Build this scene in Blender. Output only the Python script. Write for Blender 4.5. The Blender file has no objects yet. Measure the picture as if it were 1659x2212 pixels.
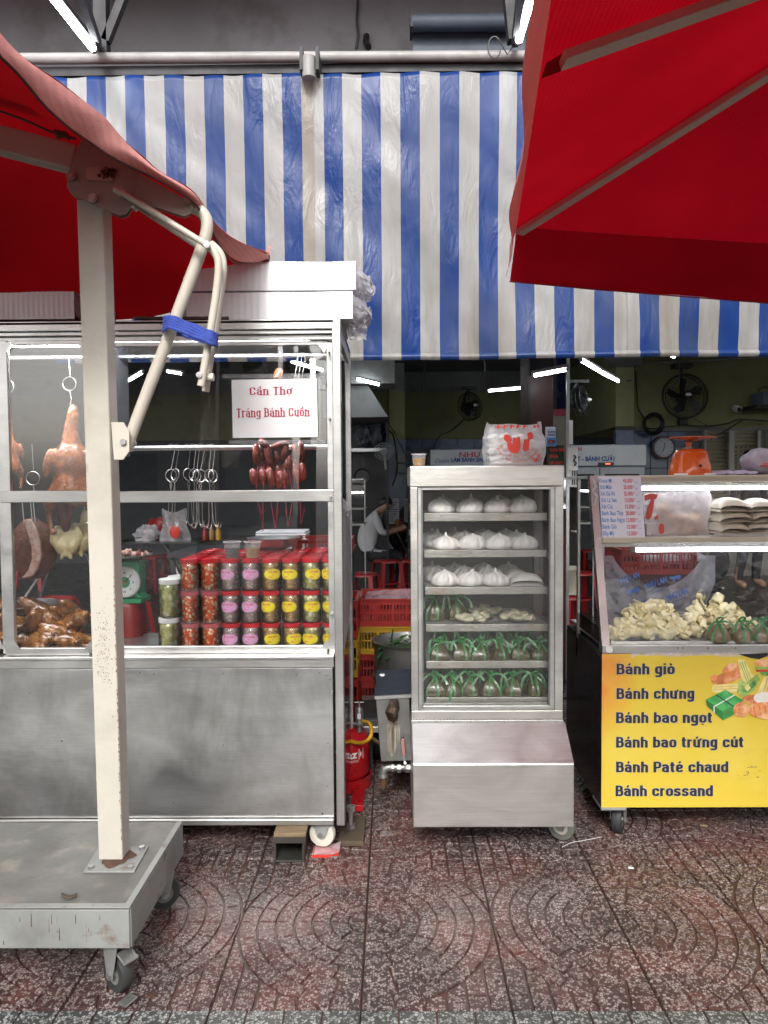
import bpy, bmesh, math, random
from mathutils import Vector, Matrix, Euler, noise

scene = bpy.context.scene
COL = scene.collection
R = math.radians
random.seed(11)
V = Vector

# ------------------------------------------------------------------ camera, sky, sun, exposure
CAM_POS = V((0, 0, 1.40))
FOC = 1626.0                      # focal length in picture units (picture 1659 x 2212)
cam_rot = Euler((0, 0, R(0.58))).to_matrix() @ Euler((R(90 - 2.42), 0, 0)).to_matrix() @ Euler((0, 0, R(-0.4))).to_matrix()
cd = bpy.data.cameras.new('camera')
cam = bpy.data.objects.new('camera', cd)
COL.objects.link(cam)
cam.matrix_world = Matrix.Translation(CAM_POS) @ cam_rot.to_4x4()
cd.sensor_fit = 'VERTICAL'
cd.sensor_height = 36
cd.lens = 36 * FOC / 2212
cd.clip_end = 300
cd.clip_start = 0.05
scene.camera = cam

SUN_EL, SUN_AZ = 37, 184          # elevation, direction the light comes from (180 = behind the camera)
world = bpy.data.worlds.new('World')
scene.world = world
world.use_nodes = True
wn = world.node_tree
sky = wn.nodes.new('ShaderNodeTexSky')
sky.sky_type = 'NISHITA'
sky.sun_disc = False
sky.sun_elevation = R(SUN_EL)
sky.sun_rotation = R(SUN_AZ)
sky.dust_density = 4
sky.air_density = 1.2
hs = wn.nodes.new('ShaderNodeHueSaturation')
hs.inputs['Saturation'].default_value = 0.22
wn.links.new(sky.outputs[0], hs.inputs['Color'])
wn.links.new(hs.outputs[0], wn.nodes['Background'].inputs[0])
wn.nodes['Background'].inputs[1].default_value = 0.15
sd = bpy.data.lights.new('sun', 'SUN')
sd.energy = 1.35
sd.angle = R(14)
sd.color = (1, .97, .92)
sun = bpy.data.objects.new('sun', sd)
COL.objects.link(sun)
_az = R(SUN_AZ)
_d = V((math.sin(_az) * math.cos(R(SUN_EL)), math.cos(_az) * math.cos(R(SUN_EL)), math.sin(R(SUN_EL))))
sun.rotation_euler = _d.to_track_quat('Z', 'Y').to_euler()
scene.view_settings.view_transform = 'Standard'
scene.view_settings.look = 'None'
scene.view_settings.gamma = 1
scene.view_settings.exposure = 0.8
scene.cycles.max_bounces = 8
scene.cycles.transparent_max_bounces = 16
scene.cycles.glossy_bounces = 4
scene.cycles.diffuse_bounces = 4
scene.cycles.caustics_reflective = False
scene.cycles.caustics_refractive = False

# ------------------------------------------------------------------ measuring helpers
def ray(px, py):
    return cam_rot @ V(((px - 829.5) / FOC, (1106 - py) / FOC, -1))
def P(px, py, Y):                 # point of the place seen at (px, py), Y metres away
    d = ray(px, py)
    return CAM_POS + d * (Y / d.y)
def G(px, py, z=0.0):             # the same, at a height z
    d = ray(px, py)
    return CAM_POS + d * ((z - CAM_POS.z) / d.z)
def X(px, Y, py=1100): return P(px, py, Y).x
def Z(py, Y, px=830): return P(px, py, Y).z
def ppm(Y): return FOC / Y

# ------------------------------------------------------------------ mesh builder
class MB:
    def __init__(s): s.v = []; s.f = []; s.m = []
    def add(s, vs, fs, m=0):
        o = len(s.v); s.v += [V(q) for q in vs]; s.f += [tuple(i + o for i in f) for f in fs]; s.m += [m] * len(fs); return s
    def box(s, x0, x1, y0, y1, z0, z1, m=0):
        vs = [(x, y, z) for x in (x0, x1) for y in (y0, y1) for z in (z0, z1)]
        return s.add(vs, [(0, 1, 3, 2), (4, 6, 7, 5), (0, 4, 5, 1), (2, 3, 7, 6), (0, 2, 6, 4), (1, 5, 7, 3)], m)
    def obox(s, c, a, b, d, m=0):  # centre and three half-axis vectors
        c, a, b, d = V(c), V(a), V(b), V(d)
        vs = [c + i * a + j * b + k * d for i in (-1, 1) for j in (-1, 1) for k in (-1, 1)]
        return s.add(vs, [(0, 1, 3, 2), (4, 6, 7, 5), (0, 4, 5, 1), (2, 3, 7, 6), (0, 2, 6, 4), (1, 5, 7, 3)], m)
    def bar(s, p, q, w, h, up=(0, 0, 1), m=0):  # rectangular bar from p to q
        p, q = V(p), V(q); d = (q - p); n = d.normalized(); u = V(up)
        sd_ = n.cross(u).normalized(); u2 = sd_.cross(n).normalized()
        return s.obox((p + q) / 2, d / 2, sd_ * w / 2, u2 * h / 2, m)
    def cyl(s, p, q, r0, r1=None, n=12, cap=True, m=0):
        return s.tube([p, q], [r0, r0 if r1 is None else r1], n, cap=cap, m=m)
    def tube(s, pts, r, n=8, closed=False, cap=True, m=0):
        pts = [V(p) for p in pts]; k = len(pts)
        rs = r if isinstance(r, (list, tuple)) else [r] * k
        vs = []; prev = None
        for i, p in enumerate(pts):
            a = pts[(i - 1) % k] if (closed or i) else p
            b = pts[(i + 1) % k] if (closed or i < k - 1) else p
            t = (b - a).normalized()
            if prev is None:
                u = V((0, 0, 1)) if abs(t.z) < .9 else V((0, 1, 0))
                u = (u - t * u.dot(t)).normalized()
            else:
                u = (prev - t * prev.dot(t)).normalized()
            prev = u; w = t.cross(u)
            for j in range(n):
                an = 2 * math.pi * j / n
                vs.append(p + (u * math.cos(an) + w * math.sin(an)) * rs[i])
        fs = []
        for i in range(k if closed else k - 1):
            for j in range(n):
                a = i * n + j; b = i * n + (j + 1) % n; c = ((i + 1) % k) * n + (j + 1) % n; d = ((i + 1) % k) * n + j
                fs.append((a, b, c, d))
        if cap and not closed:
            fs.append(tuple(range(n))[::-1]); fs.append(tuple((k - 1) * n + j for j in range(n)))
        return s.add(vs, fs, m)
    def lathe(s, prof, n=20, c=(0, 0, 0), m=0, fn=None, cap=True):
        c = V(c); vs = []
        for r, z in prof:
            for j in range(n):
                an = 2 * math.pi * j / n
                rr, zz = (r, z) if fn is None else fn(r, z, an)
                vs.append(c + V((rr * math.cos(an), rr * math.sin(an), zz)))
        fs = [(i * n + j, i * n + (j + 1) % n, (i + 1) * n + (j + 1) % n, (i + 1) * n + j) for i in range(len(prof) - 1) for j in range(n)]
        if cap:
            fs.append(tuple(range(n))[::-1]); fs.append(tuple((len(prof) - 1) * n + j for j in range(n)))
        return s.add(vs, fs, m)
    def prism(s, pts, e, m=0):
        pts = [V(p) for p in pts]; e = V(e); k = len(pts)
        fs = [tuple(range(k))[::-1], tuple(range(k, 2 * k))] + [(i, (i + 1) % k, k + (i + 1) % k, k + i) for i in range(k)]
        return s.add(pts + [p + e for p in pts], fs, m)
    def grid(s, fn, nu, nv, m=0, wrap=False):
        vs = [fn(i / nu, j / nv) for i in range(nu + 1) for j in range(nv + 1)]
        w = nv + 1
        mm = m if callable(m) else (lambda i, j: m)
        for_f = [(i * w + j, (i + 1) * w + j, (i + 1) * w + j + 1, i * w + j + 1) for i in range(nu) for j in range(nv)]
        s.add(vs, for_f, 0)
        s.m[-len(for_f):] = [mm(i, j) for i in range(nu) for j in range(nv)]
        return s
    def ell(s, c, r, nu=12, nv=8, rot=None, m=0, jit=0):
        c = V(c); r = V(r) if not isinstance(r, (int, float)) else V((r, r, r))
        vs = []
        for i in range(1, nv):
            ph = math.pi * i / nv
            for j in range(nu):
                th = 2 * math.pi * j / nu
                q = V((r.x * math.sin(ph) * math.cos(th), r.y * math.sin(ph) * math.sin(th), r.z * math.cos(ph)))
                if jit: q *= 1 + jit * noise.noise(q * 30 / max(1e-3, max(r) * 20) * 3 + c * 9)
                vs.append(c + (rot @ q if rot else q))
        top = V((0, 0, r.z)); bot = V((0, 0, -r.z))
        vs += [c + (rot @ top if rot else top), c + (rot @ bot if rot else bot)]
        fs = [(i * nu + j, (i + 1) * nu + j, (i + 1) * nu + (j + 1) % nu, i * nu + (j + 1) % nu) for i in range(nv - 2) for j in range(nu)]
        a = (nv - 1) * nu
        fs += [(a, j, (j + 1) % nu) for j in range(nu)] + [(a + 1, (nv - 2) * nu + (j + 1) % nu, (nv - 2) * nu + j) for j in range(nu)]
        return s.add(vs, fs, m)
    def mesh(s, name, off=(0, 0, 0), sm=None):
        off = V(off); me = bpy.data.meshes.new(name)
        me.from_pydata([q - off for q in s.v], [], s.f)
        me.polygons.foreach_set('material_index', s.m)
        if sm is not None:
            me.polygons.foreach_set('use_smooth', [True] * len(s.f))
            me.set_sharp_from_angle(angle=R(sm))
        me.update()
        return me
    def build(s, name, mats, parent=None, sm=None, bev=0, loc=None):
        root = parent
        off = V((0, 0, 0))
        while root is not None:
            off += root.location; root = root.parent
        if parent is None and loc is not None: off = V(loc)
        me = s.mesh(name, off, sm)
        for m in (mats if isinstance(mats, (list, tuple)) else [mats]): me.materials.append(m)
        o = bpy.data.objects.new(name, me); COL.objects.link(o)
        if parent is not None: o.parent = parent
        elif loc is not None: o.location = loc
        if bev:
            b = o.modifiers.new('bevel', 'BEVEL'); b.width = bev; b.segments = 2; b.limit_method = 'ANGLE'; b.angle_limit = R(40)
            b.harden_normals = False
        return o

def fixn(o):                       # consistent outward normals
    bm = bmesh.new(); bm.from_mesh(o.data); bmesh.ops.recalc_face_normals(bm, faces=bm.faces); bm.to_mesh(o.data); bm.free(); return o
def thing(name, label, cat, loc=(0, 0, 0), group=None):
    o = bpy.data.objects.new(name, None); o.empty_display_size = .05; COL.objects.link(o); o.location = loc
    o['label'] = label; o['category'] = cat
    if group: o['group'] = group
    return o
def tag(o, label, cat, group=None):
    o['label'] = label; o['category'] = cat
    if group: o['group'] = group
    return o
def struct(o): o['kind'] = 'structure'; return o
def stuff(o, label=None, cat=None):
    o['kind'] = 'stuff'
    if label: o['label'] = label; o['category'] = cat
    return o
def copy_tree(o, loc=None, rz=None, label=None, parent=None, scale=None):
    c = o.copy(); COL.objects.link(c)
    if parent is not None: c.parent = parent
    for ch in list(o.children): copy_tree(ch, parent=c)
    if loc is not None: c.location = loc
    if rz is not None: c.rotation_euler = (c.rotation_euler.x, c.rotation_euler.y, rz)
    if scale is not None: c.scale = scale
    if label: c['label'] = label
    return c
ORD = ['first', 'second', 'third', 'fourth', 'fifth', 'sixth', 'seventh', 'eighth', 'ninth', 'tenth', 'eleventh', 'twelfth']

def meta(elems, res=0.012, thr=0.6):    # smooth merged body from (centre, radii, rotation) lobes
    mb = bpy.data.metaballs.new('lobes%d' % random.randint(0, 10**9)); mb.resolution = res; mb.render_resolution = res; mb.threshold = thr
    for e in elems:
        c, r = e[0], e[1]
        el = mb.elements.new(type='ELLIPSOID'); el.co = c; el.radius = 1.0
        k = 1.45
        m = max(r); el.radius = m * k
        el.size_x, el.size_y, el.size_z = r[0] / m, r[1] / m, r[2] / m
        if len(e) > 2: el.rotation = Euler([R(a) for a in e[2]]).to_quaternion()
    o = bpy.data.objects.new(mb.name, mb); COL.objects.link(o)
    bpy.context.view_layer.update()
    dg = bpy.context.evaluated_depsgraph_get()
    me = bpy.data.meshes.new_from_object(o.evaluated_get(dg))
    bpy.data.objects.remove(o); bpy.data.metaballs.remove(mb)
    me.polygons.foreach_set('use_smooth', [True] * len(me.polygons))
    return me
def meshobj(name, me, mats, parent=None, loc=(0, 0, 0), rot=(0, 0, 0), scale=(1, 1, 1)):
    if not me.materials:
        for m in (mats if isinstance(mats, (list, tuple)) else [mats]): me.materials.append(m)
    o = bpy.data.objects.new(name, me); COL.objects.link(o)
    o.parent = parent; o.location = loc; o.rotation_euler = rot; o.scale = scale
    return o

def skin(verts, edges, radii, sub=2, root=0):
    me = bpy.data.meshes.new('skin'); me.from_pydata(verts, edges, [])
    o = bpy.data.objects.new('skin', me); COL.objects.link(o)
    o.modifiers.new('s', 'SKIN')
    for i, r in enumerate(radii):
        d = me.skin_vertices[0].data[i]; d.radius = (r, r) if not isinstance(r, tuple) else r; d.use_root = (i == root)
    m = o.modifiers.new('u', 'SUBSURF'); m.levels = sub; m.render_levels = sub
    bpy.context.view_layer.update()
    dg = bpy.context.evaluated_depsgraph_get()
    out = bpy.data.meshes.new_from_object(o.evaluated_get(dg))
    bpy.data.objects.remove(o)
    out.polygons.foreach_set('use_smooth', [True] * len(out.polygons))
    return out

_tc = {}
def text_pts(s, bold=0.0, shear=0.0, res=3):
    key = (s, bold, shear, res)
    if key in _tc: return _tc[key]
    c = bpy.data.curves.new('lettering', 'FONT'); c.body = s; c.size = 1; c.resolution_u = res; c.offset = bold; c.shear = shear; c.fill_mode = 'FRONT'
    o = bpy.data.objects.new('lettering', c); COL.objects.link(o)
    bpy.context.view_layer.update()
    me = bpy.data.meshes.new_from_object(o.evaluated_get(bpy.context.evaluated_depsgraph_get()))
    vs = [v.co.copy() for v in me.vertices]; fs = [tuple(p.vertices) for p in me.polygons]
    bpy.data.objects.remove(o); bpy.data.curves.remove(c); bpy.data.meshes.remove(me)
    x0 = min(v.x for v in vs); x1 = max(v.x for v in vs)
    _tc[key] = ([V((v.x - x0, v.y, 0)) for v in vs], fs, x1 - x0)
    return _tc[key]
CAP = 0.682
def text_into(mb, s, org, u, v, w, cap, bold=0.02, shear=0, m=0, res=3, bend=None):
    """letters from org along u (text width w metres) with capital height cap along v"""
    vs, fs, tw = text_pts(s, bold, shear, res)
    org, u, v = V(org), V(u), V(v)
    if bend: pts = [bend(q.x * w / tw, q.y * cap / CAP) for q in vs]
    else: pts = [org + u * (q.x * w / tw) + v * (q.y * cap / CAP) for q in vs]
    mb.add(pts, fs, m)

# own letter shapes for the big signs: centre lines drawn with a broad pen (cap height 1, x-height .75)
GL = {'n': 'S.1,0 .1,.75|R.1,.42 .1,.66 .43,.66 .43,0', 'a': 'R.09,.54 .09,.66 .42,.66 .42,0|R.42,.43 .09,.43 .09,.09 .42,.09', 'o': 'O.1,.09 .45,.09 .45,.66 .1,.66',
 'c': 'R.43,.48 .43,.66 .1,.66 .1,.09 .43,.09 .43,.28', 'h': 'S.1,0 .1,1|R.1,.42 .1,.66 .43,.66 .43,0', 'u': 'R.1,.75 .1,.09 .43,.09 .43,.3|S.43,0 .43,.75', 'm': 'S.1,0 .1,.75|R.1,.42 .1,.66 .41,.66 .41,0|R.41,.42 .41,.66 .72,.66 .72,0',
 'g': 'O.1,.11 .43,.11 .43,.66 .1,.66|R.43,.75 .43,-.18 .1,-.18 .1,-.1', 'i': 'S.1,0 .1,.75', 'b': 'S.1,0 .1,1|O.1,.09 .44,.09 .44,.66 .1,.66', 'd': 'S.44,0 .44,1|O.1,.09 .44,.09 .44,.66 .1,.66',
 't': 'R.15,.94 .15,.09 .33,.09|L0,.67 .33,.67', 'r': 'S.1,0 .1,.75|R.1,.42 .1,.65 .34,.65', 's': 'R.41,.52 .41,.66 .1,.66 .1,.40 .42,.36 .42,.09 .09,.09 .09,.24', 'e': 'R.1,.38 .43,.38 .43,.66 .1,.66 .1,.09 .43,.09 .43,.22',
 'B': 'S.1,0 .1,1|R.1,.91 .45,.91 .45,.53 .1,.53|R.1,.53 .49,.53 .49,.09 .1,.09', 'P': 'S.1,0 .1,1|R.1,.91 .49,.91 .49,.44 .1,.44', 'C': 'R.5,.66 .5,.91 .1,.91 .1,.09 .5,.09 .5,.34', 'T': 'S.28,0 .28,1|L0,.92 .56,.92', ' ': ''}
MK = {'á': 'a1', 'à': 'a2', 'ò': 'o2', 'é': 'e1', 'ú': 'u1', 'ư': 'u5', 'ứ': 'u51', 'ợ': 'o54', 'ọ': 'o4', 'ầ': 'a32', 'ố': 'o31'}
AC = {'1': 'L.22,.83 .34,1.0', '2': 'L.2,1.0 .32,.83', '3': 'L.08,.80 .26,.92 .44,.80', '4': 'L.26,-.2 .26,-.1', '5': 'L.43,.62 .57,.72 .57,.84'}
ADV = {'i': .2, 'm': .82, ' ': .24, 't': .35, 'r': .36, 'B': .57, 'P': .56, 'C': .6, 'T': .56}
def pen(mb, s, org, u, v, w, cap, bw=.17, thin=.15, gap=.09, serifs=False, m=0, n_out=(0, -1, 0)):
    org, u, v, nn = V(org), V(u), V(v), V(n_out); x = 0; items = []
    for ch in s:
        b, marks = (MK[ch][0], MK[ch][1:]) if ch in MK else (ch, '')
        for st in (GL[b].split('|') if GL[b] else []) + [AC[q] for q in marks] + (['L.1,.86 .1,1'] if b == 'i' else []):
            items.append((st[0], [V((float(a) + x, float(c), 0)) for a, c in (q.split(',') for q in st[1:].split(' '))], st in AC.values()))
        if '31' in marks or '32' in marks: items[-1] = ('L', [q + V((.12, .10, 0)) for q in items[-1][1]], True)
        x += ADV.get(b, .53) + (.08 if '5' in marks else 0) + gap
    x -= gap; k = 0
    for kind, pts, acc in items:
        k += 1; cl = kind == 'O'; P_ = pts
        if kind in 'RO':
            o = []; n = len(pts)
            for i, p in enumerate(pts):
                if not cl and i in (0, n - 1): o.append(p); continue
                a, c = pts[i - 1], pts[(i + 1) % n]; ra = min(.17, (p - a).length * .5); rc = min(.17, (c - p).length * .5)
                A, C_ = p + (a - p).normalized() * ra, p + (c - p).normalized() * rc
                o += [A.lerp(p, t).lerp(p.lerp(C_, t), t) for t in (0, .25, .5, .75, 1)]
            P_ = o
        vs = []; n = len(P_)
        for i, p in enumerate(P_):
            a = P_[i - 1] if (cl or i) else p; c = P_[(i + 1) % n] if (cl or i < n - 1) else p
            d = (c - a).normalized(); h = (thin + (bw - thin) * abs(d.y) ** 1.5) / 2 * (.75 if acc else 1)
            s_ = V((-d.y, d.x, 0)) * h
            for q in (p + s_, p - s_): vs.append(org + u * (q.x * w / x) + v * (q.y * cap) + nn * (.00006 * k))
        mb.add(vs, [(2 * i, 2 * i + 1, 2 * ((i + 1) % n) + 1, 2 * ((i + 1) % n)) for i in range(n if cl else n - 1)], m)
        if serifs and kind in 'SR' and not acc:
            for e in ((pts[0], pts[-1]) if kind == 'S' else (pts[-1],)):
                if e.y in (0, 1, .75): 
                    z0 = e.y - (thin if e.y else 0)
                    mb.add([org + u * (qx * w / x) + v * (qz * cap) + nn * (.00006 * k + .00003) for qx, qz in ((e.x - .15, z0), (e.x + .15, z0), (e.x + .15, z0 + thin), (e.x - .15, z0 + thin))], [(0, 1, 2, 3)], m)

# ------------------------------------------------------------------ materials
def nd(nt, t, ins=None, **at):
    n = nt.nodes.new(t)
    for k, v in at.items(): setattr(n, k, v)
    for k, v in (ins or {}).items():
        if isinstance(v, bpy.types.NodeSocket): nt.links.new(v, n.inputs[k])
        else: n.inputs[k].default_value = v
    return n
def c4(c): return (c[0], c[1], c[2], 1)
def ramp(nt, fac, stops):
    r = nd(nt, 'ShaderNodeValToRGB', {'Fac': fac})
    e = r.color_ramp.elements
    while len(e) < len(stops): e.new(.5)
    for i, (p, c) in enumerate(stops):
        e[i].position = p; e[i].color = c4(c) if isinstance(c, (tuple, list)) else (c, c, c, 1)
    return r.outputs[0]
def mixc(nt, f, a, b, mode='MIX'):
    n = nd(nt, 'ShaderNodeMix', None, data_type='RGBA', blend_type=mode)
    for k, v in ((0, f), (6, a), (7, b)):
        if isinstance(v, bpy.types.NodeSocket): nt.links.new(v, n.inputs[k])
        else: n.inputs[k].default_value = c4(v) if isinstance(v, (tuple, list)) else v
    return n.outputs[2]
def math_(nt, op, a, b=0.0):
    n = nd(nt, 'ShaderNodeMath', None, operation=op)
    for k, v in ((0, a), (1, b)):
        if isinstance(v, bpy.types.NodeSocket): nt.links.new(v, n.inputs[k])
        else: n.inputs[k].default_value = v
    return n.outputs[0]
def pos(nt, sc=(1, 1, 1), obj=False):
    src = nd(nt, 'ShaderNodeTexCoord').outputs['Object'] if obj else nd(nt, 'ShaderNodeNewGeometry').outputs['Position']
    return nd(nt, 'ShaderNodeMapping', {'Vector': src, 'Scale': sc}).outputs[0]
def tnoise(nt, vec, s, det=4, rough=.55, dist=0):
    return nd(nt, 'ShaderNodeTexNoise', {'Vector': vec, 'Scale': s, 'Detail': det, 'Roughness': rough, 'Distortion': dist}).outputs['Fac']
def base_mat(name):
    m = bpy.data.materials.new(name); m.use_nodes = True
    return m, m.node_tree, m.node_tree.nodes['Principled BSDF']
def mk(name, col, rough=.5, metal=0, var=.12, vs=6, bump=0, bs=60, col2=None, f2=(.45, .6), s2=8, spec=None, coat=0, sss=0, trans=0, obj=False, emit=0, alpha=1, st=(1, 1, 1), ior=None, dirt=0):
    m, nt, b = base_mat(name)
    pv = pos(nt, st, obj)
    n1 = tnoise(nt, pv, vs)
    c = mixc(nt, 1.0, c4(col) if False else col, ramp(nt, n1, [(.3, 1 - var), (.7, 1 + var * .5)]), 'MULTIPLY') if var else None
    if col2 is not None:
        n2 = tnoise(nt, pv, s2, 6, .6)
        c = mixc(nt, ramp(nt, n2, [(f2[0], 0.0), (f2[1], 1.0)]), c if c is not None else col, col2)
    if dirt:
        n3 = tnoise(nt, pv, 3.1, 7, .65)
        c = mixc(nt, ramp(nt, n3, [(.5, 0.0), (.75, dirt)]), c if c is not None else col, (.08, .065, .05))
    if c is not None: nt.links.new(c, b.inputs['Base Color'])
    else: b.inputs['Base Color'].default_value = c4(col)
    r = tnoise(nt, pv, vs * 2.3)
    nt.links.new(ramp(nt, r, [(.3, max(0, rough - .06)), (.7, min(1, rough + .08))]), b.inputs['Roughness'])
    b.inputs['Metallic'].default_value = metal
    if spec is not None: b.inputs['Specular IOR Level'].default_value = spec
    if coat: b.inputs['Coat Weight'].default_value = coat; b.inputs['Coat Roughness'].default_value = .12
    if sss:
        b.inputs['Subsurface Weight'].default_value = sss; b.inputs['Subsurface Radius'].default_value = (.02, .012, .008); b.inputs['Subsurface Scale'].default_value = .5
    if trans: b.inputs['Transmission Weight'].default_value = trans
    if ior: b.inputs['IOR'].default_value = ior
    if alpha < 1: b.inputs['Alpha'].default_value = alpha
    if emit: b.inputs['Emission Color'].default_value = c4(col); b.inputs['Emission Strength'].default_value = emit
    if bump:
        bn = nd(nt, 'ShaderNodeBump', {'Height': tnoise(nt, pv, bs, 5), 'Strength': bump, 'Distance': .004})
        nt.links.new(bn.outputs[0], b.inputs['Normal'])
    return m

def steel_mat(name, tint=(.60, .60, .585), rough=.3, stain=.25, brush=(3, 3, 160), seed=0, stc=(.16, .14, .11), bmp=.35):
    m, nt, b = base_mat(name)
    p = pos(nt)
    pb = pos(nt, brush)
    fine = tnoise(nt, pb, 3, 3)
    big = tnoise(nt, pos(nt, (1, 1, .45)), 2.3 + seed, 7, .62, .4)
    wipe = tnoise(nt, pos(nt, (1, 1, 2.5)), 1.1 + seed, 4, .6, 1.5)
    c = mixc(nt, 1.0, tint, ramp(nt, fine, [(.25, .9), (.75, 1.05)]), 'MULTIPLY')
    c = mixc(nt, 1.0, c, ramp(nt, wipe, [(.3, .86), (.7, 1.06)]), 'MULTIPLY')
    c = mixc(nt, ramp(nt, big, [(.48, 0.0), (.78, stain)]), c, stc)
    spots = nd(nt, 'ShaderNodeTexVoronoi', {'Vector': p, 'Scale': 11.0})
    c = mixc(nt, ramp(nt, spots.outputs['Distance'], [(.025, .75 * stain * 2), (.04, 0.0)]), c, (.06, .04, .03))
    nt.links.new(c, b.inputs['Base Color'])
    b.inputs['Metallic'].default_value = .93
    rr = mixc(nt, .5, ramp(nt, wipe, [(.3, rough - .07), (.7, rough + .12)]), ramp(nt, big, [(.3, rough - .03), (.75, rough + .2)]))
    nt.links.new(rr, b.inputs['Roughness'])
    h = math_(nt, 'ADD', math_(nt, 'MULTIPLY', fine, .25), math_(nt, 'MULTIPLY', tnoise(nt, p, 4 + seed, 3), 2.5))
    bn = nd(nt, 'ShaderNodeBump', {'Height': h, 'Strength': bmp, 'Distance': .004})
    nt.links.new(bn.outputs[0], b.inputs['Normal'])
    return m

def glass_mat(name, tint=(1, 1, 1), refl=1.0, fog=0.0, fogcol=(.8, .8, .8), rough=0.0, fs=4.0):
    m, nt, b = base_mat(name)
    nt.nodes.remove(b); out = nt.nodes['Material Output']
    tr = nd(nt, 'ShaderNodeBsdfTransparent', {'Color': c4(tint)})
    gl = nd(nt, 'ShaderNodeBsdfGlossy', {'Roughness': rough, 'Color': (1, 1, 1, 1)})
    fr = nd(nt, 'ShaderNodeFresnel', {'IOR': 1.5})
    f = math_(nt, 'MULTIPLY', fr.outputs[0], 1.0 * refl)
    mx = nd(nt, 'ShaderNodeMixShader', {0: f, 1: tr.outputs[0], 2: gl.outputs[0]})
    sh = mx.outputs[0]
    if fog:
        df = nd(nt, 'ShaderNodeBsdfDiffuse', {'Color': c4(fogcol)})
        tl = nd(nt, 'ShaderNodeBsdfTranslucent', {'Color': c4(fogcol)})
        d2 = nd(nt, 'ShaderNodeMixShader', {0: .5, 1: df.outputs[0], 2: tl.outputs[0]})
        n1 = tnoise(nt, pos(nt, (1, 1, .35)), fs, 6, .65)
        n2 = tnoise(nt, pos(nt), 190, 2)
        n3 = tnoise(nt, pos(nt, (60, 60, 2.5)), 1.4, 2)
        ff = math_(nt, 'MULTIPLY', math_(nt, 'MULTIPLY', ramp(nt, n1, [(.25, .35), (.7, 1.0)]), ramp(nt, n2, [(.35, .7), (.7, 1.0)])), math_(nt, 'MULTIPLY', ramp(nt, n3, [(.3, .65), (.6, 1.0)]), fog))
        sh = nd(nt, 'ShaderNodeMixShader', {0: ff, 1: sh, 2: d2.outputs[0]}).outputs[0]
    nt.links.new(sh, out.inputs[0])
    return m

def film_mat(name, col=(.85, .85, .88), op=.35, rough=.2, bump=.6, bs=22):   # thin plastic film
    m, nt, b = base_mat(name)
    out = nt.nodes['Material Output']
    b.inputs['Base Color'].default_value = c4(col); b.inputs['Roughness'].default_value = rough
    bn = nd(nt, 'ShaderNodeBump', {'Height': tnoise(nt, pos(nt), bs, 3, .5, .8), 'Strength': bump, 'Distance': .02})
    nt.links.new(bn.outputs[0], b.inputs['Normal'])
    tl = nd(nt, 'ShaderNodeBsdfTranslucent', {'Color': c4(col)})
    a = nd(nt, 'ShaderNodeMixShader', {0: .4, 1: b.outputs[0], 2: tl.outputs[0]})
    tr = nd(nt, 'ShaderNodeBsdfTransparent')
    n = tnoise(nt, pos(nt), 14, 4, .6, .7)
    fac = math_(nt, 'MULTIPLY', ramp(nt, n, [(.3, .55), (.65, 1.0)]), op)
    mx = nd(nt, 'ShaderNodeMixShader', {0: fac, 1: tr.outputs[0], 2: a.outputs[0]})
    nt.links.new(mx.outputs[0], out.inputs[0])
    return m

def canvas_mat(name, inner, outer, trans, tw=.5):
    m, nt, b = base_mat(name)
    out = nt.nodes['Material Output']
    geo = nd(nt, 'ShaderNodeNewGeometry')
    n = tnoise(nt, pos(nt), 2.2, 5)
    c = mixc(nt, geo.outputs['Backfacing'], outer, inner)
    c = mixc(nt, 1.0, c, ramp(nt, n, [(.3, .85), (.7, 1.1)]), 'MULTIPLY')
    nt.links.new(c, b.inputs['Base Color']); b.inputs['Roughness'].default_value = .85; b.inputs['Specular IOR Level'].default_value = .15
    wv = tnoise(nt, pos(nt, (1, 1, 1)), 300, 2)
    wav = nd(nt, 'ShaderNodeTexWave', {'Vector': pos(nt), 'Scale': 26.0, 'Distortion': .6})
    c = mixc(nt, 1.0, c, ramp(nt, wav.outputs['Fac'], [(0, .95), (1, 1.03)]), 'MULTIPLY')
    nt.links.new(c, b.inputs['Base Color'])
    w2 = tnoise(nt, pos(nt, (2, .6, 2)), 4, 3)
    bn = nd(nt, 'ShaderNodeBump', {'Height': math_(nt, 'ADD', wv, math_(nt, 'MULTIPLY', w2, 6)), 'Strength': .4, 'Distance': .003})
    nt.links.new(bn.outputs[0], b.inputs['Normal'])
    tl = nd(nt, 'ShaderNodeBsdfTranslucent', {'Color': mixc(nt, 1.0, trans, ramp(nt, math_(nt, 'ADD', math_(nt, 'MULTIPLY', n, .8), math_(nt, 'MULTIPLY', wav.outputs['Fac'], .2)), [(.3, .72), (.7, 1.1)]), 'MULTIPLY')})
    mx = nd(nt, 'ShaderNodeMixShader', {0: tw, 1: b.outputs[0], 2: tl.outputs[0]})
    nt.links.new(mx.outputs[0], out.inputs[0])
    return m

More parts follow.
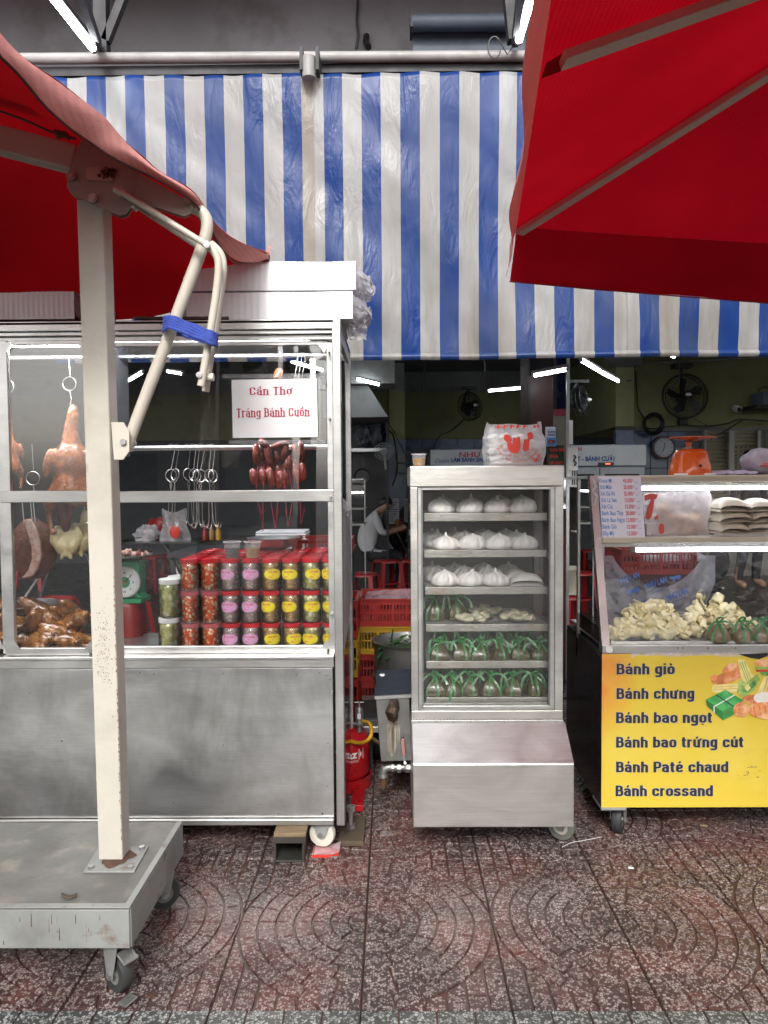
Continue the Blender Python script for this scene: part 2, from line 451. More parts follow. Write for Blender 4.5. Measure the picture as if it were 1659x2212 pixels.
def tarp_mat(name, col, dirt=(.17, .145, .11)):
    m, nt, b = base_mat(name)
    p = pos(nt)
    n1 = tnoise(nt, pos(nt, (1, 1, .5)), 3.0, 7, .65, .3)
    n2 = tnoise(nt, pos(nt, (7, 1, .5)), 3.0, 5, .6)
    zz = nd(nt, 'ShaderNodeSeparateXYZ', {0: p}).outputs[2]
    low = nd(nt, 'ShaderNodeMapRange', {'Value': zz, 'From Min': 3.0, 'From Max': 2.1, 'To Min': .25, 'To Max': 1.0}).outputs[0]
    f = math_(nt, 'MULTIPLY', math_(nt, 'ADD', ramp(nt, n1, [(.38, 0.0), (.7, .75)]), ramp(nt, n2, [(.45, 0.0), (.75, .45)])), low)
    c = mixc(nt, f, col, dirt)
    c = mixc(nt, 1.0, c, ramp(nt, tnoise(nt, p, 1.7, 3), [(.3, .9), (.7, 1.05)]), 'MULTIPLY')
    nt.links.new(c, b.inputs['Base Color'])
    nt.links.new(ramp(nt, n1, [(.3, .26), (.75, .5)]), b.inputs['Roughness'])
    b.inputs['Specular IOR Level'].default_value = .3
    rot = nd(nt, 'ShaderNodeMapping', {'Vector': p, 'Rotation': (0, R(52), 0), 'Scale': (2.6, 1, .8)}).outputs[0]
    wr = tnoise(nt, rot, 4.2, 4, .5, 1.0)
    msk = ramp(nt, tnoise(nt, p, 1.6, 2), [(.38, .1), (.62, 1.0)])
    fine = tnoise(nt, p, 26, 3, .5, 1.0)
    h = math_(nt, 'ADD', math_(nt, 'MULTIPLY', wr, math_(nt, 'MULTIPLY', msk, 1.0)), math_(nt, 'MULTIPLY', math_(nt, 'MULTIPLY', fine, msk), .07))
    bn = nd(nt, 'ShaderNodeBump', {'Height': h, 'Strength': .5, 'Distance': .03})
    nt.links.new(bn.outputs[0], b.inputs['Normal'])
    tl = nd(nt, 'ShaderNodeBsdfTranslucent', {'Color': c})
    mx = nd(nt, 'ShaderNodeMixShader', {0: .18, 1: b.outputs[0], 2: tl.outputs[0]})
    nt.links.new(mx.outputs[0], nt.nodes['Material Output'].inputs[0])
    return m

def terrazzo(name, matrix, chip, stain, groove=False, cs=122):
    m, nt, b = base_mat(name)
    p = pos(nt)
    wob = nd(nt, 'ShaderNodeMix', None, data_type='VECTOR')
    vo = nd(nt, 'ShaderNodeTexVoronoi', {'Vector': p, 'Scale': float(cs), 'Randomness': 1.0})
    ed = nd(nt, 'ShaderNodeTexVoronoi', {'Vector': p, 'Scale': float(cs), 'Randomness': 1.0}, feature='DISTANCE_TO_EDGE')
    rnd = nd(nt, 'ShaderNodeSeparateColor', {0: vo.outputs['Color']})
    sel = ramp(nt, rnd.outputs[0], [(.40, 0.0), (.44, 1.0)])
    inside = ramp(nt, ed.outputs['Distance'], [(.06, 0.0), (.13, 1.0)])
    mask = math_(nt, 'MULTIPLY', sel, inside)
    chipc = mixc(nt, ramp(nt, rnd.outputs[1], [(.2, 0.0), (.8, 1.0)]), tuple(k * .62 for k in chip), chip)
    st = tnoise(nt, p, 2.6, 6, .6, .5)
    st2 = tnoise(nt, p, 5.1, 6, .65, .3)
    mat_c = mixc(nt, ramp(nt, st, [(.42, 0.0), (.62, .9)]), matrix, stain)
    c = mixc(nt, mask, mat_c, chipc)
    c = mixc(nt, ramp(nt, st, [(.5, 0.0), (.72, .32)]), c, stain)
    c = mixc(nt, 1.0, c, ramp(nt, st2, [(.3, .55), (.62, 1.05)]), 'MULTIPLY')
    if groove:
        c = mixc(nt, ramp(nt, tnoise(nt, p, 3.3, 6, .6), [(.35, 0.0), (.62, 1.0)]), (.055, .036, .032), (.11, .045, .034))
        c = mixc(nt, ramp(nt, tnoise(nt, p, 2.1, 4, .6), [(.6, 0.0), (.7, .5)]), c, (.18, .10, .04))
    nt.links.new(c, b.inputs['Base Color'])
    wet = tnoise(nt, p, 1.9, 4, .6)
    nt.links.new(ramp(nt, wet, [(.35, .42), (.65, .62)]), b.inputs['Roughness'])
    h = math_(nt, 'ADD', tnoise(nt, p, 60, 3), math_(nt, 'MULTIPLY', mask, .4))
    bn = nd(nt, 'ShaderNodeBump', {'Height': h, 'Strength': .5, 'Distance': .0015})
    nt.links.new(bn.outputs[0], b.inputs['Normal'])
    return m

def chunk_mat(name, liquid, chunk, scale=70, thr=.5, st=(1, 1, 1), rough=.18):   # pickled pieces in brine
    m, nt, b = base_mat(name)
    p = nd(nt, 'ShaderNodeMapping', {'Vector': nd(nt, 'ShaderNodeNewGeometry').outputs['Position'], 'Scale': st}).outputs[0]
    dn = nd(nt, 'ShaderNodeTexNoise', {'Vector': p, 'Scale': 30.0})
    p2 = nd(nt, 'ShaderNodeVectorMath', {0: p, 1: nd(nt, 'ShaderNodeVectorMath', {0: dn.outputs['Color'], 'Scale': .012}, operation='SCALE').outputs[0]}, operation='ADD').outputs[0]
    vo = nd(nt, 'ShaderNodeTexVoronoi', {'Vector': p2, 'Scale': float(scale)})
    rnd = nd(nt, 'ShaderNodeSeparateColor', {0: vo.outputs['Color']})
    d = ramp(nt, vo.outputs['Distance'], [(thr * .6, 1.0), (thr, 0.0)])
    sel = ramp(nt, rnd.outputs[0], [(.3, .12), (.5, 1.0)])
    mask = math_(nt, 'MULTIPLY', d, sel)
    c = mixc(nt, mask, liquid, chunk)
    c = mixc(nt, 1.0, c, ramp(nt, rnd.outputs[1], [(0, .75), (1, 1.1)]), 'MULTIPLY')
    nt.links.new(c, b.inputs['Base Color'])
    b.inputs['Roughness'].default_value = rough
    b.inputs['Coat Weight'].default_value = .6; b.inputs['Coat Roughness'].default_value = .05
    bn = nd(nt, 'ShaderNodeBump', {'Height': mask, 'Strength': .4, 'Distance': .003})
    nt.links.new(bn.outputs[0], b.inputs['Normal'])
    return m
def emit_mat(name, col, s):
    m, nt, b = base_mat(name); b.inputs['Base Color'].default_value = c4(col)
    b.inputs['Emission Color'].default_value = c4(col); b.inputs['Emission Strength'].default_value = s; return m

M = {}
M['steel'] = steel_mat('stainless_steel', rough=.3, stain=.3)
M['steel_panel'] = steel_mat('stained_steel_panel', (.60, .61, .61), rough=.3, stain=.8, seed=.7, brush=(3, 3, 90), stc=(.10, .095, .075))
M['steel_clean'] = steel_mat('brushed_steel_cabinet', (.66, .65, .62), rough=.32, stain=.12, brush=(2, 2, 120), seed=1.3, stc=(.4, .36, .28))
M['alu'] = steel_mat('aluminium_window_frame', (.66, .66, .65), rough=.3, stain=.35, seed=2.1)
M['black_panel'] = mk('black_gloss_panel', (.012, .011, .012), .12, var=.4, bump=.2, bs=5)
M['white_panel'] = mk('white_plastic_panel', (.62, .62, .64), .4, dirt=.3)
M['glass'] = glass_mat('window_glass', refl=1.25)
M['glass_side'] = glass_mat('side_glass', (.85, .9, .9))
M['glass_fog'] = glass_mat('steamed_glass', refl=.9, fog=.08, fogcol=(.62, .62, .6))
M['glass_fog2'] = glass_mat('scratched_glass', refl=.5, fog=.07, fogcol=(.8, .78, .8))
M['jar_glass'] = glass_mat('jar_glass', refl=1.0)
M['film'] = film_mat('clear_plastic_film', op=.22)
M['film_white'] = film_mat('milky_plastic_bag', (.84, .82, .86), op=.88, rough=.28)
M['film_lilac'] = film_mat('lilac_plastic_bag', (.62, .58, .68), op=.75, rough=.25)
M['film_frost'] = film_mat('frosted_plastic_bag', (.72, .73, .82), op=.5, rough=.2)
M['foam'] = mk('white_foam', (.92, .92, .94), .5, var=.05, bump=.25, bs=30)
M['cream'] = mk('cream_painted_steel', (.58, .54, .46), .42, var=.1, vs=3, bump=.1, bs=40, col2=(.46, .38, .25), f2=(.6, .85), s2=5, dirt=.12)
M['cream_rust'] = mk('rust_streaked_cream_paint', (.58, .55, .48), .45, var=.1, vs=3, col2=(.30, .17, .07), f2=(.66, .85), s2=17, bump=.2, bs=60, dirt=.3)
M['bracket'] = mk('dull_bracket_paint', (.36, .31, .27), .5, var=.15, col2=(.25, .2, .17), f2=(.55, .75), s2=6, dirt=.2)
M['galv'] = mk('worn_grey_paint', (.33, .34, .33), .5, metal=.25, var=.2, vs=5, col2=(.21, .15, .10), f2=(.6, .72), s2=15, bump=.3, bs=50, dirt=.5)
M['plate_top'] = mk('scuffed_steel_deck', (.20, .20, .19), .5, metal=.35, var=.3, vs=4, col2=(.33, .30, .25), f2=(.55, .75), s2=8, bump=.5, bs=45, dirt=.6)
M['zinc'] = mk('zinc_casting', (.42, .42, .41), .4, metal=.8, var=.25, vs=20, bump=.3, bs=60)
M['rust'] = mk('rust', (.13, .06, .03), .85, var=.4, vs=30, bump=.5)
M['rubber'] = mk('black_rubber', (.03, .032, .035), .6, var=.2, dirt=.3)
M['grey_rubber'] = mk('grey_rubber', (.17, .18, .16), .6, var=.2, dirt=.4)
M['white_wheel'] = mk('white_nylon_wheel', (.7, .69, .6), .4, var=.15, dirt=.35)
M['strap'] = mk('blue_strap', (.035, .07, .36), .75, var=.2, vs=40, bump=.8, bs=180)
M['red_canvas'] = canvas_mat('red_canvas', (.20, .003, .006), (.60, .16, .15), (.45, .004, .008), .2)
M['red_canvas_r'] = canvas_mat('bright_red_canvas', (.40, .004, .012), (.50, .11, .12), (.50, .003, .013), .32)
M['red_valance'] = canvas_mat('faded_red_canvas', (.90, .42, .39), (.90, .42, .39), (.75, .12, .11), .28)
M['blue_t'] = tarp_mat('blue_tarp_stripe', (.001, .030, .17), (.03, .05, .11))
M['white_t'] = tarp_mat('white_tarp_stripe', (.30, .30, .305))
M['seam_t'] = tarp_mat('grey_tarp_seam', (.25, .225, .20))
M['lamp'] = emit_mat('lit_tube', (.93, .97, 1.0), 26)
M['lamp_in'] = emit_mat('lit_shop_tube', (.90, .97, 1.0), 16)
M['lamp_stall'] = emit_mat('lit_stall_tube', (.92, .95, 1.0), 120)
M['lamp_case'] = emit_mat('lit_case_tube', (.92, .95, 1.0), 11)
M['ter'] = terrazzo('red_terrazzo', (.055, .036, .035), (.42, .35, .33), (.13, .045, .038))
M['ter_g'] = terrazzo('terrazzo_grooves', (.05, .04, .035), (.3, .25, .2), (.15, .05, .03), groove=True)
M['ter_grey'] = terrazzo('grey_terrazzo', (.06, .065, .065), (.48, .50, .49), (.09, .09, .08))
M['soil'] = mk('pavement_bed', (.035, .028, .024), .7, var=.3)
M['conc'] = mk('grey_render', (.26, .25, .27), .85, var=.18, vs=1.3, bump=.4, bs=25, dirt=.5)
M['pipe'] = mk('dusty_white_pipe', (.31, .30, .30), .5, var=.15, vs=9, dirt=.5)
M['dark_iron'] = mk('dark_iron', (.045, .045, .05), .6, metal=.2, var=.3)
M['blue_grey'] = mk('blue_grey_roller', (.10, .125, .17), .55, var=.2)
M['black'] = mk('black_plastic', (.012, .012, .014), .45, var=.2)
M['olive'] = mk('olive_wall_paint', (.27, .27, .13), .75, var=.15, vs=.8, bump=.2, bs=20, dirt=.35)
M['grey_wall'] = mk('grey_wall_paint', (.24, .245, .245), .8, var=.2, vs=.9, bump=.2, bs=15, dirt=.6)
M['blue_band'] = mk('blue_wall_tile', (.05, .09, .19), .25, var=.15, vs=3)
M['wall_tile'] = mk('pale_wall_tile', (.17, .20, .25), .22, var=.12, vs=2)
M['grout'] = mk('wall_grout', (.10, .11, .12), .8)
M['int_floor'] = mk('dark_shop_floor', (.022, .02, .02), .3, var=.3, vs=3, dirt=.3)
M['ceil'] = mk('shop_ceiling', (.20, .20, .205), .8, var=.2, vs=1.2, dirt=.5)
M['red_plastic'] = mk('red_plastic', (.28, .012, .014), .32, var=.15, vs=8)
M['red_crate'] = mk('red_crate_plastic', (.30, .015, .012), .4, var=.2, vs=8, dirt=.25)
M['yellow_crate'] = mk('yellow_crate_plastic', (.42, .24, .015), .4, var=.2, vs=8, dirt=.3)
M['red_lid'] = mk('red_jar_lid', (.55, .015, .025), .22, var=.1, coat=.5)
M['white_lid'] = mk('white_jar_lid', (.72, .72, .70), .35, var=.06)
M['jar_orange'] = chunk_mat('pickled_garlic', (.75, .08, .012), (.95, .72, .42), 78, .6)
M['jar_pink'] = chunk_mat('pickled_ear_strips', (.42, .30, .29), (.75, .66, .62), 95, .5, (1, 1, 2.2))
M['jar_brown'] = chunk_mat('pickled_radish_strips', (.45, .26, .08), (.78, .60, .34), 95, .5, (1, 1, 2.5))
M['jar_olive'] = chunk_mat('pickled_shallots', (.45, .40, .14), (.80, .78, .52), 62, .6)
M['jar_green'] = chunk_mat('pickled_greens', (.42, .42, .14), (.82, .82, .55), 60, .6, (1, 1, .7))
M['pink_label'] = mk('pink_label', (.72, .38, .62), .4, var=.05)
M['yellow_label'] = mk('yellow_label', (.85, .70, .03), .4, var=.05)
M['red_ink'] = mk('red_ink', (.62, .03, .05), .5, var=.05)
M['crimson_ink'] = mk('crimson_ink', (.42, .02, .06), .5, var=.1)
M['blue_ink'] = mk('blue_ink', (.06, .25, .60), .5, var=.05)
M['navy_ink'] = mk('navy_ink', (.018, .024, .05), .5, var=.05)
M['dark_blue_ink'] = mk('dark_blue_ink', (.02, .05, .22), .5, var=.05)
M['bag_red'] = mk('red_bag_print', (.72, .05, .03), .35, var=.1)
M['bag_blue'] = mk('blue_bag_print', (.05, .13, .38), .35, var=.2)
M['paper'] = mk('white_paper', (.82, .82, .83), .6, var=.03)
M['paper_blue'] = mk('cool_white_paper', (.68, .68, .76), .5, var=.04)
M['bun'] = mk('steamed_bun_dough', (.95, .94, .91), .5, var=.03, vs=12, sss=.1)
M['bun_cream'] = mk('cream_bun_dough', (.78, .74, .62), .5, var=.06, vs=12, sss=.1)
M['dumpling'] = mk('glassy_dumpling', (.72, .68, .50), .35, var=.1, vs=30, sss=.15, coat=.3)
M['cassava'] = mk('boiled_cassava', (.88, .80, .50), .42, var=.10, vs=26, sss=.12, bump=.5, bs=60, coat=.2)
M['leafwrap'] = mk('leaf_parcel', (.075, .065, .02), .28, var=.4, vs=30, col2=(.12, .13, .04), f2=(.5, .7), s2=14, coat=.35, bump=.8, bs=45)
M['leafwrap_pale'] = mk('pale_leaf_parcel', (.24, .175, .10), .35, var=.3, vs=22, coat=.5, bump=.5, bs=35)
M['ribbon'] = mk('green_ribbon', (.02, .22, .045), .38, var=.2, vs=40, coat=.3)
M['roast'] = mk('roast_duck_skin', (.40, .11, .015), .25, var=.5, vs=28, col2=(.14, .03, .01), f2=(.45, .7), s2=24, coat=.7, bump=1, bs=90)
M['roast_gold'] = mk('golden_chicken_skin', (.27, .11, .02), .25, var=.5, vs=30, col2=(.12, .035, .01), f2=(.42, .66), s2=26, coat=.7, bump=.7, bs=80)
M['pork'] = mk('roast_pork_crust', (.15, .04, .016), .6, var=.6, vs=45, bump=1, bs=80)
M['pork_cut'] = mk('pork_cut_face', (.62, .33, .27), .4, var=.25, vs=40, col2=(.72, .52, .42), f2=(.45, .6), s2=35)
M['pale_chicken'] = mk('boiled_chicken_skin', (.66, .56, .30), .3, var=.15, vs=12, sss=.12, coat=.4, bump=.6, bs=90)
M['sausage'] = mk('cured_sausage', (.22, .03, .018), .32, var=.5, vs=50, col2=(.42, .16, .1), f2=(.56, .66), s2=70, coat=.5, bump=.6, bs=60)
M['twine'] = mk('red_twine', (.45, .04, .08), .7)
M['green_paint'] = mk('green_scale_paint', (.03, .28, .12), .35, var=.12, coat=.3)
M['orange_paint'] = mk('orange_scale_paint', (.72, .12, .015), .25, var=.06, coat=.5)
M['dial'] = mk('white_dial', (.75, .77, .75), .4, var=.05)
M['mirror'] = mk('mirror', (.5, .52, .55), .03, metal=1, var=.05)
M['dark_wood'] = mk('dark_red_wood', (.05, .012, .012), .4, var=.3)
M['wood'] = mk('old_wood', (.24, .17, .10), .75, var=.3, vs=10, st=(1, 8, 1), bump=.5, bs=30, dirt=.4)
M['wood_dark'] = mk('dirty_wood', (.10, .075, .05), .8, var=.3, vs=10, bump=.5, bs=30, dirt=.5)
M['tea'] = mk('amber_tea', (.34, .16, .02), .1, var=.05, coat=.5)
M['dark_sauce'] = mk('dark_sauce', (.035, .02, .012), .1, var=.05, coat=.5)
M['cup'] = film_mat('clear_cup', (.8, .8, .8), op=.28, rough=.08, bump=0)
M['skin'] = mk('skin', (.42, .24, .16), .5, var=.08, sss=.08)
M['hair'] = mk('black_hair', (.012, .010, .010), .4, var=.2)
M['shirt'] = mk('white_shirt', (.62, .63, .66), .8, var=.1, bump=.4, bs=14)
M['dark_cloth'] = mk('dark_cloth', (.03, .03, .035), .8, var=.2, bump=.4, bs=14)
M['shutter'] = mk('cream_shutter', (.62, .58, .46), .5, var=.08, dirt=.15)
M['white_frame'] = mk('white_painted_frame', (.68, .68, .66), .5, var=.06)
M['hose'] = mk('yellow_hose', (.62, .34, .02), .35, var=.1)
M['gas_red'] = mk('red_gas_bottle', (.45, .01, .015), .3, var=.15, coat=.3)
M['tank'] = steel_mat('dull_tank_steel', (.36, .36, .35), rough=.35, stain=.5, seed=3.3)
M['scale_stain'] = mk('limescale', (.55, .48, .36), .8, var=.3, vs=40, st=(6, 6, .6))
M['lilac_cloth'] = mk('lilac_cloth', (.55, .48, .62), .8, var=.1, bump=.4)
# ================================================================== ground and pavement
gr = struct(MB().box(-60, 60, -60, 60, -.30, -.16).build('street_ground', mk('asphalt', (.07, .07, .07), .8, var=.2, bump=.4)))
pave = struct(MB().box(-9, 9, -3, 4.8, -.159, -.012).build('pavement', M['soil']))

def tile_mesh():
    mb = MB(); T = .4; h = .0065
    mb.box(.0015, T - .0015, .0015, T - .0015, -.0115, -h, 1)
    rings = [.004, .056, .113, .170, .227, .284, .341, .397]
    secs = [1, 2, 3, 4, 5, 6, 7]
    rnd = random.Random(3)
    def block(pts):
        c = sum(pts, V((0, 0))) / len(pts)
        top = [V((*(c + (p - c) * .955), rnd.uniform(-.0006, .0003))) for p in pts]
        bot = [V((*p, -h)) for p in pts]
        n = len(pts)
        mb.add(top + bot, [tuple(range(n))] + [(i, n + i, n + (i + 1) % n, (i + 1) % n) for i in range(n)], 0)
    for k in range(7):
        a, b = rings[k] + .0032, rings[k + 1] - .0032
        n = secs[k]
        cuts = [0] + [(i + rnd.uniform(-.16, .16)) / n * math.pi / 2 for i in range(1, n)] + [math.pi / 2]
        for i in range(n):
            t0, t1 = cuts[i], cuts[i + 1]; q = 5
            g = .0032
            outer = [V((b * math.cos(t0 + g / b + (t1 - t0 - 2 * g / b) * j / q), b * math.sin(t0 + g / b + (t1 - t0 - 2 * g / b) * j / q))) for j in range(q + 1)]
            inner = [V((a * math.cos(t0 + g / a + (t1 - t0 - 2 * g / a) * j / q), a * math.sin(t0 + g / a + (t1 - t0 - 2 * g / a) * j / q))) for j in range(q, -1, -1)] if k else [V((.005, .005))]
            block(outer + inner)
    s = T / 7
    for i in range(7):
        for j in range(7):
            x0, y0 = i * s, j * s
            ring = []
            for (ax, ay, bx, by) in ((0, 0, 1, 0), (1, 0, 1, 1), (1, 1, 0, 1), (0, 1, 0, 0)):
                for t in (0, .5):
                    ring.append(V((x0 + (.0036 + (s - .0072) * (ax + (bx - ax) * t)), y0 + (.0036 + (s - .0072) * (ay + (by - ay) * t)))))
            ins = sum(1 for p in ring if p.length < .402)
            if ins >= 7: continue
            block([p if p.length > .402 else p.normalized() * .402 for p in ring])
    me = mb.mesh('tile')
    me.materials.append(M['ter']); me.materials.append(M['ter_g'])
    return me
tme = tile_mesh()
TX, TY = -.09, 1.933
for j in range(-1, 7):
    for i in range(-7, 8):
        cx = TX + .4 * (i if i % 2 == 0 else i + 1)
        cy = TY + .4 * (j + 1 if j % 2 == 0 else j)
        if j < 0: continue
        rz = {(0, 1): 0, (1, 1): 90, (1, 0): 180, (0, 0): 270}[(i % 2, j % 2)]
        o = bpy.data.objects.new('tile', tme); COL.objects.link(o); o.parent = pave
        o.location = (cx, cy, random.uniform(-.0012, .0006)); o.rotation_euler = (random.uniform(-.0015, .0015), random.uniform(-.0015, .0015), R(rz))
def border_mesh():
    mb = MB(); T = .4; h = .006
    mb.box(.0015, T - .0015, .0015, T - .0015, -.0115, -h, 1)
    for i in range(4):
        for j in range(4):
            mb.box(i * .1 + .003, i * .1 + .097, j * .1 + .003, j * .1 + .097, -h, 0, 0)
    me = mb.mesh('border_tile'); me.materials.append(M['ter_grey']); me.materials.append(M['ter_g']); return me
bme = border_mesh()
for j in range(2):
    for i in range(-7, 8):
        o = bpy.data.objects.new('border_tile', bme); COL.objects.link(o); o.parent = pave
        o.location = (TX + .4 * i, TY - .4 * (j + 1), random.uniform(-.001, .0004))

# ================================================================== the street behind the camera (seen in the glass and the steel)
def street_block(x0, x1, y, h, col, label):
    t = thing('building', label, 'building', ((x0 + x1) / 2, y - 5, -.16))
    m = mk('render_' + str(int(x0)), col, .8, dirt=.3)
    MB().box(x0, x1, y - 10, y, -.16, h).build('wall', m, t)
    wmb = MB()
    for k in range(int(h // 3.2)):
        for q in range(int((x1 - x0) // 2.4)):
            a = x0 + .6 + q * 2.4
            wmb.box(a, a + 1.3, y, y + .06, .9 + k * 3.2, 2.4 + k * 3.2)
    stuff(wmb.build('windows', mk('dark_street_window', (.03, .035, .045), .1), t))
street_block(-10.2, -4.8, -21, 8, (.26, .25, .24), 'pale grey office block across the street, mirrored in the stall glass')
street_block(0, 12, -23, 5.5, (.30, .26, .19), 'ochre shop building across the street with rows of dark windows')
street_block(18, 40, -21, 9, (.30, .32, .36), 'tall blue grey building across the street, at the far end')
def street_tree(x, y, h, label):
    t = thing('street_tree', label, 'tree', (x, y, -.16))
    MB().tube([(x, y, -.16), (x + .1, y, h * .4), (x - .1, y + .2, h * .7)], [.22, .17, .08], 10).build('trunk', M['wood_dark'], t, sm=60)
    mb = MB(); rn = random.Random(int(x * 7))
    for _ in range(1500):
        q = V((rn.gauss(0, 1), rn.gauss(0, 1), rn.gauss(0, .75)))
        if q.length > 2.1: continue
        c = V((x, y, h * .8)) + q * h * .17
        a = V((rn.uniform(-1, 1), rn.uniform(-1, 1), rn.uniform(-1, 1))).normalized() * .17; b = a.cross(V((rn.random(), rn.random(), 1))).normalized() * .12
        mb.add([c - a, c + b, c + a, c - b], [(0, 1, 2, 3)])
    stuff(mb.build('crown', mk('tree_leaves_' + str(int(x)), (.05, .10, .02), .6, var=.4), t))
street_tree(-3.6, -9, 7, 'street tree across the road from the stalls, nearer the grey office block')
street_tree(-1.9, -11, 8, 'tall unseen tree added to darken the stall glass reflection, right beside the nearer one')  # added out of view, its dark crown dims the reflection in the stall glass
street_tree(7.5, -10, 8, 'street tree across the road beside the ochre shop building')

# ================================================================== shop building
WZ = 3.25                                            # shop ceiling
struct(MB().box(-9, 9, 4.8, 17, -.15, -.004).build('shop_floor', M['int_floor']))
upper = struct(MB().box(-9, 9, 4.62, 4.8, 3.52, 6.2).build('front_wall', M['conc']))
struct(MB().box(-9, 9, 4.8, 14.4, WZ, WZ + .12).build('shop_ceiling', M['ceil']))
struct(MB().box(-9, 9, 3.7, 4.62, 4.45, 4.55).build('canopy_roof', M['conc']))
YL, YR = 13.0, 10.5
xs = P(1368, 850, YR).x                              # where the right back wall starts
def zl(py): return Z(py, YL, 1000)
def zr(py): return Z(py, YR, 1450)
# left back wall: tiled foot, blue course, olive, grey
wl = struct(MB().box(-9, xs + 1.4, YL + .02, YL + .3, -.004, WZ).build('back_wall', M['grout']))
MB().box(-9, xs + 1.4, YL, YL + .02, zl(947), zl(846)).build('olive_band', M['olive'], wl)
MB().box(-9, xs + 1.4, YL - .005, YL + .02, zl(846) + .001, WZ - .001).build('grey_band', M['grey_wall'], wl)
def tiles_on(parent, x0, x1, Y, z0, z1, w, h, m, name='wall_tile', g=.012, cap=300):
    mb0 = MB().box(0, w - g, 0, .02, 0, h - g); me = mb0.mesh(name); me.materials.append(m)
    n = 0; nx = int((x1 - x0) // w); nz = max(1, int(round((z1 - z0) / h)))
    for i in range(nx):
        for k in range(nz):
            if n >= cap: return
            o = bpy.data.objects.new(name, me); COL.objects.link(o); o.parent = parent
            o.location = (x0 + i * w, Y - .012 + random.uniform(-.002, .002), z1 - (k + 1) * h); n += 1
tiles_on(wl, P(763, 1000, YL).x, P(1145, 1000, YL).x, YL, zl(971), zl(947), .30, zl(947) - zl(971), M['blue_band'], 'blue_tile')
tiles_on(wl, P(763, 1000, YL).x, P(940, 1000, YL).x, YL, .3, zl(971), .25, .25, M['wall_tile'])
# right back wall with the opening to the side street
wr = struct(MB().box(xs, P(1512, 1000, YR).x, YR + .02, YR + .3, -.004, WZ).build('back_wall', M['grout']))
MB().box(xs, 9, YR, YR + .02, zr(929), WZ).build('olive_band', M['olive'], wr)
MB().box(P(1512, 1000, YR).x, 9, YR + .021, YR + .3, zr(926), WZ - .001).build('lintel_band', M['olive'], wr)
MB().box(P(1366, 1000, YR).x, 9, YR - .03, YR, zr(931), zr(925)).build('wall_ledge', M['grey_wall'], wr)
tiles_on(wr, P(1369, 1000, YR).x, P(1512, 1000, YR).x, YR, zr(965), zr(931), .235, zr(931) - zr(965), M['blue_band'], 'blue_tile')
tiles_on(wr, P(1369, 1000, YR).x, P(1512, 1000, YR).x, YR, .3, zr(965), .2342, .29, M['wall_tile'])
# pillar in front of the wall end
YP = 10.2
cl = struct(MB().box(P(1330, 900, YP).x, P(1369, 900, YP).x, YP, 13.0, 0, zr(965)).build('pillar', M['grout']))
MB().box(P(1330, 900, YP).x, P(1369, 900, YP).x, YP - .002, 13.0, Z(926, YP), WZ).build('pillar_shaft', M['olive'], cl)
MB().box(P(1328, 900, YP).x, P(1371, 900, YP).x, YP - .03, YP - .002, Z(933, YP), Z(925, YP)).build('pillar_collar', M['black'], cl)
MB().box(P(1330, 900, YP).x, P(1369, 900, YP).x, YP - .012, YP + .1, zr(965), Z(933, YP)).build('blue_course', M['blue_band'], cl)
tiles_on(cl, P(1330, 900, YP).x, P(1370, 900, YP).x, YP, .3, zr(965), .125, .29, M['wall_tile'])
# left pillars and grey offsets
pl_ = struct(MB().box(P(842, 900, 12).x, P(874, 900, 12).x, 12, 13, 0, WZ).build('pillar', M['grey_wall']))
MB().box(P(842, 900, 12).x - .004, P(874, 900, 12).x + .004, 11.99, 12.9, Z(948, 12), Z(845, 12)).build('olive_band', M['olive'], pl_)
MB().box(P(840, 900, 12).x, P(876, 900, 12).x, 11.97, 12.9, 0, Z(948, 12)).build('tile_band', M['wall_tile'], pl_)
struct(MB().box(-9, -8.7, 4.8, 13, 0, WZ).build('side_wall', M['grey_wall']))
struct(MB().box(8.7, 9, 4.8, 10.4, 0, WZ).build('side_wall', M['grey_wall']))
# beam with pipes
a0, a1 = P(1258, 775, 7.2), P(1352, 806, 10.2)
bm_ = struct(MB().bar((a0.x + .25, a0.y, WZ - .18), (a1.x, a1.y, WZ - .18), .42, .36).build('ceiling_beam', M['grey_wall']))
# stair underside at the left
st = struct(MB().prism([P(700, 829, 8.2), P(793, 829, 8.2), P(838, 900, 8.2), P(700, 903, 8.2)], (0, 1.2, 0)).build('stair_underside', M['grey_wall']))
struct(MB().box(P(700, 800, 8.0).x, P(853, 800, 8.0).x, 8.0, 8.5, Z(828, 8), WZ).build('left_beam', M['grey_wall']))
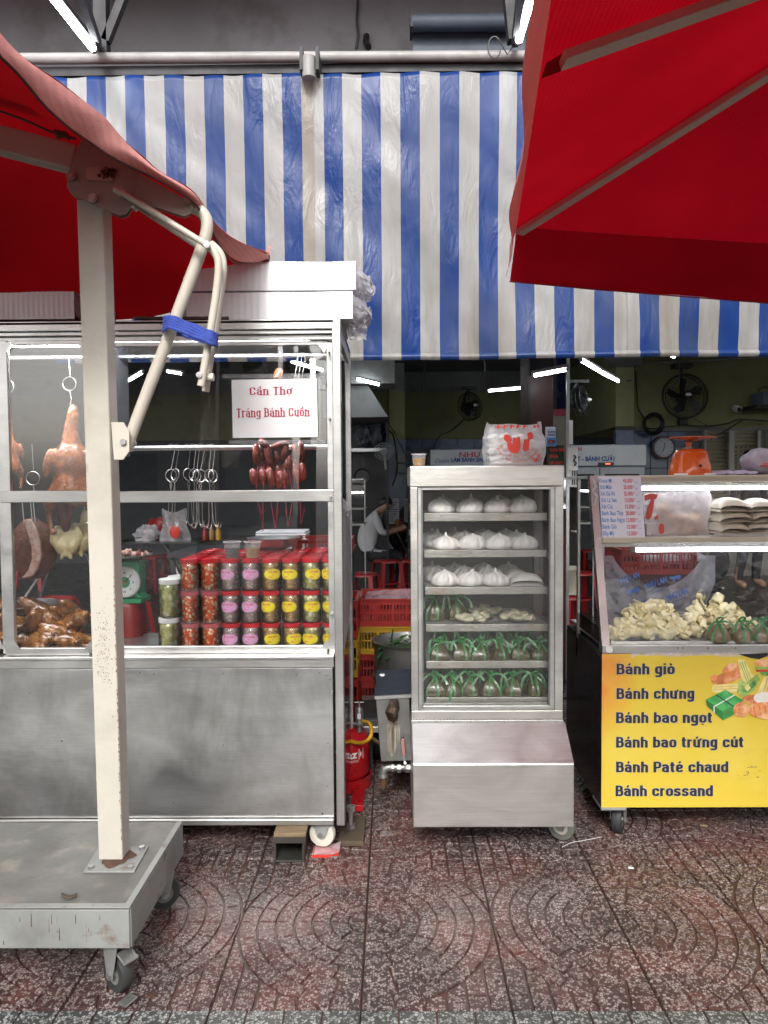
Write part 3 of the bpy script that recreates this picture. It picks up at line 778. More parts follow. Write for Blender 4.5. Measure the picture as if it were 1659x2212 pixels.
# side street seen through the opening
YS = 14.2
struct(MB().box(P(1505, 1000, YS).x - 1, 14, YS + .12, YS + .3, -.1, 5).build('side_street_wall', M['white_frame']))
struct(MB().box(P(1512, 1000, 10.8).x - 1, 14, 10.8, YS + .1, -.003, .012).build('side_street_paving', mk('pale_side_paving', (.38, .36, .32), .6, var=.2)))
def shutter(x0, x1, z0, z1, label, holes=False):
    t = thing('roller_shutter', label, 'shutter', ((x0 + x1) / 2, YS, z0), 'cream roller shutters across the side street')
    n = int((z1 - z0) / .075)
    for k in range(n):
        za = z0 + k * .075
        MB().add([(x0, YS + .05, za), (x1, YS + .05, za), (x1, YS, za + .03), (x0, YS, za + .03), (x1, YS + .045, za + .072), (x0, YS + .045, za + .072)], [(0, 1, 2, 3), (3, 2, 4, 5)]).build('slat', M['shutter'], t)
    fm = MB().box(x0 - .05, x0, YS - .05, YS + .1, z0, z1 + .08).box(x1, x1 + .05, YS - .05, YS + .1, z0, z1 + .08).box(x0 - .05, x1 + .05, YS - .051, YS + .1, z1 + .08, z1 + .16)
    fm.build('frame', M['white_frame'], t)
    if holes:
        hm = MB()
        for k in range(8, n - 4, 1):
            for q in range(int((x1 - x0) / .09)):
                hm.box(x0 + .04 + q * .09, x0 + .075 + q * .09, YS + .002, YS + .02, z0 + k * .075 + .038, z0 + k * .075 + .055)
        stuff(hm.build('slot', M['black'], t))
xa, xb, xc = P(1524, 1000, YS).x, P(1572, 1000, YS).x, P(1634, 1000, YS).x
shutter(xa, xb, .05, Z(930, YS), 'plain cream roller shutter seen past the orange weighing scale')
shutter(xb + .1, xc, .05, Z(930, YS), 'cream roller shutter with rows of slots, between the scale and the white bag', True)
shutter(xc + .25, xc + 1.6, .05, Z(937, YS), 'cream roller shutter partly behind the white bag')

# mirrored column in the middle of the shop front
cz = thing('mirrored_column', 'dark column with a mirror strip and a shiny steel corner, behind the steamer cabinet', 'column', (P(1184, 1200, 5.2).x, 5.35, 0))
xA, xB, xC, xD = [P(q, 950, 5.2).x for q in (1140, 1194, 1222, 1229)]
MB().box(xA, xD, 5.21, 5.5, 0, 3.2).build('core', M['dark_wood'], cz)
MB().box(xB, xC, 5.19, 5.209, Z(1100, 5.2), 3.1).build('mirror_strip', M['mirror'], cz)
MB().box(xA, xA + .012, 5.185, 5.209, 0, 3.15).build('left_trim', M['black'], cz)
MB().box(xC + .001, xD, 5.18, 5.209, 0, 3.15).build('steel_corner', M['steel'], cz)
MB().box(xA + .013, xB - .001, 5.195, 5.209, 0, Z(1085, 5.2)).build('lower_board', M['dark_wood'], cz)
MB().box(xA + .013, xB - .001, 5.2, 5.209, Z(815, 5.2), 3.1).build('glossy_board', M['black_panel'], cz)

# ================================================================== things under the canopy
tp = thing('canopy_frame', 'dusty white pipe rail with dark iron hangers above the striped awning', 'frame', (0, 3.85, 4.45))
p0, p1 = P(60, 127, 3.85), P(1180, 121, 3.85)
MB().tube([p0 + (p0 - p1) * .3, p1 + (p1 - p0) * .6], .026, 14).build('rail', M['pipe'], tp, sm=40)
MB().box(p0.x - .5, p1.x + 2.0, 3.87, 3.93, Z(135, 3.85) - .035, Z(135, 3.85) + .01).build('rail_channel', M['dark_iron'], tp)
MB().box(P(205, 60, 3.9).x, P(232, 60, 3.9).x, 3.88, 3.94, Z(113, 3.9), 4.45).build('hanger', M['dark_iron'], tp)
MB().bar(P(172, -20, 3.0), P(213, 98, 3.86), .03, .05).build('brace', M['dark_iron'], tp)
MB().bar(P(280, -40, 3.9), P(229, 90, 3.9), .04, .04).build('brace', M['dark_iron'], tp)
MB().bar(P(1097, -20, 3.9), P(1108, 90, 3.9), .06, .05).build('brace', M['dark_iron'], tp)
MB().bar(P(1125, -20, 3.2), P(1112, 88, 3.86), .03, .06).build('brace', M['dark_iron'], tp)
for q in (1307 * .5, 1375 * .5):
    MB().box(P(q, 140, 3.78).x - .008, P(q, 140, 3.78).x + .008, 3.72, 3.86, Z(162, 3.78), Z(113, 3.78)).build('clamp', M['dark_iron'], tp)
pj = P(667, 146, 3.74)
MB().cyl((pj.x, 3.74, pj.z - .05), (pj.x, 3.74, pj.z + .05), .032, n=14).build('pipe_joint', M['pipe'], tp, sm=40)
# wire loop at the right end
wl_ = MB().tube([P(1068 + 14 * math.cos(a), 103 + 22 * math.sin(a) * (1 if a < 3.4 else 1.1), 3.78) for a in [k * .42 for k in range(14)]] + [P(1096, 118, 3.8), P(1112, 95, 3.8)], .0035, 5).build('loose_wire', M['black'])
tag(wl_, 'black wire looped round the right end of the white pipe rail', 'wire')
def tube_lamp(a, b, label, r=.014, m='lamp', fix=.02, name='tube_lamp', grp=None, fixmat='pipe'):
    a, b = V(a), V(b)
    t = thing(name, label, 'lamp', (a + b) / 2, grp)
    MB().cyl(a, b, r, n=10).build('tube', M[m], t, sm=60)
    up = V((0, 0, r + fix * .5))
    MB().bar(a + up + (a - b).normalized() * .02, b + up + (b - a).normalized() * .02, r * 2.2, fix).build('batten', M[fixmat], t)
    for e, d in ((a, (a - b).normalized()), (b, (b - a).normalized())):
        MB().cyl(e, e + d * .018, r * 1.1, n=8).build('end_cap', M['pipe'], t)
    return t
e = P(200, 104, 3.7); tube_lamp((P(105, -10, 3.35).x, 2.75, e.z), e, 'lit tube lamp above the left umbrella, beside the diagonal iron brace', r=.017, grp='lit tubes under the canopy', fixmat='dark_iron')
e = P(1121, 86, 3.7); tube_lamp((e.x + .0, 2.6, e.z), e, 'lit tube lamp at the left edge of the right umbrella', r=.017, grp='lit tubes under the canopy', fixmat='dark_iron')
# blue grey blind roller behind the rail
br = thing('blind_roller', 'blue grey roller blind on the wall above the awning, right of the pipe joint', 'blind', (P(1000, 60, 4.4).x, 4.4, Z(60, 4.4)))
MB().tube([P(889, 50, 4.4), P(1110, 48, 4.4)], .045, 14).build('roller', M['blue_grey'], br, sm=40)
MB().box(P(891, 60, 4.45).x, P(1135, 60, 4.45).x, 4.46, 4.5, Z(175, 4.45), Z(56, 4.45)).build('blind', M['blue_grey'], br)
MB().box(P(886, 60, 4.38).x, P(892, 60, 4.38).x, 4.36, 4.5, Z(62, 4.38), Z(20, 4.38)).build('bracket', M['dark_iron'], br)
ck = MB().tube([P(773, 0, 4.6), P(771, 45, 4.6), P(774, 75, 4.6), P(769, 104, 4.6)], .008, 5).build('hanging_cable', M['black'])
tag(ck, 'thin black cable hanging down the grey wall above the awning', 'cable')
anc = MB().tube([P(792, 78, 4.6), P(790, 92, 4.55), P(796, 102, 4.5)], .02, 6).build('wall_hook', M['black'])
tag(anc, 'black iron hook on the grey wall just right of the hanging cable', 'hook')
MB().box(-9, 9, 4.1, 4.61, 3.45, 3.53).build('head_board', M['black'], upper)

# ------------------------------------------------------------------ striped awning
aw = thing('striped_awning', 'blue and white striped tarpaulin awning hanging across the shop front', 'awning', (0, 3.8, Z(160, 3.8)))
YA = 3.8
bl = [109, 151.5, 193, 235, 276.5, 318, 360.5, 402.5, 445, 487, 529, 571, 612.5, 653.5, 678, 701, 741.5, 782.6, 824, 866, 908, 951, 993, 1036.7, 1079, 1116.6, 1158.7, 1201, 1243, 1286, 1328, 1383, 1426, 1469, 1512, 1556, 1601, 1646, 1690, 1734, 1778, 1822, 1866]
kinds = []
cur = 0
for i in range(len(bl) - 1):
    if bl[i] == 653.5: kinds.append(2)
    elif bl[i] == 678: kinds.append(1)
    else: kinds.append(None)
seq = [0, 1, 0, 1, 0, 1, 0, 1, 0, 1, 0, 1, 0, 2, 1, 0, 1, 0, 1, 0, 1, 0, 1, 0, 1, 0, 1, 0, 1, 0, 1, 0, 1, 0, 1, 0, 1, 0, 1, 0, 1, 0]
zt, zb_l, zb_r = Z(158, YA), Z(776, YA, 800), Z(766, YA, 1659)
bx = [P(q, 470, YA).x for q in bl]
NV = 60
def tarp_pt(x, v):
    zb = zb_l + (zb_r - zb_l) * (x - bx[0]) / (bx[-1] - bx[0])
    z = zt + (zb - zt) * v
    n = noise.noise(V((x * 1.1, z * .9, 3))) * .045 + noise.noise(V((x * 3 + z * 2.2, z * 1.1, 7))) * .016 + noise.noise(V((x * 7 + z * 6.0, z * 2.1, 2))) * .006
    edge = min(1, v * 6)
    sx = noise.noise(V((x * .8, z * 1.6, 1))) * .006
    hang = -.012 * math.sin(x * 9) * (1 - v) * .5
    return V((x + sx * edge, YA + n * edge + .02 * v + (.03 * math.sin(v * math.pi)) * 0 + hang, z - (.004 * math.sin(x * 31) * (1 - v))))
mb = MB()
for i in range(len(bx) - 1):
    k = seq[i]; q = 4
    mb.grid(lambda u, v, a=bx[i], b=bx[i + 1]: tarp_pt(a + (b - a) * u, v), q, NV, m=k)
o = mb.build('tarpaulin', [M['blue_t'], M['white_t'], M['seam_t']], aw, sm=180)
bmh = bmesh.new(); bmh.from_mesh(o.data); bmesh.ops.remove_doubles(bmh, verts=bmh.verts, dist=.0002); bmh.to_mesh(o.data); bmh.free()
o.modifiers.new('thick', 'SOLIDIFY').thickness = .0015
mb = MB()
for i in range(len(bx) - 1):                      # hem with the rod inside
    k = seq[i]
    mb.grid(lambda u, v, a=bx[i], b=bx[i + 1]: tarp_pt(a + (b - a) * u, .985) + V((0, -.004 - .011 * math.sin(math.pi * v), -.034 * v + .008)), 3, 5, m=k)
mb.build('hem', [M['blue_t'], M['white_t'], M['seam_t']], aw, sm=180)
for q in (678.5, 1356):
    xx = P(q, 470, YA).x
    MB().grid(lambda u, v: tarp_pt(xx + .006 * (u - .5), v) + V((0, -.004, 0)), 1, 30).build('seam', M['seam_t'], aw, sm=180)
pole = MB().tube([(P(672, 470, 3.86).x, 3.86, 3.5), (P(672, 470, 3.86).x, 3.86, zb_l)], .012, 8).build('stay_pole', M['pipe'], aw, sm=60)

# ------------------------------------------------------------------ lamps in the shop
SL = 'lit tube lamps in the shop'
def shop_lamp(x0, y0, Y0, x1, y1, Y1, label, r=.015): tube_lamp(P(x0, y0, Y0), P(x1, y1, Y1), label, r=r, m='lamp_in', name='shop_lamp', grp=SL)
shop_lamp(1057, 844, 9.6, 1138, 837, 8.9, 'lit tube lamp between the sideways fan and the mirrored column')
shop_lamp(1155, 811, 4.95, 1224, 798, 4.75, 'lit tube lamp in front of the mirrored column', r=.011)
shop_lamp(1255.5, 778, 6.2, 1297, 803, 7.4, 'nearer of the two tube lamps in line under the ceiling beam')
shop_lamp(1299, 804.5, 7.5, 1335.5, 823.5, 8.8, 'farther of the two tube lamps in line under the ceiling beam')
shop_lamp(1420, 752, 7.5, 1456, 771, 8.8, 'lit tube lamp just peeking under the awning above the right wall fan')
shop_lamp(771, 818.5, 7.9, 819, 830.5, 7.9, 'lit tube lamp under the beam at the left, next to the stall corner')
shop_lamp(278, 822, 9, 308, 804, 8, 'lit tube lamp seen through the stall glass just right of the white post')
shop_lamp(362, 802, 9, 394, 807.5, 8.6, 'short lit tube lamp seen through the stall glass above the hooks')
shop_lamp(246, 843, 9, 260, 836, 8.5, 'shortest lit tube lamp, seen beside the white post')
shop_lamp(631, 781, 7.5, 700, 800, 7.0, 'lit tube lamp seen through the glass above the paper sign')

# ------------------------------------------------------------------ wall fans
def wall_fan(c, r, yaw, label, n=22, blades=5):
    t = thing('wall_fan', label, 'fan', c, 'black wall fans')
    c = V(c)
    q = Matrix.Rotation(yaw, 3, 'Z') @ Matrix.Rotation(R(-8), 3, 'X')
    def W(x, y, z): return c + q @ V((x, y, z))
    g = MB()
    for rr, yy in ((r, 0), (r * .98, -.05), (r * .98, .05)):
        g.tube([W(rr * math.cos(a), yy, rr * math.sin(a)) for a in [2 * math.pi * k / 28 for k in range(28)]], .007, 5, closed=True)
    for rr in (.35, .55, .75, .9):
        g.tube([W(r * rr * math.cos(a), -.09 + .04 * rr ** 3, r * rr * math.sin(a)) for a in [2 * math.pi * k / 24 for k in range(24)]], .0022, 4, closed=True)
    for k in range(36):
        a = 2 * math.pi * k / 36
        g.tube([W(r * f * math.cos(a + (.1 * f)), -.095 + .045 * f ** 3, r * f * math.sin(a + .1 * f)) for f in (.18, .5, .8, 1)], .0022, 4)
    g.build('guard', M['black'], t)
    for k in range(blades):
        a = 2 * math.pi * k / blades + .4
        MB().add([W(.05 * math.cos(a), .01, .05 * math.sin(a)), W(r * .8 * math.cos(a - .28), .02, r * .8 * math.sin(a - .28)), W(r * .88 * math.cos(a + .05), -.01, r * .88 * math.sin(a + .05)), W(r * .7 * math.cos(a + .35), -.03, r * .7 * math.sin(a + .35)), W(.06 * math.cos(a + .8), -.01, .06 * math.sin(a + .8))], [(0, 1, 2, 3, 4)]).build('blade', M['black'], t)
    MB().cyl(W(0, -.1, 0), W(0, .14, 0), .06, .07, 14).build('motor', M['black'], t, sm=40)
    MB().tube([W(0, .1, .02), W(0, .1, r * .8), c + V((0, .12, r * 1.35))], .022, 8).build('bracket_arm', M['black'], t)
    MB().box(c.x - .12, c.x + .12, c.y + .04, c.y + .2, c.z + r * 1.3, c.z + r * 1.5).build('wall_plate', M['black'], t)
    MB().ell(W(0, -.1, 0), (.045, .01, .022), 12, 6).build('badge', M['dial'], t)
    return t
fc = P(1479.5, 856, 10.2); wall_fan(fc, .30, R(5), 'large black wall fan facing the street on the olive wall, above the orange scale')
fc = P(1015, 878, 11.8); wall_fan(fc, .215, R(38), 'black wall fan turned sideways on the far olive wall, above the steamer cabinet')
fc = P(1252, 867, 8.8); wall_fan(fc, .17, R(60), 'narrow black fan half hidden behind the steel column corner')

# clock, cable coil, sockets, camera, router shelf
ck = thing('wall_clock', 'dark octagonal wall clock with a pale dial on the tiled wall', 'clock', P(1433, 967, 10.4))
c = P(1433, 967, 10.4)
def ngon(c, r, n, y, off=0): return [V((c.x + r * math.cos(2 * math.pi * (k + off) / n), y, c.z + r * math.sin(2 * math.pi * (k + off) / n))) for k in range(n)]
MB().prism(ngon(c, .168, 8, 10.38, .5), (0, .06, 0)).build('rim', M['dark_wood'], ck, bev=.006)
MB().prism(ngon(c, .128, 28, 10.372), (0, .006, 0)).build('dial', mk('grey_dial', (.35, .38, .42), .3), ck)
hm = MB()
for k in range(12):
    a = k * math.pi / 6; hm.bar(c + V((.1 * math.cos(a), -.03, .1 * math.sin(a))), c + V((.118 * math.cos(a), -.03, .118 * math.sin(a))), .008, .003, (0, 1, 0))
hm.build('hour_marks', M['black'], ck)
MB().bar(c + V((0, -.034, 0)), c + V((-.03, -.034, -.075)), .007, .003, (0, 1, 0)).build('hand', M['black'], ck)
MB().bar(c + V((0, -.037, 0)), c + V((.0, -.037, .06)), .007, .003, (0, 1, 0)).build('hand', M['black'], ck)
cc = P(1411, 916, 10.3); mb = MB()
for k in range(6):
    rr = .105 + .008 * k
    mb.tube([cc + V(((rr + .006 * math.sin(3 * a + k)) * math.cos(a), -.01 * (k % 3), (rr + .008 * math.sin(2 * a + k)) * math.sin(a))) for a in [2 * math.pi * j / 20 for j in range(20)]], .009, 6, closed=True)
tag(mb.build('cable_coil', M['black'], sm=60, loc=cc), 'coil of black cable hung on the wall left of the big fan', 'cable')
def cable(name, pts, r, m, label, cat='cable'):
    q = [V(p) for p in pts]; out = []
    for i in range(len(q) - 1):
        p0, p1, p2, p3 = q[max(i - 1, 0)], q[i], q[i + 1], q[min(i + 2, len(q) - 1)]
        for s in range(5):
            t = s / 5
            out.append(.5 * ((2 * p1) + (p2 - p0) * t + (2 * p0 - 5 * p1 + 4 * p2 - p3) * t * t + (3 * p1 - p0 - 3 * p2 + p3) * t ** 3))
    out.append(q[-1])
    return tag(MB().tube(out, r, 6).build(name, m, sm=60), label, cat)
cable('conduit_pipe', [P(1352, 822, 10.0), P(1369, 818, 10.3), P(1372, 797, 10.4), P(1378, 787, 10.42), P(1450, 782, 10.42), P(1670, 771, 10.42)], .014, M['pipe'], 'pale conduit pipe bending along the olive wall above the big fan', 'pipe')
cable('wall_cable', [P(1372, 800, 10.3), P(1376, 850, 10.4), P(1378, 880, 10.4), P(1392, 905, 10.4), P(1400, 925, 10.4), P(1440, 922, 10.4), P(1475, 918, 10.4)], .008, M['black'], 'black cable running from the conduit past the coil to the socket box')
cable('wall_cable', [P(1475, 918, 10.4), P(1520, 921, 10.3), P(1570, 915, 10.3), P(1600, 906, 10.3), P(1670, 911, 10.3)], .011, M['black'], 'bundle of black cables sagging along the top of the shutters')
cable('wall_cable', [P(1536, 948, 9.8), P(1560, 935, 10.2), P(1590, 916, 10.3), P(1606, 906, 10.3)], .010, M['black'], 'black cable dropping from the bundle towards the orange scale')
cable('wall_cable', [P(1493, 898, 10.4), P(1510, 910, 10.4), P(1530, 920, 10.4)], .005, M['black'], 'thin cord running down from the big fan')
cable('wall_cable', [P(1467, 780, 10.1), P(1468, 830, 10.0)], .003, M['pipe'], 'pull cord hanging beside the big fan')
sb = P(1475, 910, 10.4); tag(MB().box(sb.x - .055, sb.x + .055, 10.36, 10.46, sb.z - .045, sb.z + .045).build('socket_box', M['black'], bev=.006, loc=sb), 'small black socket box under the big fan', 'socket')
tc = P(1597, 884, 10.3); cv = thing('security_camera', 'small white dome camera on the olive wall right of the big fan', 'camera', tc)
MB().cyl(tc + V((0, .12, .02)), tc + V((0, 0, 0)), .05, .042, 14).build('body', M['white_frame'], cv, sm=40)
MB().ell(tc + V((0, -.005, -.005)), .032, 12, 8).build('lens', M['black'], cv, sm=90)
rs = P(1650, 880, 10.2); rt = thing('router_shelf', 'black shelf under a dark blue box at the right end of the olive wall', 'shelf', rs)
MB().box(rs.x - .19, rs.x + .4, 10.0, 10.45, rs.z - .02, rs.z + .02).build('shelf_board', M['black'], rt)
rb_ = thing('router', 'dark blue box with a looped lead standing on the wall shelf', 'box', rs + V((0, 0, .022)))
MB().box(rs.x - .08, rs.x + .4, 10.05, 10.4, rs.z + .022, rs.z + .2).build('case', M['blue_grey'], rb_, bev=.01)
MB().tube([rs + V((-.05 + .07 * math.cos(a), -.1, .2 + .06 * math.sin(a))) for a in [k * .35 for k in range(10)]], .006, 5).build('lead', M['black'], rb_)
cable('ceiling_cord', [P(917, 780, 8), P(915, 850, 8.2), P(907, 950, 8.4), P(904, 1000, 8.4)], .007, M['black'], 'black cord hanging from the ceiling left of the dark fan')
cable('wall_cable', [P(1003, 905, 12.9), P(975, 930, 12.9), P(948, 943, 12.9), P(935, 975, 12.9)], .010, M['black'], 'cable from the dark fan slanting down to the sign')
cable('ceiling_cord', [P(1045, 772, 7), P(1047, 790, 7), P(1046, 802, 7)], .006, M['black'], 'short black cord dangling under the awning over the plastic bag')
cable('wall_cable', [P(842, 930, 11.9), P(852, 950, 11.8), P(858, 1010, 11.8), P(848, 1050, 11.8)], .012, M['black'], 'tangled dark cable on the left pillar')
cable('wall_cable', [P(838, 840, 11.9), P(840, 910, 11.9), P(852, 935, 11.9), P(880, 990, 11.9)], .007, M['black'], 'thin cable running down the corner of the left pillar')
for (q, py, lb) in ((867, 990, 'grey fuse box on the left pillar, upper one'), (868, 1012, 'grey fuse box on the left pillar, lower one')):
    b = P(q, py, 11.8); tag(MB().box(b.x - .06, b.x + .06, 11.7, 11.96, b.z - .07, b.z + .07).build('fuse_box', M['grey_wall'], bev=.008, loc=b), lb, 'fuse box')

# ------------------------------------------------------------------ refrigerators and shop signs
def fridge(x0, x1, ytop, ybot_hdr, Y, lines, label, doors=2, deep=.7):
    t = thing('display_fridge', label, 'refrigerator', (P((x0 + x1) / 2, 1200, Y).x, Y + deep / 2, 0))
    a, b = P(x0, 1000, Y).x, P(x1, 1000, Y).x; zt_, zh = Z(ytop, Y), Z(ybot_hdr, Y)
    MB().box(a, b, Y + .02, Y + deep, .1, zt_).build('body', M['wall_tile'], t, bev=.01)
    MB().box(a + .005, b - .005, Y - .02, Y + .019, zh, zt_ - .01).build('header', mk('fridge_header', (.42, .44, .47), .35), t)
    w = (b - a - .03) / doors
    for k in range(doors):
        x_ = a + .015 + k * w
        d = MB().box(x_, x_ + .05, Y - .03, Y + .019, .2, zh - .02).box(x_ + w - .06, x_ + w - .01, Y - .03, Y + .019, .2, zh - .02).box(x_ + .051, x_ + w - .061, Y - .03, Y + .019, zh - .09, zh - .021).box(x_ + .051, x_ + w - .061, Y - .03, Y + .019, .2, .3).build('door', mk('fridge_frame', (.30, .32, .35), .3), t)
        MB().box(x_ + .051, x_ + w - .061, Y - .012, Y - .004, .301, zh - .091).build('pane', M['black_panel'], d)
        MB().box(x_ + .01, x_ + .03, Y - .06, Y - .031, .9, 1.3).build('handle', M['steel'], d)
    for (s, tx0, tx1, ty, cap, m, bd, sh) in lines:
        tm = MB(); k = ppm(Y)
        text_into(tm, s, P(tx0, ty, Y - .026), (1, 0, 0), (0, 0, 1), (tx1 - tx0) / k, cap / k, bd, sh)
        tm.build('lettering', M[m], t)
    return t
fr = fridge(929.5, 1200, 971.5, 1006, 9.0, [('NHƯ LAN', 992, 1083, 987, 10, 'crimson_ink', .02, 0), ('Chuyên:', 940, 972, 999.5, 8.5, 'dark_blue_ink', .0, .4), ('LÀM BÁNH SINH NHẬT', 975, 1082, 998, 8.5, 'dark_blue_ink', .03, 0)], 'pale glass-door fridge with NHƯ LAN lettering behind the steamer cabinet')
fr2 = fridge(1195, 1395, 964, 1009, 8.0, [('NHẬT - BÁNH CƯỚI', 1222, 1326, 996, 9.2, 'dark_blue_ink', .03, 0), ('NHƯ LAN', 1206, 1256, 974, 8, 'crimson_ink', .02, 0)], 'pale fridge with BÁNH CƯỚI lettering behind the price list')
b = P(1309, 1002, 7.97); MB().box(b.x - .08, b.x + .08, 7.955, 7.979, b.z - .014, b.z + .014).build('display', M['black'], fr2)
MB().box(b.x - .01, b.x + .04, 7.95, 7.954, b.z - .006, b.z + .006).build('digits', emit_mat('red_digits', (1, .1, .05), 2), fr2)
def board(x0, y0, x1, y1, Y, m, label, lines, cat='sign', name='sign_board', th=.02, mirror=False):
    c = P((x0 + x1) / 2, (y0 + y1) / 2, Y); t = thing(name, label, cat, c)
    MB().box(P(x0, c.z, Y).x, P(x1, c.z, Y).x, Y, Y + th, Z(y1, Y, x0), Z(y0, Y, x0)).build('board', m, t)
    k = ppm(Y)
    for (s, tx0, tx1, ty, cap, mm, bd, sh) in lines:
        tm = MB(); text_into(tm, s, P(tx1 if mirror else tx0, ty, Y - .003), (-1 if mirror else 1, 0, 0), (0, 0, 1), (tx1 - tx0) / k, cap / k, bd, sh)
        tm.build('lettering', M[mm], t)
    return t
board(1184, 962, 1222, 1030, 5.12, mk('dark_green_board', (.008, .03, .014), .3), 'dark green drinks board with red lettering on the column beside the plastic bag', [('RAU MÁ', 1188, 1220, 975, 6.5, 'bag_red', .03, 0), ('DỪA', 1187, 1206, 989, 6.5, 'bag_red', .03, 0), ('GÀ QUAY', 1187, 1216, 1002, 5, 'bag_red', .03, 0)])
pp = board(1180, 922, 1203, 964, 5.10, M['paper_blue'], 'reflection of a white price poster with a dish picture, modelled above the drinks board', [('.000đ', 1183, 1201, 934.5, 3.6, 'dark_blue_ink', .03, 0), ('.000đ', 1183, 1201, 941, 3.6, 'dark_blue_ink', .03, 0), ('Bún Cua', 1183, 1201, 928, 2.6, 'blue_ink', 0, 0)], cat='poster', name='poster_reflection', th=.004, mirror=True)  # mirror reflection modelled as a solid sheet with reversed lettering
a_ = P(1181, 945, 5.097); b_ = P(1202, 962, 5.097)
MB().box(a_.x, b_.x, 5.094, 5.099, b_.z, a_.z).build('picture_ground', M['blue_ink'], pp)
MB().prism([V((P(1191.5, 953, 5.09).x + .026 * math.cos(a), 5.0935, P(1191.5, 954, 5.09).z + .014 * math.sin(a))) for a in [k * .524 for k in range(12)]], (0, .0004, 0)).build('picture_dish', M['sausage'], pp)
mc = board(1233, 908, 1241, 960, 4.95, M['paper'], 'narrow white leaflet hanging on the steel column corner, upper one', [], cat='leaflet', name='leaflet', th=.004)
mc = board(1231, 966, 1252, 1016, 4.93, M['paper'], 'worn white leaflet with a dark drawing on the steel column corner', [], cat='leaflet', name='leaflet', th=.004)
MB().tube([P(1240, 983, 4.925), P(1244, 988, 4.925), P(1239, 994, 4.925), P(1245, 1000, 4.925), P(1241, 1006, 4.925)], .006, 5).build('drawing', M['black'], mc)
mc = board(1233, 1017, 1250, 1052, 4.94, M['paper'], 'striped white leaflet hanging under the drawing on the column corner', [], cat='leaflet', name='leaflet', th=.004)
for k in range(3): MB().box(P(1236 + k * 5, 1030, 4.93).x, P(1238 + k * 5, 1030, 4.93).x, 4.934, 4.939, Z(1050, 4.93), Z(1020, 4.93)).build('stripe', M['dark_iron'], mc)

# wrapped goods on the shelf at the left
sh = thing('wrapped_goods_shelf', 'dark shelf unit with a bundle of film-wrapped goods, left of the tiled pillar', 'shelf', P(800, 1200, 9.0))
a, b = P(765, 900, 9).x, P(833, 900, 9).x
MB().box(a - .3, b, 9.0, 9.5, Z(975, 9), Z(968, 9)).build('shelf_board', M['steel'], sh)
MB().box(a - .3, b, 9.4, 9.5, 0, Z(900, 9)).build('back', M['black'], sh)
MB().box(b, b + .03, 9.0, 9.5, 0, Z(902, 9)).build('side', M['black'], sh)
for k, (q0, q1) in enumerate(((771, 800), (798, 828))):
    g_ = thing('wrapped_bundle', ['film-wrapped dark bundle on the left of the shelf', 'film-wrapped dark bundle on the right of the shelf, by the pillar'][k], 'bundle', P((q0 + q1) / 2, 966, 9.1), 'film-wrapped bundles')
    c = P((q0 + q1) / 2, 942, 9.15)
    w_ = (q1 - q0) / ppm(9) / 2
    MB().ell(c, (w_, .14, .13), 14, 10, jit=.25).build('goods', M['dark_cloth'], g_, sm=60)
    MB().ell(c, (w_ + .012, .15, .142), 18, 12, jit=.5).build('wrap', film_mat('wrap_film', (.5, .55, .65), op=.35, rough=.12, bump=1.0, bs=16), g_, sm=30)
tf = thing('table_fan', 'small pale fan with a round guard on the left wall below the wrapped bundles', 'fan', P(829, 975, 8.6))
c = P(829, 975, 8.5); g = MB()
for rr in (.11, .08, .05): g.tube([c + V((rr * math.cos(a), 0, rr * .85 * math.sin(a))) for a in [2 * math.pi * k / 20 for k in range(20)]], .004, 5, closed=True)
for k in range(18):
    a = 2 * math.pi * k / 18; g.tube([c, c + V((.11 * math.cos(a), -.01, .094 * math.sin(a)))], .002, 4)
g.build('guard', M['grey_wall'], tf); MB().cyl(c, c + V((0, .08, 0)), .035, n=10).build('motor', M['grey_wall'], tf)
MB().tube([c + V((0, .06, 0)), c + V((.02, .08, -.2))], .014, 6).build('neck', M['grey_wall'], tf)
pn = MB().lathe([(.001, -.004), (.085, -.004), (.1, .02), (.097, .02), (.08, .001), (.001, .001)], 20, cap=False)
for i in range(len(pn.v)): pn.v[i] = P(783, 1030, 8.6) + V((pn.v[i].x, -pn.v[i].z, pn.v[i].y))
pn.bar(P(783, 1010, 8.6) + V((0, 0, -.02)), P(784, 990, 8.6), .02, .006, (0, 1, 0))
tag(pn.build('frying_pan', M['black'], sm=40, loc=P(783, 1030, 8.6)), 'black frying pan hanging on the wall at the left behind the stall corner', 'pan')
gc = thing('glass_food_case', 'small lit glass food case behind the corner of the left stall', 'display case', P(776, 1150, 7.6))
a, b = P(755, 1060, 7.6).x, P(789, 1060, 7.6).x
for (z0, z1) in ((Z(1135, 7.6), Z(1131, 7.6)), (Z(1100, 7.6), Z(1098, 7.6)), (Z(1037, 7.6), Z(1034, 7.6))): MB().box(a, b, 7.6, 8.0, z0, z1).build('shelf', M['steel'], gc)
for xx in (a, b - .012): MB().box(xx, xx + .012, 7.6, 7.612, 0, Z(1034, 7.6)).build('upright', M['steel'], gc)
MB().cyl((a, 7.62, Z(1064, 7.6)), (b - .02, 7.62, Z(1063, 7.6)), .008).build('tube', M['lamp_in'], gc)
MB().box(a + .01, b - .01, 7.604, 7.608, Z(1131, 7.6) + .001, Z(1037, 7.6) - .001).build('pane', M['glass'], gc)

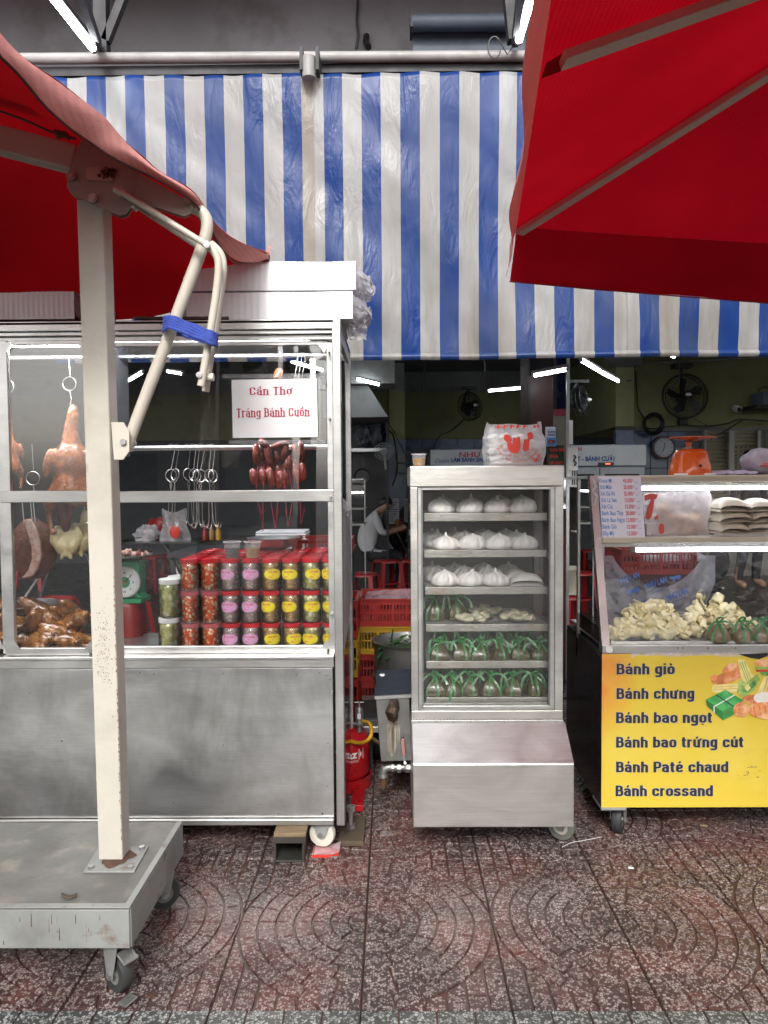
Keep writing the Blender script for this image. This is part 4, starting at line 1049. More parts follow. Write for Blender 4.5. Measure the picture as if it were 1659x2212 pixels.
# ------------------------------------------------------------------ tables, stools, diners
def make_stool():
    t = thing('plastic_stool', 'red plastic stool', 'stool', (0, 0, 0), 'red plastic stools in the shop')
    MB().lathe([(.0, .448), (.1, .449), (.128, .447), (.14, .438), (.143, .42), (.138, .42), (.12, .438), (.0, .44)], 16, fn=lambda r, z, a: (r / max(abs(math.cos(a)), abs(math.sin(a))) ** .55, z), cap=False).build('seat', M['red_plastic'], t, sm=50)
    for sx in (-1, 1):
        for sy in (-1, 1):
            MB().prism([(sx * .085, sy * .128, .43), (sx * .128, sy * .085, .43), (sx * .132, sy * .132, .42)], (sx * .045, sy * .045, -.43)).build('leg', M['red_plastic'], t)
    MB().tube([(.16 * math.cos(a + .785) * (1), .16 * math.sin(a + .785), .17) for a in [math.pi / 2 * k for k in range(4)]], .009, 6, closed=True).build('brace_ring', M['red_plastic'], t)
    return t
st0 = make_stool()
stools = [(836, 1209, 'in front of the diners, second row'), (893, 1207, 'half hidden behind the steamer cabinet'), (784, 1237, 'nearest the corner of the left stall'), (800, 1190, 'behind the row by the stall corner'), (860, 1190, 'farther back between the diners and the cabinet'),
          (1235, 1240, 'in the gap right of the steamer cabinet'), (1270, 1225, 'behind the dark back post of the right stall'),
          (272, 1296, 'seen beside the green scale dial'), (330, 1200, 'behind the hooks, nearer one'), (372, 1196, 'behind the hooks, farther right'), (300, 1190, 'just right of the white post'), (430, 1180, 'behind the jars, under the dark table'), (500, 1178, 'behind the jars, in the middle'), (120, 1290, 'under the boiled chickens'), (60, 1200, 'behind the roast pork'), (690, 1190, 'behind the crate at the jars')]
first = True
for px, py, w in stools:
    g_ = G(px, py, .45)
    if first: st0.location = (g_.x, g_.y, 0); st0.rotation_euler.z = random.uniform(-.6, .6); st0['label'] = 'red plastic stool ' + w; first = False
    else: copy_tree(st0, (g_.x, g_.y, 0), random.uniform(-.6, .6), 'red plastic stool ' + w)
def make_table(w=1.2, d=.7):
    t = thing('folding_table', 'dark steel folding table', 'table', (0, 0, 0), 'dark folding tables in the shop')
    MB().box(-w / 2, w / 2, -d / 2, d / 2, .735, .755).build('top', mk('dark_table_top', (.035, .035, .04), .2), t, bev=.005)
    for s in (-1, 1):
        for q in (-1, 1):
            MB().tube([(s * w * .42, q * d * .42, 0), (s * w * .1, -q * d * .1, .735)], .013, 6).build('leg', M['steel'], t)
    return t
tb0 = make_table()
tabs = [(835, 1131, 9.9, 'where the two diners eat'), (330, 1160, 8.3, 'seen through the stall glass below the hooks'), (560, 1158, 8.6, 'seen through the glass behind the jars'), (150, 1170, 8.0, 'behind the boiled chickens at the left')]
for k, (px, py, Y, w) in enumerate(tabs):
    xx = P(px, py, Y).x; zz = (xx, Y, 0)
    if k == 0: tb0.location = zz; tb0['label'] = 'dark steel folding table ' + w
    else: copy_tree(tb0, zz, 0, 'dark steel folding table ' + w)

def diner(c, flip, shirt, label, hair_bun=True, k=1.0):
    c = V(c); t = thing('person', label, 'person', c)
    f = flip
    Vt = [(0, 0, .47), (0, 0, .62), (.03 * f, 0, .78), (.10 * f, 0, .95), (.17 * f, 0, 1.03), (.24 * f, -.01, 1.07), (.30 * f, -.01, 1.12),
          (.12 * f, -.16, .93), (.20 * f, -.20, .74), (.42 * f, -.12, .80), (.50 * f, -.10, .82),
          (.12 * f, .16, .93), (.20 * f, .20, .74), (.42 * f, .12, .80), (.50 * f, .10, .82),
          (.06 * f, -.10, .46), (.42 * f, -.12, .46), (.40 * f, -.12, .10), (.50 * f, -.12, .04),
          (.06 * f, .10, .46), (.42 * f, .12, .46), (.40 * f, .12, .10), (.50 * f, .12, .04)]
    E = [(0, 1), (1, 2), (2, 3), (3, 4), (4, 5), (5, 6), (3, 7), (7, 8), (8, 9), (9, 10), (3, 11), (11, 12), (12, 13), (13, 14), (0, 15), (15, 16), (16, 17), (17, 18), (0, 19), (19, 20), (20, 21), (21, 22)]
    Rr = [(.15, .13), (.15, .12), (.16, .12), (.15, .11), (.05, .05), (.085, .075), (.075, .07), .065, .05, .036, .03, .065, .05, .036, .03, .09, .065, .045, .04, .09, .065, .045, .04]
    me = skin([V(q) * k for q in Vt], E, [(r[0] * k, r[1] * k) if isinstance(r, tuple) else r * k for r in Rr], 2)
    me.materials.append(shirt); me.materials.append(M['skin']); me.materials.append(M['dark_cloth'])
    for p in me.polygons:
        q = p.center / k
        if q.z < .52: p.material_index = 2
        elif q.x * f > .145 and (q.z > .97): p.material_index = 1
        elif q.z < .86 and q.x * f > .26: p.material_index = 1
    meshobj('body', me, shirt, t)
    hm = meta([((.24 * f, 0, 1.13), (.10, .095, .09)), ((.18 * f, 0, 1.09), (.06, .06, .07)), ((.155 * f, 0, 1.11) if hair_bun else (.17 * f, 0, 1.02), (.05, .045, .05 if hair_bun else .1))], .02)
    for v in hm.vertices: v.co *= k
    meshobj('hair', hm, M['hair'], t)
    MB().lathe([(.001, 0), (.004, .012), (.012, .0)], 8, c=c + V((.345 * f, -.01, 1.085)) * k).build('nose', M['skin'], t, sm=60)
    return t
g_ = P(806, 1136, 9.9); diner((g_.x - .07, 9.45, 0), 1, M['shirt'], 'person in a white shirt bent over a meal at the dark table')
g_ = P(852, 1136, 10.3); diner((g_.x + .02, 10.45, 0), 1, M['dark_cloth'], 'person with tied black hair behind the standing menu card')
def menu(px, py0, py1, Y, w, label):
    a = P(px, py1, Y); h = Z(py0, Y) - Z(py1, Y); t = thing('menu_card', label, 'menu', a)
    MB().prism([a, a + V((w, 0, 0)), a + V((w, 0, h)), a + V((0, 0, h))], (0, .01, 0)).build('card', M['paper_blue'], t)
    tm = MB()
    for k in range(9): tm.box(a.x + .02, a.x + w * (.5 + .4 * random.random()), a.y - .002, a.y - .001, a.z + h * (.1 + .09 * k), a.z + h * (.1 + .09 * k) + .008)
    stuff(tm.build('print', M['dark_iron'], t)); return t
menu(838, 1076, 1132, 9.62, .145, 'tall white menu card standing on the table by the diner in white')
menu(873, 1076, 1128, 9.8, .07, 'narrow white menu card at the edge of the steamer cabinet')
for k, (px, c_, lb) in enumerate(((858, 'hose', 'yellow sauce bottle beside the menu card'), (864, 'red_plastic', 'red sauce bottle beside the menu card'), (869, 'dark_sauce', 'dark sauce bottle beside the menu card'))):
    a = P(px, 1134, 9.6); a.z = .756
    tag(MB().lathe([(.0, 0), (.024, 0), (.026, .01), (.026, .1), (.012, .125), (.009, .15), (.0, .15)], 12, c=a, cap=False).build('sauce_bottle', M[c_], sm=50, loc=a), lb, 'bottle', 'sauce bottles on the diners table')
a = P(858, 1142, 9.45); a.z = .756
tag(MB().lathe([(.0, 0), (.12, 0), (.15, .04), (.145, .04), (.115, .006), (.0, .006)], 20, c=a, cap=False).build('red_tray', M['red_plastic'], sm=50, loc=a), 'red plastic tray of condiments on the diners table', 'tray')
# things seen through the stall glass on the far tables
for k, (px, py, w, h, lb) in enumerate(((318, 1136, .13, .09, 'tied clear bag of food on the far table beside the red shirt bag'),)):
    a = P(px, 1160, 8.2); a.z = .757
    tag(MB().ell(a + V((0, 0, h * .8)), (w, .1, h), 16, 12, jit=.6).build('food_bag', M['film_white'], sm=40, loc=a), lb, 'bag')
a = P(378, 1160, 8.15); hb = thing('carrier_bag', 'white carrier bag with a red print seen behind the hooks', 'bag', (a.x, a.y, .757))
MB().grid(lambda u, v: V((a.x + (u - .5) * (.34 - .10 * v + .02 * math.sin(v * 9)), a.y + .03 * math.sin(u * 9 + v * 4) - .05 * math.sin(u * 3.14), .757 + .36 * v - .05 * math.sin(u * 3.14) * v)), 14, 12).build('film', M['film_white'], hb, sm=180)
MB().ell((a.x + .03, a.y - .10, .86), (.06, .012, .07), 12, 8).build('print', M['bag_red'], hb)
a = P(346, 1143, 8.4); tag(MB().ell(V((a.x, a.y, .757 + .12)), (.14, .08, .12), 14, 10, jit=.5).build('red_bag', M['red_plastic'], sm=60, loc=a), 'dark red bundle on the far table left of the carrier bag', 'bag')
a = P(452, 1160, 8.2); a.z = .757
for k in range(3):
    q = a + V((-.05 + .07 * k, .02 * k, 0))
    tag(MB().lathe([(.0, 0), (.03, 0), (.03, .1), (.014, .13), (.012, .16), (.0, .16)], 12, c=q, cap=False).build('jar_of_sauce', M[['red_plastic', 'tea', 'hose'][k]], sm=50, loc=q), 'bottle on the far table seen right of the hooks, %s' % ['red one', 'amber one', 'yellow one'][k], 'bottle', 'bottles on the far table')
# somebody walking past in the side street
lg = thing('person', 'person in dark trousers standing in the side street, seen under the bun shelf', 'person', P(1618, 1268, 9.9))
Vt = [(0, 0, .92), (0, 0, 1.1), (0, .01, 1.28), (0, .02, 1.42), (0, 0, 1.5), (.0, -.01, 1.60), (0, -.01, 1.68), (.2, .02, 1.38), (.25, .02, 1.12), (.23, -.06, .88), (-.2, .02, 1.38), (-.25, .02, 1.12), (-.23, -.06, .88), (.09, 0, .86), (.12, -.01, .48), (.13, .03, .08), (.15, -.12, .03), (-.09, 0, .86), (-.13, -.04, .48), (-.16, .02, .08), (-.17, -.13, .03)]
E = [(0, 1), (1, 2), (2, 3), (3, 4), (4, 5), (5, 6), (3, 7), (7, 8), (8, 9), (3, 10), (10, 11), (11, 12), (0, 13), (13, 14), (14, 15), (15, 16), (0, 17), (17, 18), (18, 19), (19, 20)]
Rr = [(.15, .12), (.14, .11), (.16, .12), (.14, .1), (.05, .05), (.08, .09), (.07, .08), .06, .045, .035, .06, .045, .035, .095, .07, .055, .04, .095, .07, .055, .04]
me = skin(Vt, E, Rr, 2); me.materials.append(M['dark_cloth']); me.materials.append(M['skin'])
for p in me.polygons:
    if p.center.z > 1.5 or p.center.z < .1 or (abs(p.center.x) > .2 and p.center.z < 1.05): p.material_index = 1
meshobj('body', me, M['dark_cloth'], lg)
meshobj('hair', meta([((0, .01, 1.69), (.1, .11, .08))], .02), M['hair'], lg)
g_ = G(1618, 1268, 0); lg.location = (g_.x, g_.y, 0); lg.rotation_euler.z = .3
oc = P(1528, 1225, 7.0); och = thing('office_chair', 'black padded chair seen under the bun shelf, left of the legs', 'chair', (oc.x, 7.1, 0))
MB().ell((oc.x, 7.0, oc.z + .05), (.21, .05, .22), 20, 14).build('backrest', M['black_panel'], och, sm=80)
MB().ell((oc.x, 7.22, oc.z - .22), (.24, .24, .05), 20, 10).build('seat', M['black_panel'], och, sm=80)
MB().cyl((oc.x, 7.22, oc.z - .24), (oc.x, 7.22, .06), .025).build('column', M['steel'], och)
ft_ = MB()
for k in range(5): ft_.tube([(oc.x, 7.22, .1), (oc.x + .26 * math.cos(k * 1.257), 7.22 + .26 * math.sin(k * 1.257), .03)], .018, 6)
ft_.build('foot', M['black'], och)
wbk = P(1236, 1215, 6.2); wbk.z = .46
tag(fixn(MB().lathe([(.001, 0), (.13, 0), (.16, .2), (.165, .205), (.155, .2), (.12, .01), (.001, .01)], 24, c=wbk, cap=False).build('basin', M['shutter'], sm=40, loc=wbk)), 'cream plastic basin on a stool in the gap right of the steamer cabinet', 'basin')
copy_tree(st0, (wbk.x, wbk.y, 0), .3, 'red plastic stool under the cream basin, right of the steamer cabinet')
# ================================================================== left food stall
F = 2.75; BK = 3.42
xR = P(741, 1300, F).x; xL = -2.35
zB, zT = Z(1783, F, 700), Z(690, F, 700)
S1 = thing('food_stall', 'long stainless steel food stall with glass windows and stained lower panel', 'stall', (-1.2, 3.1, zB))
def fz(py, px=480): return Z(py, F, px)
def fx(px, py=1200): return P(px, py, F).x
def fb(name, x0, y0, x1, y1, mat='steel', d0=0.0, d1=.04, bev=.002, par=None, mb=None):
    xa_ = fx(x0, (y0 + y1) / 2) if x0 > -90 else xL
    m_ = MB().box(xa_, fx(x1, (y0 + y1) / 2), F + d0, F + d1, fz(y1, (max(x0, 0) + x1) / 2), fz(y0, (max(x0, 0) + x1) / 2))
    return m_.build(name, M[mat] if isinstance(mat, str) else mat, par or S1, bev=bev)
MB().box(xL, xR, F, BK, zT - .012, zT).build('roof', M['steel'], S1, bev=.002)
fb('top_rail', -100, 691.5, 721, 713, 'steel', 0, .05)
fb('top_rail', -100, 714, 721, 722, 'alu', .012, .05)
fb('header', -100, 722.5, 721, 733, 'alu', .03, .06)
MB().box(fx(721.5), xR, F - .004, F + .045, zB, zT - .013).build('corner_post', M['steel'], S1, bev=.003)
fb('sill_rail', -100, 1419, 721, 1426, 'alu', .0, .06)
fb('sill_rail', -100, 1427, 721, 1445, 'steel', .008, .06)
fb('base_rail', -100, 1771.5, 721, 1783, 'steel', -.002, .06)
fb('lower_panel', -100, 1446.5, 719.5, 1770, 'steel_panel', .014, .03, .001)
fb('panel_edge', 719.8, 1446, 721.2, 1771, 'black', .03, .04, 0)
rvt = MB(); rn = random.Random(17)
for px, py in ((690, 1455), (705, 1462), (712, 1470), (640, 1460), (480, 1457), (330, 1458), (708, 1608), (706, 1701), (480, 1612), (372, 1737), (60, 1500), (695, 1760), (600, 1762), (300, 1455)): q = V((fx(px, py), F + .0145, fz(py, px))); rvt.ell(q, (.0024, .0015, .0024), 8, 4)
stuff(rvt.build('rivets', M['black'], S1))
# two sliding windows
def window(x0, x1, y0, y1, d, lw, rw, lab=None):
    w = fb('window', x0, y0, x0 + lw, y1, 'alu', d, d + .022)
    if lab: w['label'] = lab
    fb('stile', x1 - rw, y0, x1, y1, 'alu', d, d + .022, par=w)
    fb('top_bar', x0 + lw + .3, y0, x1 - rw - .3, y0 + 9, 'alu', d + .001, d + .021, par=w)
    fb('bottom_bar', x0 + lw + .3, y1 - 16, x1 - rw - .3, y1, 'alu', d + .001, d + .021, par=w)
    fb('middle_bar', x0 + 1, 1060, x1 - 1, 1085.5, 'steel', d - .006, d - .0005, par=w)
    MB().box(fx(x0 + lw), fx(x1 - rw), F + d + .010, F + d + .014, fz(y1 - 16, (x0 + x1) / 2), fz(y0 + 9, (x0 + x1) / 2)).build('pane', M['glass'], w)
    for (cx_, cy_, sx, sy) in ((x0 + lw, y0 + 9, 1, 1), (x1 - rw, y0 + 9, -1, 1), (x0 + lw, y1 - 16, 1, -1), (x1 - rw, y1 - 16, -1, -1)):
        g0 = V((fx(cx_), F + d - .002, fz(cy_, cx_))); k = .028
        MB().prism([g0 + V((-sx * .012, 0, sy * .012)), g0 + V((sx * k, 0, sy * .004)), g0 + V((sx * .004, 0, -sy * k))], (0, .0018, 0)).build('gusset', M['alu'], w)
    return w
window(-4, 201, 733, 1419, .020, 21, 12)
window(180, 720.5, 733, 1418, .046, 12, 15)
window(-190, -5, 733, 1418, .046, 12, 12)
MB().cyl((fx(-300), F + .11, Z(738.5, F + .11)), (fx(665), F + .11, Z(738.5, F + .11)), .008, n=8).build('tube_light', M['lamp_stall'], S1)
# right side: posts, glass, taped white panel, black glossy panel
for (y_, n_) in ((BK - .03, 'back_post'),):
    MB().box(xR - .032, xR, y_, y_ + .03, zB, zT - .013).build(n_, M['alu'], S1, bev=.002)
    MB().box(xL, xL + .03, y_, y_ + .03, zB, zT - .013).build(n_, M['alu'], S1)
MB().box(xR - .028, xR - .004, F + .046, BK - .031, zT - .06, zT - .014).build('side_rail', M['steel'], S1)
MB().box(xR - .018, xR - .012, F + .046, BK - .031, fz(1125), zT - .061).build('side_pane', M['glass_side'], S1)
sp = MB().add([(xR - .006, F + .046, fz(1095)), (xR - .006, F + .36, fz(1128)), (xR - .006, BK - .06, fz(1112)), (xR - .006, BK - .06, fz(1330)), (xR - .006, F + .33, fz(1395)), (xR - .006, F + .046, fz(1420))], [(0, 1, 2, 3, 4, 5)]).build('taped_white_panel', M['white_panel'], S1)
sp.modifiers.new('t', 'SOLIDIFY').thickness = .004
MB().tube([(xR - .002, F + .05, fz(1080)), (xR + .002, F + .1, fz(1095)), (xR - .001, F + .2, fz(1110)), (xR + .004, F + .3, fz(1112)), (xR, F + .36, fz(1105))], [.004, .012, .006, .014, .003], 6).build('tape_crumple', M['film_white'], S1, sm=60)
MB().box(xR - .012, xR - .008, F + .046, BK - .031, zB + .02, fz(1421)).build('side_panel', M['black_panel'], S1)
MB().box(xL, xR - .02, F + .1, BK, zB, zB + .02).build('bottom', M['dark_iron'], S1)
zS = Z(1415, 2.93)                                    # inner shelf the goods stand on
MB().box(xL, xR - .033, F + .07, BK - .035, zS - .02, zS).build('display_shelf', M['steel'], S1)
MB().box(xL, xR - .05, BK - .03, BK - .02, zB + .03, zS - .02).build('back_panel', M['steel_panel'], S1)
# hanging rails inside
HY = 3.0
r1 = MB().cyl((xL, HY, Z(769, HY, 480)), (xR - .02, HY, Z(769, HY, 480)), .0085, n=12).build('hanging_rail', M['alu'], S1, sm=60)
r2 = MB().cyl((P(262, 967, HY).x, HY, Z(967, HY, 480)), (xR - .02, HY, Z(967, HY, 480)), .0105, n=12).build('hanging_rail', M['alu'], S1, sm=60)
MB().box(P(670, 900, HY).x, P(681, 900, HY).x, HY + .02, HY + .03, Z(967, HY), Z(769, HY)).build('rail_hanger', M['alu'], S1)
MB().box(P(262, 967, HY).x - .02, P(262, 967, HY).x, HY - .1, HY + .1, Z(980, HY), zT - .02).build('rail_hanger', M['dark_iron'], S1)
for px, lx in ((715.5, 0),):                          # screws on the post
    for py in (760, 905, 1075, 1330, 1500): MB().cyl((fx(714), F - .001, fz(py)), (fx(714), F + .05, fz(py)), .004, n=8).build('screw', M['zinc'], S1)

# ------------------------------------------------------------------ pickle jars
jr, jh = .0385, .1275
JY = 2.955
jx = [412, 455.6, 499.6, 543, 586, 630, 673, 716.5]
kindj = ['jar_orange', 'jar_orange', 'jar_pink', 'jar_pink', 'jar_brown', 'jar_brown', 'jar_olive', 'jar_olive']
kname = ['orange pickled garlic', 'orange pickled garlic', 'grey pickled ear strips', 'grey pickled ear strips', 'brown pickled radish', 'brown pickled radish', 'pale pickled shallots', 'pale pickled shallots']
xJ = [P(q, 1300, JY).x for q in jx]
def jar_proto(cm, r=jr, h=jh, lid='red_lid', label=None, txt=None):
    t = thing('pickle_jar', 'jar', 'jar', (0, 0, 0), 'jars of pickles stacked in the stall')
    body = [(0.001, .001), (r * .86, .001), (r * .97, .006), (r, .014), (r, h * .76), (r * .97, h * .81), (r * .86, h * .86), (r * .86, h * .90)]
    c_ = MB().lathe([(q[0] * .96, q[1] + .001) for q in body[:-1]] + [(.001, h * .86)], 18, cap=False).build('contents', M[cm], t, sm=60)
    MB().lathe(body, 18, cap=False).build('glass', M['jar_glass'], t, sm=60)
    MB().lathe([(r * .90, h * .865), (r * .96, h * .87), (r * .97, h * .985), (r * .92, h * .997), (r * .80, h * .995), (r * .78, h * .985), (.001, h * .985)], 20, cap=False).build('lid', M[lid], t, sm=45)
    if label:
        R_ = r + .0006; zc = h * .52; a, b = 1.0, .0205
        pts = [V((R_ * math.sin(a * math.cos(q)), -R_ * math.cos(a * math.cos(q)), zc + b * math.sin(q))) for q in [2 * math.pi * k / 24 for k in range(24)]]
        lm = MB()
        cols = 12
        for k in range(cols):
            u0, u1 = -1 + 2 * k / cols, -1 + 2 * (k + 1) / cols
            h0, h1 = b * math.sqrt(max(0, 1 - u0 * u0)), b * math.sqrt(max(0, 1 - u1 * u1))
            A = lambda u, z: V((R_ * math.sin(a * u), -R_ * math.cos(a * u), zc + z))
            if k == 0: lm.add([A(u0, 0), A(u1, -h1), A(u1, h1)], [(0, 1, 2)])
            elif k == cols - 1: lm.add([A(u0, -h0), A(u1, 0), A(u0, h0)], [(0, 1, 2)])
            else: lm.add([A(u0, -h0), A(u1, -h1), A(u1, h1), A(u0, h0)], [(0, 1, 2, 3)])
        lb = lm.build('label_patch', M[label], t)
        def bend_at(x0_, z0_, rr=R_ + .0005): return lambda x, y: V((rr * math.sin((x + x0_) / rr), -rr * math.cos((x + x0_) / rr), z0_ + y))
        tm = MB(); w_ = .044 if len(txt) > 7 else .040
        text_into(tm, txt, (0, 0, 0), (1, 0, 0), (0, 0, 1), w_, .0065, .03, .15, bend=bend_at(-w_ / 2, zc + .006))
        text_into(tm, 'NL', (0, 0, 0), (1, 0, 0), (0, 0, 1), .006, .006, .0, 0, bend=bend_at(-.003, zc - .004))
        for k in range(3): tm.add([bend_at(x_, zc - .0135 + k * .0022 + (0 if q_ < 2 else .001))(0, 0) for q_, x_ in enumerate((-.019, -.007, -.007, -.019))], [(0, 1, 2, 3)])
        for k in range(2): tm.add([bend_at(x_, zc - .0135 + k * .0026 + (0 if q_ < 2 else .001))(0, 0) for q_, x_ in enumerate((-.004, .017, .017, -.004))], [(0, 1, 2, 3)])
        tm.build('lettering', M['red_ink'], lb)
    return t
protos = {}
for kk, lab, tx in (('jar_orange', None, None), ('jar_pink', 'pink_label', 'LỖ TAI CHUA'), ('jar_brown', 'yellow_label', 'DƯA MÓN'), ('jar_olive', 'yellow_label', 'CỦ KIỆU')):
    protos[kk] = jar_proto(kk, label=lab, txt=tx)
used_p = set()
side = ['first', 'second', 'first', 'second', 'first', 'second', 'first', 'second']
rown = ['bottom', 'middle', 'top']
def place_jar(kk, loc, rz, lab, labelled=True):
    p = protos[kk]
    if kk not in used_p:
        used_p.add(kk); p.location = loc; p.rotation_euler.z = rz; p['label'] = lab; return p
    c = copy_tree(p, loc, rz, lab)
    if not labelled:
        for ch in list(c.children):
            if ch.name.startswith('label_patch'):
                for g2 in list(ch.children): bpy.data.objects.remove(g2)
                bpy.data.objects.remove(ch)
    return c
JZ0 = zS + .001
for c_ in range(8):
    for l_ in range(3):
        lb = 'jar of %s, %s column of its kind, %s layer in front' % (kname[c_], side[c_], rown[l_])
        place_jar(kindj[c_], (xJ[c_] + random.uniform(-.0008, .0008), JY, JZ0 + l_ * jh), random.uniform(-.5, .5) if kindj[c_] != 'jar_orange' else random.random() * 6, lb)
rz_ = 5
for r_ in range(1, rz_ + 1):
    for c_ in range(8):
        lb = 'jar with a red lid on top, %s row back, %s column of the stack' % (ORD[r_], ORD[c_])
        place_jar(kindj[c_], (xJ[c_] - .0 + random.uniform(-.002, .002), JY + r_ * .080, JZ0 + 2 * jh), random.random() * 6, lb, False)
MB().box(xJ[0] - .04, xR - .035, JY + .041, BK - .036, zS + .0005, JZ0 + 2 * jh - .001).build('jar_step', M['steel'], S1)
# clear film hanging in creases round the orange jars' rims
for c_ in range(2):
    for l_ in (1, 2):
        a = V((xJ[c_], JY, JZ0 + l_ * jh - .004))
        tag(MB().grid(lambda u, v: a + V(((jr + .003) * math.cos(math.pi * (1 + u)), (jr + .003) * math.sin(math.pi * (1 + u)), -.014 + .028 * v + .004 * math.sin(u * 40 + v * 7))), 30, 3).build('film_wrap', M['film'], sm=180, loc=a), 'clear film crumpled round the lid of the %s orange garlic jar column, %s joint' % (side[c_], ['', 'lower', 'upper'][l_]), 'film')
wj = jar_proto('jar_green', .0435, .152, 'white_lid'); wj['label'] = 'white lidded jar of pickled greens, lower of the pair left of the red lids'
WX = P(365.5, 1300, JY - .01).x
wj.location = (WX, JY - .01, JZ0); wj['group'] = 'white lidded jars of pickled greens'
copy_tree(wj, (WX + .004, JY - .01, JZ0 + .1525), 2.1, 'white lidded jar of pickled greens, upper of the pair left of the red lids')
copy_tree(wj, (WX + .008, JY + .08, JZ0), 1.1, 'white lidded jar of pickled greens standing behind the pair, lower one')
copy_tree(wj, (WX + .012, JY + .08, JZ0 + .1525), 4.1, 'white lidded jar of pickled greens standing behind the pair, upper one')
def cup(c, liquid, fill, label, r0=.026, r1=.034, h=.07):
    c = V(c); t = thing('plastic_cup', label, 'cup', c)
    MB().lathe([(.001, .002), (r0, .002), (r1, h), (r1 + .003, h + .001), (r1 + .003, h - .002)], 20, c=c, cap=False).build('wall', M['cup'], t, sm=50)
    for q in (.3, .5, .7):
        rr = r0 + (r1 - r0) * q; MB().tube([c + V((rr * math.cos(a), rr * math.sin(a), h * q)) for a in [2 * math.pi * k / 20 for k in range(20)]], .0006, 4, closed=True).build('rib', M['cup'], t)
    MB().tube([c + V(((r1 + .001) * math.cos(a), (r1 + .001) * math.sin(a), h)) for a in [2 * math.pi * k / 20 for k in range(20)]], .0014, 5, closed=True).build('rim', M['film_white'], t)
    if liquid:
        rr = r0 + (r1 - r0) * fill
        MB().lathe([(.001, .003), (r0 * .96, .003), (rr * .97, h * fill), (.001, h * fill)], 20, c=c, cap=False).build('drink', M[liquid], t, sm=50)
    return t
zJ = JZ0 + 3 * jh
cup((P(502, 1200, JY).x, JY + .0, zJ), 'dark_sauce', .62, 'clear cup of dark sauce on the red lids of the jars', h=.064)
cup((P(546, 1200, JY).x, JY + .0, zJ), 'tea', .62, 'clear cup of amber liquid on the red lids of the jars', h=.064)
# steel bowl, white trays and red crate behind the jars
bw = P(592, 1185, 3.30); bw.z = zJ + .001
tag(fixn(MB().lathe([(.001, 0), (.05, 0), (.1, .025), (.115, .052), (.12, .053), (.113, .05), (.098, .029), (.05, .006), (.001, .005)], 28, c=bw, cap=False).build('steel_bowl', M['steel'], sm=50, loc=bw)), 'shallow stainless bowl standing on the jars behind the two cups', 'bowl')
ft = P(590, 1175, 3.9)
stt = thing('tray_stand', 'dark table right behind the stall carrying white foam trays', 'table', (ft.x, 3.95, 0))
MB().box(ft.x - .5, ft.x + .42, 3.72, 4.2, Z(1192, 3.75) - .02, Z(1192, 3.75)).build('top', M['dark_iron'], stt)
for sx in (-.48, .40):
    for yy in (3.74, 4.17): MB().box(ft.x + sx - .01, ft.x + sx + .01, yy, yy + .02, 0, Z(1192, 3.75) - .021).build('leg', M['dark_iron'], stt)
for k in range(9):
    z_ = Z(1192, 3.75) + .002 + k * .0115
    tr = MB().box(P(548, 1150, 3.75).x + .002 * (k % 3), P(658, 1150, 3.75).x + .003 * (k % 2), 3.78, 3.98, z_, z_ + .0085)
    tag(tr.build('foam_tray', M['foam'], bev=.003, loc=(ft.x, 3.85, z_)), 'white foam tray, %s from the bottom of the stack behind the steel bowl' % ORD[k], 'tray', 'white foam trays behind the bowl')
MB()
def crate(c, w, d, h, mat, label, grp=None, rz=0, name='plastic_crate'):
    t = thing(name, label, 'crate', c, grp); c = V(c); m = M[mat]
    def side_(p, q, nm):
        n = int((q - p).length / .018); mb = MB(); up = V((0, 0, 1)); dr = (q - p)
        for (a, b) in ((0, .20), (.47, .53), (.80, 1.0)):
            mb.bar(p + up * h * (a + b) / 2, q + up * h * (a + b) / 2, .006 if a else .006, h * (b - a))
        for k in range(n + 1):
            g2 = p + dr * (k / n)
            mb.bar(g2 + up * h * .15, g2 + up * h * .85, .0055, .0055 if k % 5 else .016, (dr.x, dr.y, 0))
        mb.bar(p + up * h * .985, q + up * h * .985, .018, h * .06)
        return mb.build(nm, m, t)
    x0, x1, y0, y1 = c.x - w / 2, c.x + w / 2, c.y - d / 2, c.y + d / 2
    for (p, q) in (((x0, y0), (x1, y0)), ((x1, y0), (x1, y1)), ((x1, y1), (x0, y1)), ((x0, y1), (x0, y0))):
        side_(V((*p, c.z)), V((*q, c.z)), 'crate_side')
    MB().box(x0, x1, y0, y1, c.z, c.z + .006).build('crate_floor', m, t)
    t.rotation_euler.z = rz
    return t
cz_ = Z(1196, 3.6)
crate((P(700, 1190, 3.62).x, 3.64, cz_), .26, .3, .075, 'red_crate', 'red plastic crate behind the last jars at the stall corner')
tag(MB().box(P(700, 1190, 3.62).x - .13, P(700, 1190, 3.62).x + .12, 3.5, 3.8, 0, cz_ - .002).build('goods_box', M['wood_dark'], bev=.004, loc=(P(700, 1190, 3.62).x, 3.65, 0)), 'brown box under the red crate behind the stall corner', 'box')

# ------------------------------------------------------------------ paper sign
sg = thing('paper_sign', 'white paper sign with Tráng Bánh Cuốn in red, taped to the glass', 'sign', P(594, 885, F + .03))
SY = F + .038
ca = [P(500, 820.5, SY), P(684, 817, SY), P(687, 944, SY), P(503, 946, SY)]
MB().prism(ca, (0, .0012, 0)).build('sheet', M['paper'], sg)
cb = [P(497, 817, SY + .003), P(693, 812, SY + .003), P(693, 949, SY + .003), P(499, 952, SY + .003)]
MB().add(cb, [(0, 1, 2, 3)]).build('sleeve', glass_mat('clear_sleeve', refl=1.0, fog=.05, fogcol=(.7, .7, .75)), sg)
u_ = (ca[1] - ca[0]).normalized(); v_ = V((0, 0, 1)); k_ = ppm(SY)
def serif(mb, s, x0, x1, y, cap, m):
    pen(mb, s, P(x0, y, SY - .0012), u_, v_, (x1 - x0) / k_, cap / k_, .17, .085, .1, True)
